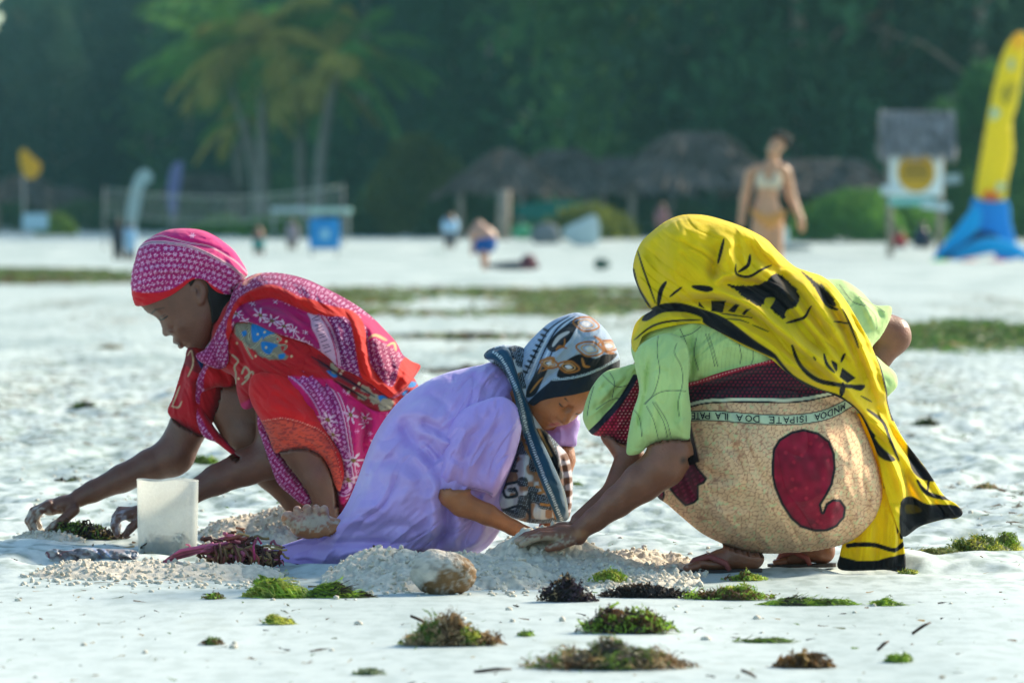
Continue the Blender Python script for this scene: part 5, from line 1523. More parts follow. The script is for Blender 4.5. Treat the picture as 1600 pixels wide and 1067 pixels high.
        # left motif
        for pts in (K7([(350, 492), (400, 452), (440, 420), (472, 405), (486, 432), (520, 470), (506, 490), (486, 500), (487, 556), (470, 572), (435, 587), (398, 552)]), K7([(310, 512), (345, 500), (358, 545), (350, 575), (325, 560)])):
            p.poly(pts, C_BLK, .8, smooth=False)
            P = np.array(pts); d = pline(x, y, P, closed=True)[0]; i2 = inside(x, y, P)
            p.put(sm(2.6, 4.0, np.where(i2, d, 0)), '640a24')
            p.put(sm(2.6, 4.0, np.where(i2, d, 0)) * (np.sin(x * .55 + y * .3) * np.sin(y * .5) > .35), '8c1a3c')
        p.poly(K7([(425, 170), (452, 170), (458, 250), (475, 330), (490, 405), (440, 430), (390, 470), (370, 490), (350, 470), (400, 400)]), '2a0c18', 1.2, smooth=False)
        # text band
        dd, S, T, _, _, L = pline(x, y, cen)
        p.put(sm(8.6, 7.6, np.abs(T)), C_BLK); p.put(sm(6.9, 6.1, np.abs(T)), 'c9d6b0')
        # cream line over black line
        top = spline(K7([(430, 186), (455, 181), (500, 168), (560, 160), (700, 156), (850, 158), (960, 146), (1060, 124), (1140, 100)]), False, 5)
        d2, S2, T2, _, _, _ = pline(x, y, top)
        above = T2 * np.sign(T2[np.argmax(-y)]) if True else T2
        sgn = np.sign(np.mean(T2[y < np.percentile(y, 3)]))
        A = T2 * sgn                                            # positive above the line
        p.put(sm(-.4, .4, A), '241222')
        # dotted waistband
        u, v = x * .985 + y * .17, y * .985 - x * .17 * 0
        row = np.floor(v / 5.2); aa = (x + (row % 2) * 3.4) / 6.8; aa = aa - np.floor(aa) - .5; bb = v / 5.2 - row - .5
        dots = sm(.36, .2, np.hypot(aa, bb * .9)) * sm(3, 4, A)
        p.put(dots * .8, '8a1438')
        hem = spline([(1070, 597), (1100, 588), (1140, 574), (1180, 562), (1220, 555)], False, 5)
        dh, Sh, Th, _, _, _ = pline(x, y, hem)
        p.put(sm(7, 5.5, dh) * .9, 'a80f2c'); p.put(sm(7, 5.5, dh) * sm(.3, .15, np.hypot((Sh / 5) % 1 - .5, (Th / 5) % 1 - .5)), 'd9a7a0')
        p.put(sm(2.6, 2.0, np.abs(A)) , 'dfe0bf'); p.put(sm(1.5, .9, np.abs(A + 3.6)), C_BLK)
        return p.c
    sk_out = [(1062, 604), (1090, 592), (1120, 580), (1180, 564), (1225, 556), (1262, 580), (1300, 604), (1332, 634), (1352, 676), (1367, 715), (1376, 746), (1378, 777), (1371, 800), (1359, 822), (1337, 840), (1310, 852), (1272, 860), (1233, 863), (1195, 864), (1163, 861), (1140, 854), (1120, 845), (1094, 831), (1066, 808), (1043, 788), (1028, 777), (1022, 760), (1040, 736), (1066, 720), (1070, 700), (1068, 650)]
    o = fg.piece('skirt', sk_out, M_cloth, None, p_skirt, depth=150, f0=0, power=.55, over=7,
                 add=lambda s: s.folds([([(1080, 720), (1110, 735), (1150, 742)], -7, 8, 6), ([(1074, 735), (1105, 752), (1160, 758)], 8, 9, 9), ([(1095, 770), (1110, 800), (1140, 835)], -7, 8, 6), ([(1108, 765), (1126, 800), (1160, 838)], 6, 9, 9),
                              ([(1320, 650), (1345, 690), (1352, 730)], -6, 7, 5), ([(1340, 740), (1352, 780), (1345, 815)], -5, 6, 6), ([(1180, 600), (1240, 606), (1310, 600)], -4, 7, 7), ([(1078, 620), (1150, 612), (1220, 590)], 4, 7, 9), ([(1120, 680), (1135, 720), (1140, 760)], 5, 16, 12), ([(1060, 770), (1100, 790), (1180, 800)], 7, 7, 10), ([(1340, 700), (1300, 760), (1290, 830)], 5, 8, 12), ([(1366, 760), (1330, 800), (1290, 820)], -6, 6, 6), ([(1078, 690), (1110, 700), (1160, 690)], -5, 6, 8), ([(1150, 840), (1190, 800), (1200, 750)], 4, 9, 12),
                              ([(1290, 845), (1250, 852), (1200, 856)], -4, 5, 4)]) + s.blob(1250, 740, 90, 80, 14), wrinkle=(4.2, 34, 2.4, 60)); cl.append(o)
    skirt = o
    # the printed words, set upside down on the band
    GL = {'N': [[(0, 0), (0, 1), (1, 0), (1, 1)]], 'D': [[(0, 0), (0, 1), (.6, .95), (1, .7), (1, .3), (.6, .05), (0, 0)]], 'O': [[(.5, 1), (.1, .8), (0, .5), (.1, .2), (.5, 0), (.9, .2), (1, .5), (.9, .8), (.5, 1)]], 'A': [[(0, 0), (.5, 1), (1, 0)], [(.2, .35), (.8, .35)]],
          'I': [[(.5, 0), (.5, 1)]], 'S': [[(1, .85), (.5, 1), (.08, .8), (.2, .55), (.8, .45), (.95, .2), (.5, 0), (0, .15)]], 'P': [[(0, 0), (0, 1), (.8, .95), (1, .75), (.8, .5), (0, .48)]], 'T': [[(.5, 0), (.5, 1)], [(0, 1), (1, 1)]],
          'E': [[(1, 0), (0, 0), (0, 1), (1, 1)], [(0, .5), (.8, .5)]], 'L': [[(0, 1), (0, 0), (.9, 0)]], 'M': [[(0, 0), (0, 1), (.5, .3), (1, 1), (1, 0)]]}
    letters = []
    cx_, cy_ = cen[:, 0], cen[:, 1]
    for ch, px_, w in (('M', 1313, 6), ('N', 1303, 7), ('D', 1292, 7), ('O', 1281, 8), ('A', 1271, 8), ('I', 1253, 3), ('S', 1246, 6), ('I', 1239, 3), ('P', 1231, 6), ('A', 1222, 8), ('T', 1210.5, 8), ('E', 1199, 7), ('D', 1176, 8), ('O', 1164.5, 8.5), ('A', 1150.5, 8.5),
                      ('I', 1132, 3), ('L', 1126, 6), ('A', 1118, 7), ('P', 1102, 6), ('A', 1095, 6), ('T', 1088, 5), ('E', 1081, 4)):
        yc = np.interp(px_, cx_, cy_); sl = (np.interp(px_ + 4, cx_, cy_) - np.interp(px_ - 4, cx_, cy_)) / 8
        let = MB()
        for st in GL[ch]:
            for (u0, v0), (u1, v1) in zip(st[:-1], st[1:]):
                q = []
                a0 = np.array([-(u0 - .5) * w, (v0 - .5) * 9.2]); a1 = np.array([-(u1 - .5) * w, (v1 - .5) * 9.2])
                dd = a1 - a0; ln = np.linalg.norm(dd); dd /= ln; nn = np.array([-dd[1], dd[0]]) * .75
                a0 = a0 - dd * .5; a1 = a1 + dd * .5
                for pp in (a0 - nn, a0 + nn, a1 + nn, a1 - nn):
                    X, Yp = px_ + pp[0], yc + pp[1] + sl * pp[0]
                    q.append(fg.world(X, Yp, float(fg.samp(fg.H, np.array([X]), np.array([Yp]))[0]) + 2.4))
                let.add(q, [(0, 1, 2, 3)], col=lin('1c2430'))
        lo = let.build('letter', M_cloth, None); lo.parent = skirt
    # --- sleeves
    def p_sleeve(x, y, s, f):
        p = Paint(x, y, 'bfda8c')
        p.put(sm(.1, .8, vn(x * .08, y * .02, 6)) * .3, 'a2c07c')
        for l in ([(350, 570), (345, 640), (355, 720), (330, 810), (295, 860)], [(430, 600), (420, 640), (450, 700), (455, 770), (435, 850), (440, 910)], [(290, 860), (340, 815), (400, 800), (470, 805)], [(300, 870), (330, 930), (350, 1010)], [(325, 850), (370, 930), (390, 1005)], [(335, 850), (385, 930), (405, 1005)],
                  [(240, 880), (270, 920), (280, 1000)], [(80, 800), (60, 870), (50, 930)], [(120, 750), (180, 800), (240, 790)], [(90, 900), (150, 860), (200, 850)], [(150, 740), (170, 780), (160, 850)]):
            p.line(K6(l), 1.2, line_c, .6, taper=False)
        return p.c
    def p_far(x, y, s, f):
        c = p_sleeve(x, y, s, f); p = Paint(x, y, 'ffffff'); p.c = c
        ed = spline(K6([(262, 760), (200, 860), (120, 950), (62, 1010)]), False, 4)
        d, S, T, _, _, _ = pline(x, y, ed)
        low = (y - 320) * 2.807 > np.interp((x - 900) * 2.807, [60, 120, 200, 262], [1010, 950, 860, 760])
        p.put(low * 1.0, '7c0f2a'); row = np.floor(y / 5); a = ((x + (row % 2) * 3) / 6) % 1 - .5; bb = (y / 5) % 1 - .5
        p.put(low * sm(.36, .2, np.hypot(a, bb)), 'e0305a'); p.put(low * sm(.2, .1, np.hypot(a, bb)) * (x > 965), 'e6c4b8')
        p.put(sm(5.2, 4.2, d), '1a1e30')
        return p.c
    o = fg.piece('far_sleeve', K6([(285, 715), (200, 718), (130, 738), (75, 800), (42, 880), (33, 945), (62, 1004), (95, 1020), (150, 1022), (185, 1045), (230, 1062), (270, 1030), (290, 900)]), M_cloth, None, p_far, depth=34, f0=-66,
                 add=lambda s: s.folds([(K6([(240, 740), (160, 800), (90, 880)]), 6, 6, 9), (K6([(250, 780), (180, 860), (110, 930)]), -5, 5, 5), (K6([(120, 760), (80, 830), (60, 920)]), 5, 7, 5)]), wrinkle=(2, 16, 2, -50)); cl.append(o)
    o = fg.piece('near_sleeve', [(1006, 530), (1040, 518), (1066, 530), (1074, 560), (1072, 600), (1076, 640), (1074.6, 672), (1072, 684), (1050, 683), (1025, 686), (1008, 694), (996, 704), (978, 705), (977, 690), (980, 669), (986, 640), (996, 605), (989, 566), (992, 545)], M_cloth, None, p_sleeve, depth=42, f0=118, edge=5,
                 add=lambda s: s.folds([([(1012, 540), (1008, 600), (990, 680)], -8, 6, 5), ([(1020, 560), (1018, 620), (1006, 690)], 7, 6, 9), ([(1045, 530), (1052, 600), (1050, 670)], -4, 8, 6), ([(1062, 600), (1060, 640), (1064, 680)], 5, 6, 6)]), wrinkle=(2, 16, 2.5, 80)); cl.append(o)
    # --- yellow scarf: hood round the head, shawl, hanging end
    def black_marks(p):
        B = C_BLK
        for pts, w in (([(250, 280), (262, 340), (285, 390), (325, 450)], 15), ([(268, 200), (285, 262), (312, 340), (345, 430)], 9), ([(388, 335), (366, 375), (356, 440)], 20), ([(455, 358), (430, 378), (405, 400)], 11), ([(638, 148), (628, 190), (612, 255)], 13),
                       ([(752, 218), (742, 262), (700, 292)], 16), ([(688, 258), (692, 300), (745, 312), (800, 282), (848, 264)], 12), ([(1015, 440), (980, 490), (905, 512)], 13), ([(930, 608), (965, 695), (1040, 758), (1150, 782), (1250, 792)], 20), ([(1068, 645), (1080, 690), (1112, 724)], 15),
                       ([(1162, 645), (1145, 682)], 13), ([(1150, 450), (1195, 550), (1222, 620)], 10), ([(1110, 505), (1180, 515)], 8), ([(1018, 655), (1030, 672)], 8), ([(255, 590), (330, 530), (420, 505), (540, 500)], 9), ([(1150, 770), (1150, 830)], 22), ([(1235, 830), (1290, 860)], 7),
                       ([(1270, 895), (1350, 960), (1370, 1040)], 14), ([(1060, 345), (1075, 365)], 9), ([(1030, 340), (1080, 430), (1130, 455)], 16), ([(620, 470), (690, 480), (760, 490)], 6), ([(640, 495), (700, 498), (745, 512)], 5), ([(760, 520), (830, 550)], 6)):
            p.line(K6(pts), w / 2.807, B, .7)
        p.poly(K6([(655, 348), (720, 352), (800, 345), (868, 300), (925, 335), (966, 392), (948, 440), (908, 462), (895, 495), (850, 462), (820, 425), (790, 440), (730, 405), (690, 372)]), B, .8, rough=1.4)
        p.poly(K6([(890, 330), (930, 350), (955, 395), (930, 420), (905, 380)]), '3a2c10', 2.0)
        p.poly(K6([(822, 405), (862, 408), (830, 450), (812, 432)]), 'e9ce08', .8)
        p.poly(K6([(500, 350), (570, 352), (590, 368), (560, 378), (510, 366)]), B, .8)
        p.poly(K6([(585, 418), (648, 418), (632, 468), (582, 462)]), B, .7, smooth=False); p.poly(K6([(690, 430), (706, 436), (684, 468), (655, 462)]), B, .7, smooth=False); p.poly(K6([(532, 420), (556, 452), (528, 440)]), B, .7, smooth=False); p.poly(K6([(735, 452), (752, 452), (726, 480), (715, 474)]), B, .7, smooth=False)
        p.poly(K6([(290, 500), (345, 442), (430, 426), (520, 445), (640, 490), (760, 580), (850, 640), (862, 668), (770, 628), (690, 590), (560, 522), (540, 490), (470, 468), (380, 470), (310, 508)]), B, .8)
        p.line(K6([(850, 650), (930, 740), (1040, 800), (1150, 838), (1230, 920), (1300, 1010)]), 5, B, .7, taper=False)
        p.poly(K6([(1150, 706), (1212, 752), (1172, 772), (1135, 745)]), B, .7, smooth=False); p.poly(K6([(1100, 675), (1128, 690), (1120, 722)]), B, .7); p.poly(K6([(1175, 785), (1252, 782), (1232, 808)]), B, .7)
        p.poly(K6([(985, 292), (1040, 335), (1105, 395), (1120, 440), (1075, 420), (1040, 370)]), '241c10', 1.2, rough=1)
        p.line(K6([(1205, 420), (1262, 530), (1318, 660), (1350, 780), (1372, 860), (1395, 940)]), 7.5, B, .7, taper=False)
        # tail (lower crop)
        p.line(K7([(1165, 200), (1232, 250), (1262, 330), (1300, 410)]), 5.5, B, .7); p.poly(K7([(1085, 165), (1150, 225), (1215, 340), (1285, 405), (1215, 390), (1150, 260)]), B, .8)
        p.poly(K7([(1345, 335), (1400, 425), (1465, 495), (1400, 490), (1350, 440)]), B, .8); p.line(K7([(1375, 490), (1420, 545), (1520, 572)]), 7, B, .7); p.line(K7([(1420, 540), (1430, 480)]), 4, B, .7)
        p.poly(K7([(1305, 575), (1360, 560), (1420, 588), (1540, 596), (1570, 640), (1480, 655), (1400, 680), (1312, 725)]), B, .8)
        p.poly(K7([(1330, 590), (1385, 600), (1395, 622), (1335, 625)]), '6b5a14', 1.5)
        return p
    def p_scarf(x, y, s, f):
        p = Paint(x, y, 'fbe00e'); p.put(sm(-.2, .9, vn(x * .02, y * .02, 4)) * .25, 'efcc06')
        black_marks(p)
        e = spline(SC_OUT[:12], False, 4)
        return p.c
    SC_OUT = [(989, 423), (993, 398), (1003, 377), (1021, 360), (1042, 345), (1067, 336), (1099, 336), (1131, 344), (1164, 356), (1196, 373), (1217, 394), (1242, 416), (1262, 424), (1285, 432), (1302, 448), (1320, 473), (1335, 498), (1356, 534), (1370, 562), (1381, 600), (1390, 636), (1400, 662),
              (1416, 690), (1450, 734), (1477, 775), (1497, 789), (1507, 803), (1496, 812), (1481, 812), (1442, 823), (1411, 838), (1392, 800), (1378, 754), (1368, 707), (1345, 652), (1322, 628), (1292, 612), (1256, 600), (1221, 577), (1196, 556), (1149, 534), (1105, 509), (1078, 504), (1035, 511), (1005, 523), (991, 548), (986, 534), (992, 509), (1003, 495), (1020, 482), (1006, 468), (996, 448)]
    panel = K7([(1120, 640), (1190, 560), (1200, 400), (1120, 200), (1110, 120), (1180, 150), (1270, 290), (1290, 400), (1325, 470), (1320, 600), (1316, 700), (1328, 850), (1240, 852), (1068, 852), (1065, 790), (1085, 720)])
    _old = K7([(1120, 640), (1215, 560), (1240, 480), (1225, 380), (1290, 400), (1325, 470), (1320, 600), (1316, 700), (1328, 850), (1240, 852), (1068, 852), (1065, 790), (1085, 720)])
    def p_panel(x, y, s, f):
        p = Paint(x, y, 'f6da0a'); B = C_BLK
        p.line(K7([(1095, 752), (1180, 745), (1280, 768), (1320, 745)]), 7, B, .7, taper=False)
        p.poly(K7([(1050, 780), (1070, 798), (1130, 812), (1215, 812), (1262, 795), (1300, 790), (1340, 780), (1340, 870), (1050, 870)]), B, .8, smooth=False)
        p.line(K7([(1230, 380), (1290, 400), (1318, 480), (1308, 620), (1312, 720)]), 5.5, B, .7, taper=False); p.line(K7([(1275, 590), (1300, 650), (1295, 700)]), 6, B)
        p.line(K7([(1240, 300), (1250, 420), (1240, 520)]), 4, B)
        return p.c
    o = fg.piece('scarf_end', panel, M_thin, None, p_panel, depth=26, f0=-4, power=.4, edge=4,
                 add=lambda s: s.folds([(K7([(1255, 560), (1285, 700), (1265, 840)]), 9, 5, 8), (K7([(1270, 560), (1300, 700), (1300, 840)]), -9, 4, 5), (K7([(1190, 640), (1170, 740), (1160, 830)]), 7, 9, 12), (K7([(1140, 660), (1120, 740), (1105, 830)]), -7, 7, 7), (K7([(1225, 620), (1220, 720), (1215, 830)]), -6, 6, 6)]), wrinkle=(2, 10, 6, 88)); cl.append(o)
    HEAD = [(989, 423), (993, 398), (1003, 377), (1021, 360), (1042, 345), (1067, 336), (1099, 336), (1131, 344), (1164, 357), (1196, 376), (1216, 400), (1215, 440), (1190, 470), (1150, 485), (1080, 490), (1020, 484), (1006, 468), (996, 448)]
    o = fg.piece('scarf_hood', HEAD, M_thin, None, p_scarf, depth=86, f0=0,
                 add=lambda s: s.folds([([(1002, 380), (1003, 420), (1020, 470)], 4, 5, 7), ([(1130, 350), (1125, 400), (1110, 460)], 5, 7, 14)]), wrinkle=(1.5, 20, 2.5, -60)); cl.append(o)
    A6 = lambda l: K6(l)
    fol = [(A6([(640, 140), (610, 240), (590, 340)]), -9, 7, 10), (A6([(670, 130), (660, 220), (700, 300)]), 8, 8, 10), (A6([(560, 50), (700, 110), (860, 230), (980, 340), (1100, 520), (1230, 720)]), 10, 14, 9), (A6([(700, 150), (830, 260), (960, 400), (1120, 620), (1260, 800)]), -9, 8, 8),
           (A6([(760, 220), (880, 330), (1000, 480), (1150, 680)]), 8, 8, 10), (A6([(600, 330), (740, 330), (880, 420), (1000, 560), (1100, 680)]), -10, 6, 9), (A6([(380, 420), (480, 380), (620, 385), (760, 440), (900, 560), (1060, 690), (1200, 840), (1330, 1000)]), 12, 9, 8),
           (A6([(420, 450), (520, 415), (640, 425), (780, 490), (920, 600), (1080, 730)]), -7, 5, 5), (A6([(420, 470), (560, 450), (700, 520), (840, 610), (960, 710), (1120, 800)]), 8, 7, 7), (A6([(260, 560), (330, 505), (430, 490), (540, 505)]), 8, 7, 5), (A6([(250, 610), (290, 550), (380, 520)]), 5, 5, 5),
           (A6([(1000, 310), (1090, 420), (1190, 600), (1290, 830), (1380, 1010)]), -9, 7, 7), (A6([(1040, 320), (1140, 440), (1240, 620), (1330, 850)]), 9, 8, 7), (A6([(1100, 350), (1190, 470), (1270, 640), (1350, 860)]), -7, 6, 6), (A6([(470, 60), (440, 150), (430, 260), (425, 340)]), 6, 12, 16), (A6([(380, 110), (350, 200), (350, 300), (375, 400)]), -4, 10, 10),
           (A6([(700, 310), (640, 310), (590, 340)]), 8, 6, 6), (A6([(830, 265), (760, 310), (690, 320)]), 6, 6, 9), (A6([(560, 70), (580, 160), (590, 250), (575, 340)]), -4, 9, 12),
           (K7([(1100, 150), (1200, 250), (1320, 400), (1430, 540), (1530, 620)]), 9, 10, 8), (K7([(1180, 190), (1290, 320), (1400, 480), (1500, 600)]), -8, 6, 6), (K7([(1200, 330), (1280, 450), (1330, 600)]), 8, 8, 8), (K7([(1290, 430), (1350, 520), (1390, 640)]), -9, 6, 6), (K7([(1330, 450), (1410, 570), (1440, 650)]), 7, 7, 7), (K7([(1440, 560), (1480, 610), (1500, 650)]), -5, 4, 4)]
    fol = [(p_, a_ * 1.55, w1_, w2_) for p_, a_, w1_, w2_ in fol]
    o = fg.piece('scarf', SC_OUT, M_thin, None, p_scarf, depth=5, drape='soft', lift=10, dblur=9, edge=7, thick=5,
                 add=lambda s: s.folds(fol) + 14 * sm(1000, 1060, s.PX) * sm(520, 440, s.PY) * sm(330, 370, s.PY), wrinkle=(3.2, 15, 6, 42)); cl.append(o)
    for o in cl: parent_keep(o, root)
    fg.always = {'near_sleeve', 'scarf', 'scarf_hood'}
    fg.tuck(body, b.V, skip=('scarf_end',), keep=([(1044, 690, 124, 34), (1034, 722, 125, 33), (1000, 748, 118, 30), (962, 779, 108, 23), (928, 806, 100, 18), (800, 835, 95, 22)],))
build_C()
# ================================================================ the girl in the lilac dress
K4, K5 = Kc(420, 480, 2.541), Kc(740, 470, 2.965)
def build_B():
    fg = Fig(14.0, 410, 478, 980, 900, 1.5)
    fg.H[:] = -50
    root = empty('person', tuple(fg.world(640, 878, 0)))
    props(root, 'girl kneeling in a plain lilac dress, bowed head wrapped in a grey blue paisley scarf', 'person')
    b = Body()
    b.chain([(765, 630, 0, 46), (700, 665, 0, 50), (640, 740, 0, 50)], 10); b.chain([(815, 590, 5, 26), (795, 610, 0, 34)], 8)
    b.chain([(640, 750, 42, 40), (720, 830, 45, 36), (700, 850, 40, 28), (560, 850, 30, 22), (500, 835, 10, 14)], 8)
    b.chain([(640, 750, -42, 40), (700, 820, -45, 34), (610, 845, -40, 22), (540, 855, -30, 14)], 8)
    # head
    F = np.array([.30, .80, .52]); U = np.array([.78, -.52, .35]); F /= np.linalg.norm(F); U -= F * (U @ F); U /= np.linalg.norm(U); Sd = np.cross(U, F)
    R = np.stack([Sd, U, F]); c0 = np.array([873., 588., 6.]); q = 1.22
    def L(u, v, w): return c0 + q * (u * Sd + v * U + w * F)
    def e(u, v, w, r, k=4, sub=False): b.ell(L(u, v, w), np.array(r) * q, 0, k, sub, R)
    e(0, 10, 0, (46, 56, 58), 8); e(0, -20, 18, (38, 40, 40), 12)
    e(0, -43, 38, (15, 11, 13), 12); e(-22, -20, 36, (16, 17, 13), 12); e(22, -20, 36, (16, 17, 13), 12)
    e(-17, 1, 53, (11, 7, 7), 8, True); e(17, 1, 53, (11, 7, 7), 8, True)
    e(-17, 0, 45.5, (9, 7.5, 7), 2.5); e(17, 0, 45.5, (9, 7.5, 7), 2.5)
    b.cap(L(0, 2, 50), 4.5 * q, L(0, -13, 60), 6.2 * q, 6); e(-7, -15, 55, (5, 4.5, 5), 4); e(7, -15, 55, (5, 4.5, 5), 4)
    e(0, -27.5, 53, (11, 3.3, 5), 3); e(0, -33, 52, (9.5, 3.8, 5), 3); b.cap(L(-14, 8, 50), 3, L(-24, 7, 44), 2.5, 6); b.cap(L(14, 8, 50), 3, L(24, 7, 44), 2.5, 6)
    e(0, -30.2, 57.5, (9, .9, 3), 1.5, True)
    b.cap(tuple(L(0, -20, -8)), 26, (815, 605, 0), 30, 12)
    # near arm and hand
    b.chain([(775, 625, 60, 32), (735, 715, 106, 25), (708, 766, 116, 21), (722, 781, 114, 19), (762, 798, 104, 16), (802, 819, 90, 11.5), (826, 829, 82, 10.5)], 6)
    b.ell((842, 834, 76), (18, 9, 14), 12, 5)
    for k, df in enumerate((-11, -4, 3, 10)):
        b.chain([(854, 837, 76 + df, 5.6), (868, 843, 76 + df * 1.1, 4.8), (874, 851, 76 + df * 1.1, 4.2)], 1.6)
    b.chain([(834, 838, 86, 5.4), (848, 848, 92, 4.6)], 2)
    # far arm
    b.chain([(820, 620, -50, 30), (872, 680, -66, 24), (878, 720, -60, 21), (866, 790, -30, 16), (852, 826, -10, 11)], 6); b.ell((848, 838, -6), (12, 12, 13), 0, 5)
    for k, df in enumerate((-10, -3, 4, 11)): b.chain([(852, 844, -6 + df, 5), (858, 856, -6 + df, 4)], 1.5)
    # bare sole, toes up, showing at the left end of the dress
    b.chain([(548, 835, 30, 22), (500, 824, 30, 22), (474, 818, 32, 20)], 8); b.ell((486, 812, 34), (30, 15, 15), 8, 6)
    b.chain([(462, 815, 38, 10), (452, 807, 40, 11.5)], 3)
    for k, (x, y, r) in enumerate(((466, 794, 6.6), (481, 791.5, 6.8), (495, 791.5, 6.2), (508, 793, 6.6))): b.chain([(x + 2, 806, 40, 6.0), (x, y, 42, r)], 1.6)
    le = lambda u, v, w: tuple(L(u, v, w))
    spots = [((466, 789, 46), (4, 3, 6), 'c09a88', .6), ((481, 786.5, 46), (4, 3, 6), 'c09a88', .6), ((495, 786.5, 46), (4, 3, 6), 'c09a88', .6), ((508, 788, 46), (4, 3, 6), 'c09a88', .6), (le(-25, -1.5, 50), 2.6, '0c0605', .5, le(-9, -2.5, 55)), (le(9, -2.5, 55), 2.0, '120907', .5, le(25, -1.5, 50)), (le(-26, 9, 48), 2.4, '24120c', .6, le(-9, 10, 54)), (le(9, 10, 54), 2.4, '24120c', .6, le(25, 9, 48)),
             (le(0, -29, 56), (13, 7, 9), '963c3a', .5), (le(-5, -20, 56), 1.6, '3f221a', .6), (le(-24, -22, 44), (12, 12, 12), '99573f', .9), 
             ((484, 806, 50), (38, 24, 24), 'a06a5c', .5), ((484, 816, 50), (40, 14, 26), 'b5a08c', .6, (500, 808, 50), .6), ((455, 800, 50), (26, 8, 20), 'b08c7a', .6, (512, 790, 50), .5), ((852, 842, 76), (26, 10, 24), 'a89880', .6, (845, 840, 70), .4)]
    body = parent_keep(b.build('body', fg, M_skin, None, 'a0643f', spots, (435, 965, 500, 872, -120, 150), 3.0, (((440, 520, 2.0), (832, 930, 1.6)), ((785, 832, 2.0), (596, 690, 1.5)), ((10, 140, 2.0),))), root)
    fg.absorb(b.V[(b.V[:, 0] > 800) & (b.V[:, 1] < 700)])
    cl = []
    def p_dress(x, y, s, f):
        p = Paint(x, y, 'c2a6ea'); p.put(sm(-.1, .8, vn(x * .012, y * .015, 5)) * .5, 'ad86e0'); p.put(sm(.3, .9, vn(x * .03, y * .05, 15)) * .25, 'd6c2f6')  # palest noise patches are highlights painted into the lilac
        return p.c
    A = K4
    D = [(416, 872), (428, 856), (452, 848), (478, 838), (503, 821), (524, 811), (541, 788), (557, 752), (570, 716), (585, 681), (607, 646), (632.5, 618), (664, 597), (695.5, 583), (727, 575), (752, 570), (776, 566), (798, 590), (813, 630), (812, 700), (800, 740), (788, 775), (786, 815), (770, 846), (748, 864), (727, 873), (695, 868), (660, 866), (640, 868), (609, 872), (577, 879), (522, 887), (479, 889), (440, 888), (418, 882)]
    fol = [(A([(530, 410), (550, 480), (590, 540), (640, 590), (670, 650)]), -15, 9, 12), (A([(400, 640), (440, 540), (500, 450), (570, 405), (640, 420), (700, 480)]), 13, 12, 16), (A([(560, 520), (620, 600), (660, 680), (680, 760)]), 11, 10, 9), (A([(600, 440), (670, 470), (700, 500)]), -8, 6, 7), (A([(620, 330), (700, 380), (720, 440)]), -7, 8, 8), (A([(700, 300), (740, 330), (700, 400), (690, 450)]), 8, 9, 8),
           (A([(780, 260), (850, 300), (880, 350)]), -5, 8, 8), (A([(640, 490), (700, 520), (790, 560)]), 8, 7, 9), (A([(590, 500), (650, 540), (700, 600)]), -10, 6, 6), (A([(700, 750), (712, 830), (690, 900), (655, 965)]), -20, 9, 8), (A([(740, 780), (760, 860), (720, 960)]), 9, 10, 9), (A([(830, 800), (800, 880), (740, 960)]), -6, 7, 8), (A([(860, 820), (850, 890), (800, 960)]), 7, 8, 8),
           (A([(640, 700), (660, 800), (640, 930)]), 14, 12, 8), (A([(120, 935), (240, 880), (340, 840), (430, 830)]), 8, 7, 8), (A([(150, 960), (280, 930), (420, 925), (560, 935)]), -8, 6, 6), (A([(200, 1000), (350, 965), (500, 950), (640, 950)]), 7, 7, 7), (A([(60, 960), (160, 950), (260, 900)]), -6, 5, 5), (A([(30, 1000), (150, 990), (270, 1010)]), 5, 5, 5),
           (A([(330, 760), (370, 690), (420, 640)]), -6, 8, 8), (A([(300, 830), (400, 780), (480, 800)]), 6, 10, 8), (A([(440, 660), (520, 640), (600, 690)]), 6, 12, 12), (A([(430, 880), (520, 850), (620, 890)]), -6, 9, 8), (A([(380, 620), (450, 600), (540, 600)]), -5, 9, 9)]
    fr = random.Random(4)
    o = fg.piece('dress', D, M_satin, None, p_dress, depth=118, f0=0, power=.52, over=None,
                 add=lambda s: s.folds(fol) + s.blob(610, 780, 60, 50, 16, 20) + s.blob(720, 640, 60, 40, 6) - s.blob(640, 690, 22, 40, 10, -40) - 36 * sm(560, 430, s.PX), wrinkle=(4.2, 22, 3.2, -52)); cl.append(o)
    o = fg.piece('far_sleeve', A([(1090, 500), (1150, 460), (1200, 440), (1232, 436), (1238, 470), (1226, 520), (1222, 556), (1190, 560), (1150, 562), (1110, 540)]), M_satin, None, lambda x, y, s, f: Paint(x, y, 'b090e0').line([(872, 699), (903, 696)], 1.2, '8c68c4', taper=False).c, depth=26, f0=-58, edge=4,
                 add=lambda s: s.folds([(A([(1150, 470), (1160, 520), (1150, 560)]), 4, 5, 5)])); cl.append(o)
    o = fg.piece('near_sleeve', [(757, 622), (772, 617), (790, 618), (806, 630), (815, 650), (813, 678), (803, 712), (788, 748), (772, 771), (762, 766), (750, 763), (727, 759.5), (700, 758), (680.5, 754), (687, 732), (694, 702), (698, 672), (714, 645), (735, 630)], M_satin, None,
                 lambda x, y, s, f: Paint(x, y, 'c0a2ec').line([(681, 749), (700, 753), (727, 755), (752, 759), (770, 766)], 1.3, '7a62b8', .6, taper=False).c, depth=44, f0=94, edge=5,
                 add=lambda s: s.folds([(A([(840, 380), (780, 470), (730, 600), (690, 700)]), 6, 9, 12), (A([(930, 380), (900, 480), (850, 600), (820, 700)]), -6, 9, 8), (A([(980, 420), (960, 520), (920, 640), (880, 730)]), 6, 9, 8), (A([(830, 460), (790, 560), (770, 690)]), -4, 6, 6), (A([(720, 560), (760, 600), (800, 610)]), -4, 6, 6)]), wrinkle=(2.5, 20, 2.6, -65)); cl.append(o)
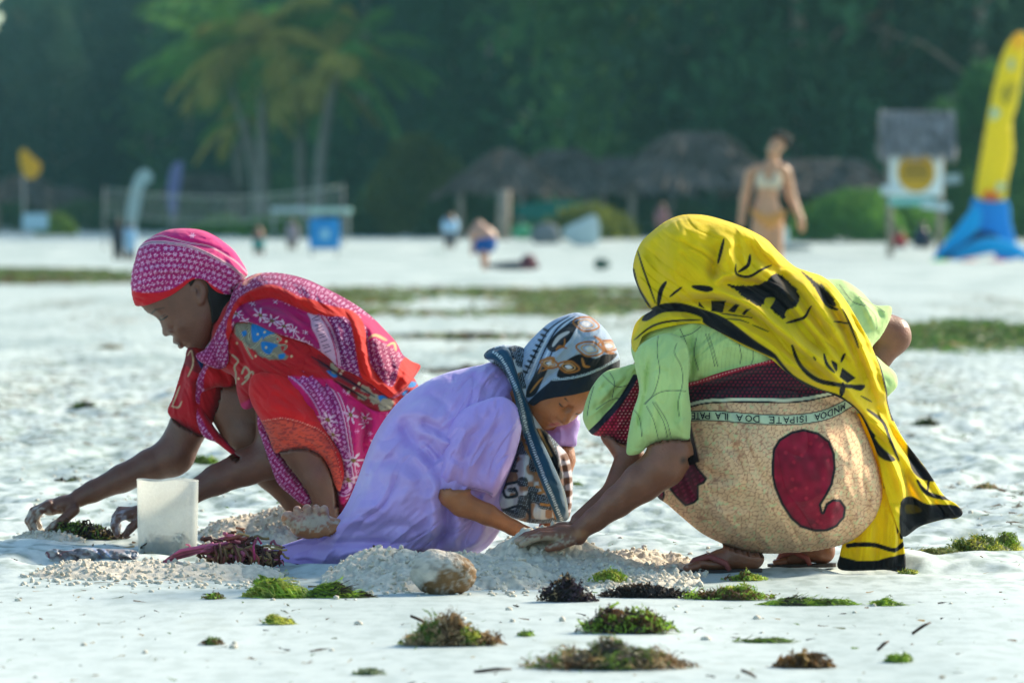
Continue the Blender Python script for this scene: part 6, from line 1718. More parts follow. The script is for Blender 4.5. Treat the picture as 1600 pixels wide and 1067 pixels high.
    # --- scarf
    def marks_head(p):
        x, y = p.x, p.y
        p.put(sm(.3, -.3, np.sin((x * .8 + y) * 1.5)) * .35, 'b9c6da')
        for k in range(5):
            p.line(K5([(235 + k * 18, 350 + k * 8), (290 + k * 18, 230), (350 + k * 20, 130 - k * 4), (440 + k * 14, 70)]), 2.6, '1c3146' if k % 2 == 0 else 'c7d6e6', .7)
        for k in range(9): p.line(K5([(225 + k * 12, 320 - k * 24), (250 + k * 12, 330 - k * 24)]), 4.5, '16222e', .8)
        p.poly(K5([(340, 215), (352, 180), (400, 130), (455, 98), (492, 88), (470, 130), (440, 180), (400, 215), (365, 232)]), '12161f', 1); p.line(K5([(365, 205), (395, 165), (440, 140)]), 6, 'c4bdb6', 1); p.line(K5([(380, 215), (415, 205), (420, 170)]), 3, '9a5f28', .7)
        p.poly(K5([(240, 440), (262, 370), (330, 270), (345, 300), (320, 360), (285, 430)]), '171a22', 1.2); p.line(K5([(300, 330), (330, 265), (370, 260), (350, 300), (310, 320)]), 3.4, 'a0672f', .8); p.line(K5([(262, 420), (300, 370), (320, 350)]), 3, 'b07a3e', .8)
        p.poly(K5([(385, 345), (400, 300), (440, 262), (500, 240), (560, 262), (600, 245), (665, 245), (600, 300), (500, 335), (430, 350)]), '11151e', 1)
        for cx, cy, r in ((535, 218, 46), (438, 300, 36), (520, 105, 44), (350, 285, 30), (622, 205, 34)):
            P0 = np.array([(cx + r * (1 + .25 * math.sin(2 * a)) * math.cos(a) * 1.25, cy + r * .72 * math.sin(a)) for a in np.linspace(0, 6.28, 14)])
            p.line(K5(P0), 3.0, 'a2642a', .8, taper=False); p.line(K5((P0 - (cx, cy)) * .62 + (cx, cy)), 2.0, 'c89660', .8, taper=False); p.poly(K5((P0 - (cx, cy)) * .35 + (cx, cy)), 'd5d3da', 1)
        p.line(K5([(555, 160), (590, 185), (610, 230), (650, 240)]), 5, 'a0612a', 1); p.line(K5([(500, 260), (510, 295), (535, 300)]), 4, 'b5783a', .8); p.line(K5([(380, 225), (395, 205), (430, 215)]), 3, 'a0612a', .8)
        p.poly(K5([(250, 470), (300, 415), (345, 375), (370, 358), (450, 352), (550, 325), (690, 255), (690, 320), (610, 375), (520, 430), (400, 455), (290, 480)]), '101c2c', 1)
        p.line(K5([(366, 358), (450, 350), (550, 323), (690, 257)]), 3.4, 'a9bccb', .7, taper=False)
        d, S, T, *_ = pline(x, y, np.array(K5([(366, 358), (450, 350), (550, 323), (690, 257)]))); p.put(sm(1, .6, d) * (np.sin(S * 2.2) > 0), '20303f')
        return p
    hood = [(838, 628), (824, 626), (812, 600), (808, 572), (818, 545), (838, 522), (860, 503), (884, 492), (904, 488.5), (926, 497), (946, 515), (961, 540), (968, 560), (967, 578), (960, 592), (942, 603), (920, 612), (895, 618), (868, 622)]
    hood = [(832, 632), (820, 620), (812, 600), (808, 572), (818, 545), (838, 522), (860, 503), (884, 492), (904, 488.5), (926, 497), (946, 515), (961, 540), (968, 560), (967, 578), (958, 590), (940, 600), (918, 609), (893, 615), (866, 619), (846, 624)]
    o = fg.piece('headscarf', hood, M_cloth, None, lambda x, y, s, f: marks_head(Paint(x, y, '8ea4c2')).c, depth=72, f0=6, over=4, edge=5,
                 add=lambda s: s.folds([(K5([(250, 400), (300, 260), (380, 150), (480, 80)]), -7, 5, 7), (K5([(280, 420), (340, 290), (430, 170), (520, 90)]), 6, 6, 9), (K5([(235, 330), (280, 220), (340, 140)]), 6, 5, 6), (K5([(330, 400), (420, 290), (560, 230)]), -3, 8, 8), (K5([(370, 365), (500, 340), (670, 270)]), 3, 4, 4)]), wrinkle=(1.6, 14, 3, -55)); cl.append(o)
    def p_shawl(x, y, s, f):
        p = Paint(x, y, 'c3ccd4')
        g = vn(x * .07, y * .07, 3); p.put(sm(.1, .3, g) * .9, '8e6238'); g = vn(x * .06 + 9, y * .08, 7); p.put(sm(.0, .15, g) * .95, '1b2a3a')
        k = (np.sin(x * 1.9 + y * .6) > .3) * (np.sin(y * 1.9 - x * .5) > .2); p.put(k * sm(.0, .15, g) * .8, '8fa9c0')
        for l in ([(215, 600), (250, 690), (300, 760), (310, 850), (350, 900), (380, 1000)], [(225, 640), (260, 640), (240, 680)], [(290, 790), (330, 800), (320, 850), (290, 850)], [(300, 880), (350, 870), (360, 930), (310, 930)]): p.line(K5(l), 4, 'a9793f', .8, taper=False)
        for l in ([(200, 830), (140, 850), (150, 900), (200, 890), (190, 860)], [(150, 960), (220, 940), (260, 980)], [(260, 880), (260, 1000)], [(130, 780), (200, 780)]): p.line(K5(l), 4.5, '1c2c3c', .8, taper=False)
        p.poly(K5([(292, 585), (340, 610), (375, 680), (410, 780), (415, 870), (385, 800), (345, 700), (300, 620)]), '14141a', 1.2); p.line(K5([(300, 590), (330, 650), (360, 710)]), 3, 'b88648', 1, taper=False)
        p.poly(K5([(385, 670), (420, 690), (448, 740), (458, 860), (446, 1010), (425, 1010), (425, 860), (405, 760)]), 'c8bcc4', 1); 
        for yy in (710, 760, 820, 880, 940, 985): p.poly(K5([(400, yy), (450, yy - 10), (456, yy + 14), (415, yy + 26)]), '6e4a3a', 1.5)
        return p.c
    shawl = [(756, 556), (762, 547), (775, 541), (791, 538), (820, 545), (830, 575), (833, 610), (838, 640), (846, 665), (858, 678), (873, 694), (888, 712), (894, 745), (894, 778), (889, 808), (875, 814), (841, 817), (812, 812), (788, 800), (770, 778), (786, 755), (796, 732), (808, 700), (812, 659), (800, 612), (784, 578), (766, 565)]
    o = fg.piece('shawl', shawl, M_cloth, None, p_shawl, depth=62, f0=14, over=None, edge=6,
                 add=lambda s: s.folds([(K5([(230, 640), (240, 780), (230, 960)]), 6, 6, 7), (K5([(270, 700), (290, 820), (280, 980)]), -7, 5, 6), (K5([(320, 780), (340, 880), (350, 990)]), 6, 5, 6), (K5([(400, 700), (425, 820), (425, 980)]), -8, 4, 5), (K5([(160, 820), (180, 900), (190, 980)]), -5, 6, 6), (K5([(300, 590), (350, 700), (400, 820)]), -7, 4, 5), (K5([(440, 760), (450, 880), (440, 980)]), 4, 4, 4)]), wrinkle=(2, 11, 5, 85)); cl.append(o)
    band = [(757, 560), (766, 547), (780, 541), (790, 541), (797, 548), (806, 575), (818, 612), (831, 645), (838, 669), (855, 703), (875, 747), (885, 776), (889, 806), (886, 813), (872, 814), (866, 800), (855, 774), (834, 723), (819, 679), (812, 652), (800, 605), (787, 575), (772, 562)]
    def p_band(x, y, s, f):
        p = Paint(x, y, '1e4a66'); cenl = K5([(95, 235), (130, 265), (165, 330), (215, 450), (250, 600), (320, 790), (370, 910), (410, 1015)])
        S, T = p.curve(cenl); p.put(sm(2.6, 2.0, np.abs(T)), 'c3d3dd'); p.put(sm(2.6, 2.0, np.abs(T)) * (np.sin(S * 1.7) > .35), '20405a')
        p.line(K5([(290, 590), (350, 700), (405, 830), (440, 1000)]), 4, '5c6a70', 1, taper=False)
        return p.c
    o = fg.piece('scarf_border', band, M_cloth, None, p_band, depth=6, drape='soft', lift=5, dblur=3, edge=4, thick=5, wrinkle=(1.2, 8, 6, 65),
                 add=lambda s: s.folds([(K5([(150, 230), (230, 420), (290, 600), (370, 800), (430, 980)]), 4, 5, 5), (K5([(110, 250), (190, 420), (240, 620), (340, 850)]), -3, 4, 4)])); cl.append(o)
    for o in cl: parent_keep(o, root)
    fg.always = {'near_sleeve'}
    fg.tuck(body, b.V, skip=('headscarf',), keep=([(716, 750, 114, 30), (712, 768, 116, 32), (728, 784, 114, 30), (762, 799, 104, 26), (802, 819, 90, 22), (870, 840, 78, 26)], [(530, 825, 30, 16), (500, 816, 34, 22), (450, 806, 40, 22)], [(868, 640, 30, 72), (895, 640, 30, 72)]))
build_B()
# ================================================================ dug sand, seaweed and small things in front
PILES = []
def mound(label, pxa, pxb, Ya, Yb, h, seed, peaks=(), clod=.014, res=.0048, pit=None, flat=1.0):
    xa, xb = (pxa - 800) * (Ya + Yb) / 2 / F_PX, (pxb - 800) * (Ya + Yb) / 2 / F_PX
    nx, ny = int((xb - xa) / res) + 2, int((Yb - Ya) / (res * 1.5)) + 2
    X, Y = np.meshgrid(np.linspace(xa, xb, nx), np.linspace(Ya, Yb, ny))
    u, v = (X - xa) / (xb - xa) * 2 - 1, (Y - Ya) / (Yb - Ya) * 2 - 1
    rr = np.sqrt(np.abs(u) ** 2.6 + np.abs(v) ** 2.2) + .16 * fbm(X * 9, Y * 9, 3, seed)
    env = sm(1.0, .35, rr)
    H = env * h * (.62 + .3 * fbm(X * 4, Y * 4, 3, seed + 3))
    for (pp, Yp, sg, a) in peaks:
        xp = (pp - 800) * Yp / F_PX
        H = H + a * np.exp(-((X - xp) / sg) ** 2 - ((Y - Yp) / sg) ** 2) * sm(1.0, .6, rr)
    wx_, wy_ = X + .008 * vn(X * 40, Y * 40, 1), Y + .008 * vn(X * 40, Y * 40, 2)
    hs = lambda q, sd: np.clip(1 - worley(wx_ * q, wy_ * q * .8, sd) ** 2 * 2.2, 0, 1) ** .5
    c = hs(27, seed) * .5 + hs(58, seed + 4) * .45 + hs(105, seed + 6) * .3 + .22 * fbm(X * 45, Y * 45, 3, seed + 2) + .2 * vn(X * 190, Y * 120, seed)
    e2 = sm(1.04, .8, rr)
    H = H + clod * (c - .15) * e2 * (.8 + .8 * np.clip(vn(X * 5, Y * 5, seed + 8), -.3, 1))
    if pit:
        xp = (pit[0] - 800) * pit[1] / F_PX; H = H - pit[3] * np.exp(-((X - xp) / pit[2]) ** 2 - ((Y - pit[1]) / (pit[2] * .7)) ** 2)
    Z = np.where(e2 > 0, gh(X, Y) + np.maximum(H, .001 * e2), gh(X, Y) - .01) - .006 * (1 - e2)
    idx = np.arange(nx * ny).reshape(ny, nx)
    Q = np.stack([idx[:-1, :-1], idx[:-1, 1:], idx[1:, 1:], idx[1:, :-1]], -1).reshape(-1, 4)
    V = np.stack([X, Y, Z], -1).reshape(-1, 3)
    PILES.append((X, Y, Z, e2))
    keep = (e2.ravel()[Q].max(1) > 0.0)
    o = mesh_np('sand_pile', V, Q[keep], M_pile, None, True)
    props(o, label, 'sand pile', 'heaps of dug sand around the women')
    return o
mound('long low row of crumbly sand in front of the white tub at left', 40, 445, 13.3, 13.85, .018, 1, ((130, 13.5, .07, .016), (230, 13.5, .07, .010), (330, 13.5, .08, .014), (400, 13.5, .06, .012)), .012)
mound('rounded sand heap under the coconut in front of the lilac dress', 505, 880, 12.85, 13.75, .034, 2, ((600, 13.3, .11, .036), (740, 13.35, .1, .02), (830, 13.3, .1, .02)), .015)
mound('broad sand heap beneath the joined hands, between the girl and the woman in yellow', 745, 1120, 13.3, 14.2, .025, 3, ((830, 13.65, .11, .05), (890, 13.65, .09, .035), (980, 13.9, .1, .022), (1060, 13.95, .09, .022)), .014, pit=(1040, 13.5, .08, .03))
mound('greyish sand heap beside the bare toes behind the tub', 300, 520, 14.6, 15.5, .045, 4, ((440, 15.0, .09, .06), (390, 15.1, .1, .045), (340, 15.0, .08, .03)), .016)
mound('small scatter of sand lumps just left of the sandals', 870, 1095, 13.0, 13.4, .016, 5, (), .012)
mound('small sand heap under the far left hand', 20, 150, 14.75, 15.2, .02, 6, (), .012)
def pebbles():
    rg = np.random.default_rng(9); b = MB()
    ico = np.array([(0, 0, 1), (.894, 0, .447), (.276, .851, .447), (-.724, .526, .447), (-.724, -.526, .447), (.276, -.851, .447), (.724, .526, -.447), (-.276, .851, -.447), (-.894, 0, -.447), (-.276, -.851, -.447), (.724, -.526, -.447), (0, 0, -1)])
    T = [(0, 1, 2), (0, 2, 3), (0, 3, 4), (0, 4, 5), (0, 5, 1), (1, 6, 2), (2, 7, 3), (3, 8, 4), (4, 9, 5), (5, 10, 1), (6, 7, 2), (7, 8, 3), (8, 9, 4), (9, 10, 5), (10, 6, 1), (11, 7, 6), (11, 8, 7), (11, 9, 8), (11, 10, 9), (11, 6, 10)]
    zones = ((30, 470, 13.0, 13.5, 200), (500, 1110, 12.7, 13.2, 200), (300, 560, 14.3, 15.2, 60), (20, 1580, 14.2, 20, 500), (20, 1580, 11, 13, 40))
    for a, c, Y0, Y1, n in zones:
        for k in range(n):
            Y = rg.uniform(Y0, Y1); x = (rg.uniform(a, c) - 800) * Y / F_PX; r = rg.uniform(.002, .008)
            z = float(gh(x, Y))
            b.add(ico * r * rg.uniform(.6, 1.3, 3) * np.array([1.2, 1.2, .8]) * (1 + .2 * rg.normal(size=(12, 1))) + np.array([x, Y, z + r * .3]), None, T, (.5, .5, .5))
    for X, Yp, Z, e2 in PILES:
        g = np.argwhere(e2 > .25)
        for j, i in g[rg.integers(0, len(g), 520)]:
            r = rg.uniform(.0018, .0072)
            b.add(ico * r * rg.uniform(.7, 1.3, 3) * (1 + .4 * rg.normal(size=(12, 1)).clip(-1.2, 1.2)) + np.array([X[j, i], Yp[j, i], Z[j, i] + r * .2]), None, T, (.5, .5, .5))
    o = b.build('sand_crumbs', M_pile, None, True); props(o, kind='stuff')
pebbles()

BR, TAN, DKB, GN, BGN, YGN, PUR = (.14, .075, .03), (.38, .26, .13), (.035, .024, .020), (.12, .19, .03), (.24, .37, .035), (.48, .48, .08), (.05, .03, .045)
def weed(label, px0, px1, pyb, h_px, cols, n, seed, length=.035, width=.003, curl=1.6, flat=.5, comb=None, name='seaweed_clump', group='clumps of washed up seaweed', pad=.25, z0=0.0):
    Y = gy(pyb) if pyb else 14; s = F_PX / Y
    rg = np.random.default_rng(seed); h_px = h_px * 1.25
    cx = ((px0 + px1) / 2 - 800) / s; hw = (px1 - px0) / 2 / s; h = h_px / s
    dy = max(hw * flat, .03); Yc = Y + dy * .6
    z = float(gh(cx, Yc)) + z0
    n = int(n * 1.5)
    u = rg.normal(size=n) * .42; v = rg.normal(size=n) * .42
    ok = (u * u + v * v) < 1.05; u, v = u[ok], v[ok]; n = len(u)
    prof = np.clip(1 - u * u - v * v, 0, 1) ** .6 * (.65 + .5 * vn(u * 2.3 + seed, v * 2 + seed, seed))
    t = rg.uniform(0, 1, n) ** .7
    C = np.stack([u * hw, v * dy, t * prof * h * .85 + .001], -1)
    D = rg.normal(size=(n, 3)) * np.array([1, 1, .12])
    if comb is not None: D = D * .3 + np.array(comb) + np.stack([0 * u, 0 * u, -.25 * (u > 0)], -1)
    L = length * rg.uniform(.3, .95, n)
    V, Q, sid = ribbons(rg, C, D, L, width * rg.uniform(.6, 2.0, n), curl, 6, up=(0, 0, -.5), wander=.75 if comb is None else .14)
    uu, vv = V[:, 0] / hw, V[:, 1] / dy
    top = np.clip(1.15 - uu * uu - vv * vv, .02, 1.1) ** .6 * h * np.clip(.72 + .6 * vn(uu * 3.2 + seed, vv * 3, seed + 2) + .25 * vn(uu * 9 + seed, vv * 9, seed + 5), .12, 1.3) + .002
    V[:, 2] = np.where(V[:, 2] > top, top + (V[:, 2] - top) * .07, V[:, 2])
    V[:, 2] = np.maximum(V[:, 2], .0008 + .001 * rg.uniform(0, 1, len(V)))
    pal = np.array(cols); zone = (vn(C[:, 0] * 14 / max(hw * 5, .3) + seed, C[:, 2] * 30 + C[:, 1] * 20, seed + 1) * .5 + .5) * .8 + rg.uniform(0, .3, n)
    ci = np.clip((zone * len(pal)).astype(int), 0, len(pal) - 1)
    c = pal[ci] * rg.uniform(.55, 1.5, n)[:, None]
    # soft core keeps the heap from being see-through
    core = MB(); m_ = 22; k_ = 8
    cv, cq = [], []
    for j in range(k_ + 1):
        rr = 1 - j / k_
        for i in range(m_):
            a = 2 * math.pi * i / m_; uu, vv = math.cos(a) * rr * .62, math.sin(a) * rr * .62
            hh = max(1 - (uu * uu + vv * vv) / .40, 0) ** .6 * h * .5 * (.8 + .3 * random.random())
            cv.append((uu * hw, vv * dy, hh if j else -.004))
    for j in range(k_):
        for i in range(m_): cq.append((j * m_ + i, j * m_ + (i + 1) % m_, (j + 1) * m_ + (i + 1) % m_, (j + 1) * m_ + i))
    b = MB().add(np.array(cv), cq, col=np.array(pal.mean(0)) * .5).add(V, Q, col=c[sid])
    o = b.build(name, M_weed, None, False); o.location = (cx, Yc, z)
    props(o, label, 'seaweed', group); return o
weed('largest bright green hairy seaweed heap, left of the coconut', 372, 482, 936, 44, (GN, BGN, BGN, YGN), 1500, 1, .07, .0022, .5, .5, comb=(.9, -.2, -.1))
weed('thin trailing right end of the largest green seaweed heap', 462, 582, 936, 22, (GN, BGN, DKB, GN), 900, 2, .05, .002, .7, .4, comb=(1, 0, 0))
weed('tiny green tuft left of the largest green heap', 312, 352, 938, 10, (GN, BR, BGN), 160, 3, .02)
weed('small bright green tuft below the largest green heap', 406, 460, 979, 17, (BGN, YGN, GN), 500, 4, .025, .002, .6, .5, comb=(.6, 0, 0))
weed('tan and brown curly seaweed clump below the coconut, a stick poking out', 622, 788, 1013, 50, (TAN, BR, TAN, GN, YGN), 1500, 5, .035, .0032, 2.4)
weed('dark brown seaweed clump with bright green patches, below the sandals on the left', 897, 1062, 993, 42, (DKB, BR, BGN, DKB, (.20, .09, .04)), 1200, 6, .04, .0036, 1.6)
weed('widest grey brown stringy seaweed heap at the bottom edge', 812, 1092, 1050, 42, ((.17, .13, .08), BR, TAN, GN, (.14, .11, .08)), 2400, 7, .045, .0022, 2.0)
weed('blackish knobbly seaweed heap right of the coconut', 838, 936, 943, 42, (DKB, PUR, DKB, TAN), 1300, 8, .018, .004, 2.0)
weed('long low blackish seaweed ridge running right from the knobbly heap', 925, 1100, 936, 20, (PUR, DKB, DKB, BR), 1400, 9, .018, .0036, 2.0, .3)
weed('bright green seaweed patch on the sand above the blackish ridge', 918, 985, 917, 20, (BGN, YGN, BGN), 600, 10, .022, .0026, 1.5, z0=.008)
weed('mixed green and brown seaweed below the near sandal', 1060, 1215, 938, 24, (GN, BR, BGN, YGN), 1000, 11, .028, .003, 1.5, .4)
weed('thin yellow green seaweed patch right under the near sandal', 1128, 1202, 907, 12, (YGN, BGN, BR), 380, 12, .022)
weed('flat green seaweed strip below the far sandal', 1180, 1335, 946, 18, (GN, BGN, GN, DKB), 1100, 13, .05, .002, .6, .35, comb=(1, 0, 0))
weed('small flat green strip below the end of the yellow scarf', 1352, 1412, 947, 11, (GN, BGN), 320, 14, .035, .002, .5, .35, comb=(1, 0, 0))
weed('rust brown leaf shaped seaweed scrap near the bottom right', 1208, 1302, 1046, 24, ((.26, .12, .03), BR, (.3, .17, .04)), 420, 15, .035, .006, 1.4)
weed('rounded green knob at the far right, tallest of the three', 1540, 1600, 868, 44, ((.16, .22, .05), BGN, YGN), 1300, 16, .028, .0024, 1.6, .7)
weed('lumpy green seaweed pile left of the tallest knob', 1480, 1575, 872, 30, ((.14, .18, .07), GN, YGN, (.3, .3, .2)), 1400, 17, .028, .0024, 1.6, .6)
weed('low trailing green seaweed beside the hem of the yellow scarf', 1412, 1500, 874, 16, (GN, (.22, .24, .1), YGN), 800, 18, .04, .002, .8, .4, comb=(1, 0, 0))
weed('pale green scrap right of the scarf hem', 1400, 1440, 898, 8, (YGN, GN, TAN), 160, 19, .02)
weed('small green tuft at the lower right', 1384, 1428, 1038, 16, (GN, BGN), 300, 20, .025)
weed('faint greenish film streak low on the right', 1140, 1245, 1005, 9, (GN, (.2, .25, .12)), 300, 21, .03, .002, .8, .3, comb=(1, 0, 0))
weed('brown and green seaweed tangle under the far left hand', 60, 200, 848, 28, (BR, GN, DKB, (.22, .15, .04)), 1300, 22, .04, .005, 1.5, .4)
weed('green tuft on the sand behind the left forearm', 286, 346, 731, 16, (BGN, GN, YGN), 500, 23, .035)
weed('flat dark green tuft left of the elbow', 74, 132, 752, 10, (GN, DKB), 400, 24, .04)
weed('small green tuft far left on the open sand', 105, 152, 642, 9, (GN, DKB), 300, 25, .05)
weed('small dark tuft seen between the girl and the woman in yellow', 893, 912, 760, 14, (DKB, GN), 160, 26, .03)
weed('pair of green scraps right of the yellow scarf tail', 1425, 1470, 668, 9, (GN, DKB), 300, 27, .06)
weed('olive tuft right of the tail of the yellow scarf', 1520, 1560, 760, 8, (GN, TAN), 200, 28, .04)
weed('small green tuft on open sand above the girl', 520, 560, 592, 6, (GN, DKB), 200, 29, .07)
weed('greenish patch left of the head wrap', 150, 196, 548, 6, (GN, TAN), 200, 30, .08)
weed('pale green thread low on the left', 312, 350, 1010, 9, (GN, BR), 140, 31, .025)
weed('faint green thread near the bottom left', 545, 605, 1056, 10, (GN, (.15, .2, .1)), 160, 32, .03)
weed('tiny green tuft between the two bottom centre clumps', 806, 836, 998, 8, (BGN, GN), 120, 33, .018)

def band(label, px0, px1, Y0, Y1, n, seed, cols, h=.05, name='seaweed_band'):
    rg = np.random.default_rng(seed)
    nc = max(int(n / 110), 8)
    cpx = rg.uniform(px0, px1, nc * 8); cY = rg.uniform(Y0, Y1, nc * 8)
    g = vn(cpx * .018 + seed, cY * .35, seed) + .6 * vn(cpx * .06, cY * .9, seed + 1); o_ = np.argsort(-g)[:nc]; cpx, cY = cpx[o_], cY[o_]
    ci = rg.integers(0, nc, n); s = rg.normal(size=(n, 2))
    Y = cY[ci] + s[:, 1] * (Y1 - Y0) * .05; x = (cpx[ci] - 800) * cY[ci] / F_PX + s[:, 0] * .28 * (Y0 / 40)
    z = gh(x, Y) + rg.uniform(0, 1, n) * h * np.exp(-(s ** 2).sum(1) * .4) 
    D = rg.normal(size=(n, 3)) * np.array([1, 1, .1])
    V, Q, sid = ribbons(rg, np.stack([x, Y, z], -1), D, rg.uniform(.08, .2, n) * Y0 / 45, rg.uniform(.012, .03, n) * Y0 / 45, .8, 2, up=(0, 0, -.3))
    g_ = gh(V[:, 0], V[:, 1]); V[:, 2] = np.clip(V[:, 2], g_ + .001, g_ + h * rg.uniform(.4, 1.1, len(V)))
    tone = rg.uniform(0, 1, n) * .5 + rg.uniform(0, 1, nc)[ci] * .5
    pal = np.array(cols); c = pal[np.clip((tone * len(pal)).astype(int), 0, len(pal) - 1)] * rg.uniform(.6, 1.2, n)[:, None]
    o = mesh_np(name, V, Q, M_weed, None, False, c[sid]); props(o, kind='stuff')
band('', 1340, 1680, 32.3, 44, 17000, 1, (DKB, GN, (.06, .13, .03), (.10, .20, .04), (.12, .22, .04), TAN), .075)
band('', 440, 1010, 48, 66, 11000, 2, (GN, (.08, .14, .04), (.12, .2, .05), (.2, .24, .08), BR, (.3, .28, .14)), .055)
band('', -60, 215, 72, 88, 6000, 3, (GN, (.12, .17, .06), BR), .1)
band('', 640, 770, 39, 41, 700, 4, (GN, DKB, TAN), .03)
band('', 620, 780, 29.5, 31.5, 900, 5, (DKB, (.12, .12, .08)), .03)
band('', -20, 1640, 15.2, 60, 18000, 6, (GN, (.12, .14, .08), BR, TAN), .009)

def debris():
    rg = np.random.default_rng(21); n = 900
    Y = 10.2 + rg.uniform(0, 1, n) ** 1.6 * 14; x = rg.uniform(-.1, .1, n) * Y
    C = np.stack([x, Y, gh(x, Y) + .0025], -1); D = rg.normal(size=(n, 3)) * np.array([1, .7, .12])
    V, Q, sid = ribbons(rg, C, D, rg.uniform(.006, .032, n), rg.uniform(.0015, .005, n), .9, 3)
    g_ = gh(V[:, 0], V[:, 1]); V[:, 2] = np.clip(V[:, 2], g_ + .0015, g_ + .005 * (1 + rg.uniform(0, 1, len(V)) ** 4))
    pal = np.array((DKB, BR, GN, DKB, (.2, .2, .12), TAN)); c = pal[rg.integers(0, 6, n)]
    o = mesh_np('seaweed_flecks', V, Q, M_weed, None, False, c[sid]); props(o, kind='stuff')
debris()
for px, py, l, an, lb in ((1440, 985, 34, .5, 'short dark twig on the smooth sand at lower right'), (880, 1030, 0, 0, ''), (1380, 1012, 22, .6, 'dark twig slanting on the sand near the bottom right'), (655, 975, 30, -.5, 'dark stick poking out of the tan seaweed clump'), (590, 862, 24, -1.0, 'brown stub standing in the sand heap under the lilac hem'), (770, 1048, 58, .05, 'thin dark blade lying flat left of the widest seaweed heap'), (1170, 1058, 26, -.5, 'dark chip at the bottom edge')):
    if not l: continue
    Y = gy(py + 6) if py > 900 else 13.35; s = F_PX / Y; L = l / s
    p = np.array(at(px, py, Y)); d = np.array([math.cos(an) * L / 2, .01, math.sin(an) * L / 2])
    zb = float(gh(p[0], Y)) + abs(d[2]) + .002
    c0 = np.array([p[0], Y, max(zb, .002) if py > 900 else p[2]])
    o = MB().tube([-d, d * .2 + (0, 0, .002), d], [.003, .0035, .0018], 7, col=np.array((.07, .04, .025))).build('twig', M_weed, None, True); o.location = tuple(c0); props(o, lb, 'twig')

def coconut():
    n, m = 64, 40; Y = 12.80; s = F_PX / Y
    ph, th = np.meshgrid(np.linspace(0, 2 * math.pi, n, endpoint=False), np.linspace(0, math.pi, m))
    x, y, z = np.sin(th) * np.cos(ph), np.sin(th) * np.sin(ph), np.cos(th)
    r = 1 + .05 * fbm(x * 2 + 3, z * 2 + y, 3, 2) + .02 * vn(ph * 9, th * 4, 3)
    fib = sm(-.25, .1, x * .85 - z * .8 + .35 * fbm(x * 3, z * 3 + y * 2, 3, 7)); r = r + .035 * fib * fbm(x * 14, z * 16 + y * 9, 3, 12)
    V = np.stack([x * .074 * r, y * .06 * r, z * .053 * r], -1).reshape(-1, 3)
    sandy = np.array((.52, .47, .40)); brown = np.array((.17, .095, .04))
    f = fib.ravel()[:, None]; grain = (sm(.1, .5, fbm(x * 9, z * 7 + y * 5, 3, 9)).ravel()[:, None]) * .6
    c = sandy * (1 - f) * (1 - .35 * sm(.2, .6, fbm(x * 4, z * 4 + y, 3, 19)).ravel()[:, None]) + brown * f * (1 - grain) + sandy * .8 * f * grain
    idx = np.arange(n * m).reshape(m, n)
    Q = np.stack([idx[:-1], np.roll(idx[:-1], -1, 1), np.roll(idx[1:], -1, 1), idx[1:]], -1).reshape(-1, 4)
    o = mesh_np('coconut', V, Q, M_husk, None, True, c, fix=True); o.location = at(691, 896, Y); o.rotation_euler = (0, .15, 0)
    props(o, 'old coconut half coated in pale sand, brown fibre showing on its right side', 'coconut')
M_husk = material('husk', attr=True, rough=.9, vary=.2, vscale=40, bump=.8, bscale=160)
coconut()

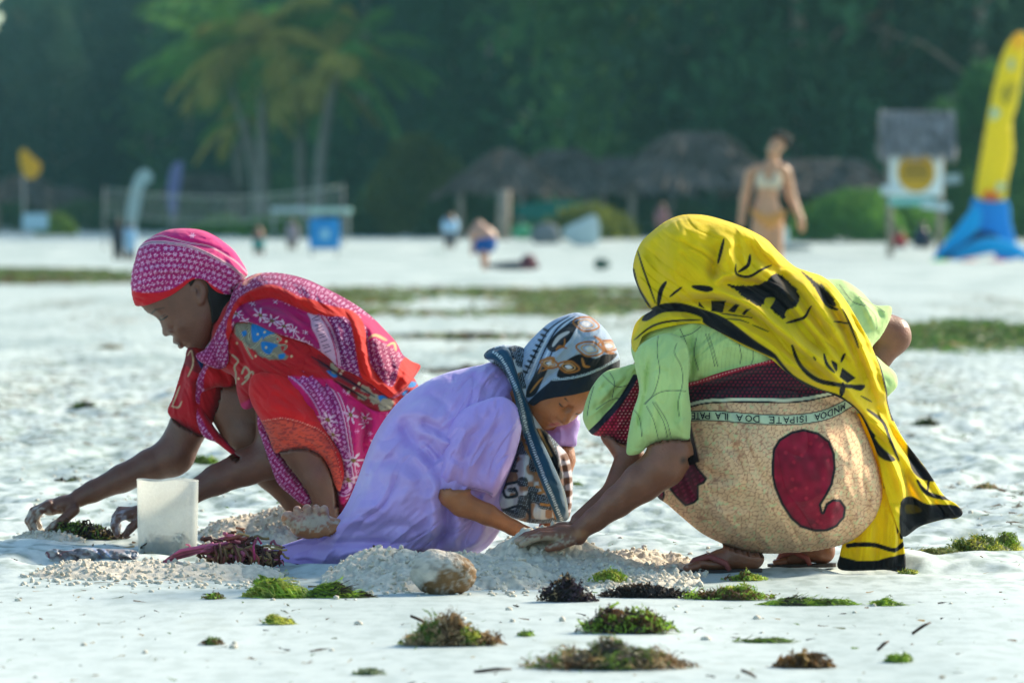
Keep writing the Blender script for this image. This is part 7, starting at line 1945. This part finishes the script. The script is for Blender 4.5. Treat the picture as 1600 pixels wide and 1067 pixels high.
# ---------------------------------------------------------------- the white tub
def tub():
    Y = 14.22; s = F_PX / Y
    m = bpy.data.materials.new('frosted_plastic'); m.use_nodes = True
    nt = m.node_tree; p = nt.nodes['Principled BSDF']; p.inputs['Base Color'].default_value = (.70, .71, .67, 1); p.inputs['Roughness'].default_value = .45
    t = nt.nodes.new('ShaderNodeBsdfTranslucent'); t.inputs['Color'].default_value = (.75, .76, .70, 1); tr = nt.nodes.new('ShaderNodeBsdfTransparent')
    nz = nt.nodes.new('ShaderNodeTexNoise'); nz.inputs['Scale'].default_value = 30; nz.inputs['Detail'].default_value = 5
    mr = nt.nodes.new('ShaderNodeMapRange'); mr.inputs['To Min'].default_value = .42; mr.inputs['To Max'].default_value = .58; nt.links.new(nz.outputs['Fac'], mr.inputs['Value'])
    a = nt.nodes.new('ShaderNodeMixShader'); a.inputs[0].default_value = .55; b = nt.nodes.new('ShaderNodeMixShader'); out = nt.nodes['Material Output']
    nt.links.new(p.outputs[0], a.inputs[1]); nt.links.new(t.outputs[0], a.inputs[2]); nt.links.new(mr.outputs[0], b.inputs[0]); nt.links.new(a.outputs[0], b.inputs[1]); nt.links.new(tr.outputs[0], b.inputs[2]); nt.links.new(b.outputs[0], out.inputs[0])
    c0 = np.array(at(262, 868, Y)); c0[2] = float(gh(c0[0], Y)) - .008
    root = empty('plastic_tub', tuple(c0)); props(root, 'cloudy white plastic tub with dark catch at its bottom', 'tub')
    n = 48; a_ = np.linspace(0, 2 * math.pi, n, endpoint=False)
    def ring(w, d, z, e=3.2):
        c, q = np.cos(a_), np.sin(a_); k = (np.abs(c) ** e + np.abs(q) ** e) ** (-1 / e)
        return np.stack([c * k * w, q * k * d, np.full(n, z) ], -1)
    H = .194
    prof = [(.0700, .050, .0), (.0725, .052, .004), (.0745, .054, .06), (.0755, .055, .12), (.0765, .056, H - .003), (.0775, .057, H), (.0765, .056, H + .0015), (.0750, .0545, H), (.0735, .053, .12), (.0725, .052, .06), (.0700, .050, .006), (.03, .02, .005)]
    V = np.concatenate([ring(*q) + np.array([0, 0, 0]) for q in prof]); V[:, 2] += np.where(V[:, 2] > .1, .002 * np.sin(V[:, 0] * 60), 0)
    k = len(prof); idx = np.arange(n * k).reshape(k, n)
    Q = np.stack([idx[:-1], np.roll(idx[:-1], -1, 1), np.roll(idx[1:], -1, 1), idx[1:]], -1).reshape(-1, 4)
    b_ = MB().add(V, Q, [(0, i + 1, i) for i in range(1, n - 1)] + [((k - 1) * n, (k - 1) * n + i, (k - 1) * n + i + 1) for i in range(1, n - 1)])
    b_.build('shell', m, root, True)
    rg = np.random.default_rng(5); nn = 260
    C = np.stack([rg.uniform(-.058, .058, nn), rg.uniform(-.048, .0, nn), rg.uniform(.008, .05, nn) * (1 + .3 * np.sin(np.arange(nn)))], -1)
    V, Q, sid = ribbons(rg, C, rg.normal(size=(nn, 3)), rg.uniform(.015, .03, nn), rg.uniform(.006, .012, nn), 1, 3)
    V[:, 0] = np.clip(V[:, 0], -.066, .066); V[:, 1] = np.clip(V[:, 1], -.0505, .048); V[:, 2] = np.clip(V[:, 2], .008, .07)
    o = mesh_np('catch', V, Q, M_weed, None, False, (np.array((.05, .04, .03))[None] * rg.uniform(.5, 1.5, nn)[:, None])[sid]); o.location = tuple(c0)
    props(o, 'brown shellfish and weed lying inside the bottom of the white tub', 'catch')
tub()

# ---------------------------------------------------------------- net bundle and the flat bag
def bundle():
    rg = np.random.default_rng(12); Y = 13.75; s = F_PX / Y
    def P(px, py, f=0): return np.array([(px - 800) / s, Y - f, CAMH + (HOR - py) / s])
    o0 = P(345, 885)
    root = empty('net_bundle', tuple(o0)); props(root, 'reddish tangle of net and cord lying right of the white tub', 'net')
    b = MB()
    for k in range(110):
        u = rg.uniform(0, 1); cx = 322 + 96 * u; cy = 868 - 14 * math.sin(u * 3) + rg.normal() * 8 + 6 * u
        pts = []; a = rg.uniform(0, 6.28); q = P(cx, cy, rg.uniform(-.03, .05))
        for j in range(7):
            a += rg.normal() * .9; q = q + (P(cx, cy) - q) * np.array([.12, .1, .22]) + np.array([math.cos(a) * .011 * 1.3, rg.normal() * .006, math.sin(a) * .008]); q[2] = max(q[2], P(0, 890)[2]); pts.append(q - o0)
        c = np.array(((.34, .09, .07), (.42, .18, .10), (.12, .05, .04), (.48, .33, .14), (.6, .16, .26))[rg.integers(0, 5)]) * rg.uniform(.6, 1.3)
        b.tube(pts, [rg.uniform(.0016, .0058)] * 7, 5, col=c)
    for k in range(16):
        u = (k + rg.uniform(-1.2, 1.2)) / 15; b.tube([P(330 + rg.normal() * 5 + 94 * u, 852 + 8 * u + rg.normal() * 6, .05) - o0, P(334 + 98 * u, 866 + 6 * u, .06) - o0, P(332 + 100 * u, 882 + rg.normal() * 3, .05) - o0], [.0028, .0036, .002], 5, col=np.array(((.30, .07, .06), (.35, .2, .09), (.14, .06, .04))[k % 3]) * rg.uniform(.5, 1.4))
    b.build('cord_tangle', M_weed, root, True)
    b = MB()
    for k in range(7):
        b.tube([P(252 + k * 2, 879 - k * 1.5, .04) - o0, P(285, 868 - k * 1.8, .05 + .004 * k) - o0, P(318 + k, 858 - k * 1.2, .05) - o0, P(345 + k * 2, 852 - k, .04) - o0], [.002, .0042, .0046, .003], 6, col=np.array(lin(('c2628a', 'a85a70', '8c5060')[k % 3])))
    b.build('pink_cord', M_weed, root, True)
    MB().tube([P(400, 872, .06) - o0, P(398, 850, .07) - o0, P(404, 838, .05) - o0, P(410, 848, .05) - o0], .003, 6, col=lin('d84a86')).build('pink_loop', M_weed, root, True)
    core = Fig(13.8, 300, 830, 450, 900, 2)
    parent_keep(core.piece('core', [(322, 876), (335, 858), (365, 852), (400, 854), (432, 864), (436, 880), (415, 888), (370, 884)], M_weed, None, np.array((.07, .03, .025)), depth=16, wrinkle=(3, 6, 1, 0)), root)
bundle()
fgb = Fig(13.95, 50, 838, 230, 890, 1.6)
def p_bag(x, y, s, f):
    p = Paint(x, y, '9ea3aa'); p.put(sm(-.1, .3, vn(x * .1, y * .2, 3)) * .8, '6a5a60')
    for l in ([(140, 850), (160, 868), (170, 885)], [(150, 848), (172, 866), (184, 884)]): p.line(l, 1.5, '5a86c0', .6)
    p.line([(66, 858), (76, 866), (74, 878)], 4, '6a3a4c'); p.line([(120, 856), (100, 862), (92, 872)], 2, '8c5a68')
    return p.c
o = fgb.piece('flat_bag', [(70, 864), (84, 857), (104, 860), (130, 855), (165, 857), (212, 860), (214, 878), (180, 884), (140, 882), (100, 878), (80, 874)], M_satin, None, p_bag, depth=13, edge=3, wrinkle=(6, 7, 2, 20)); props(o, 'crumpled greyish mauve plastic bag half buried left of the white tub', 'bag')
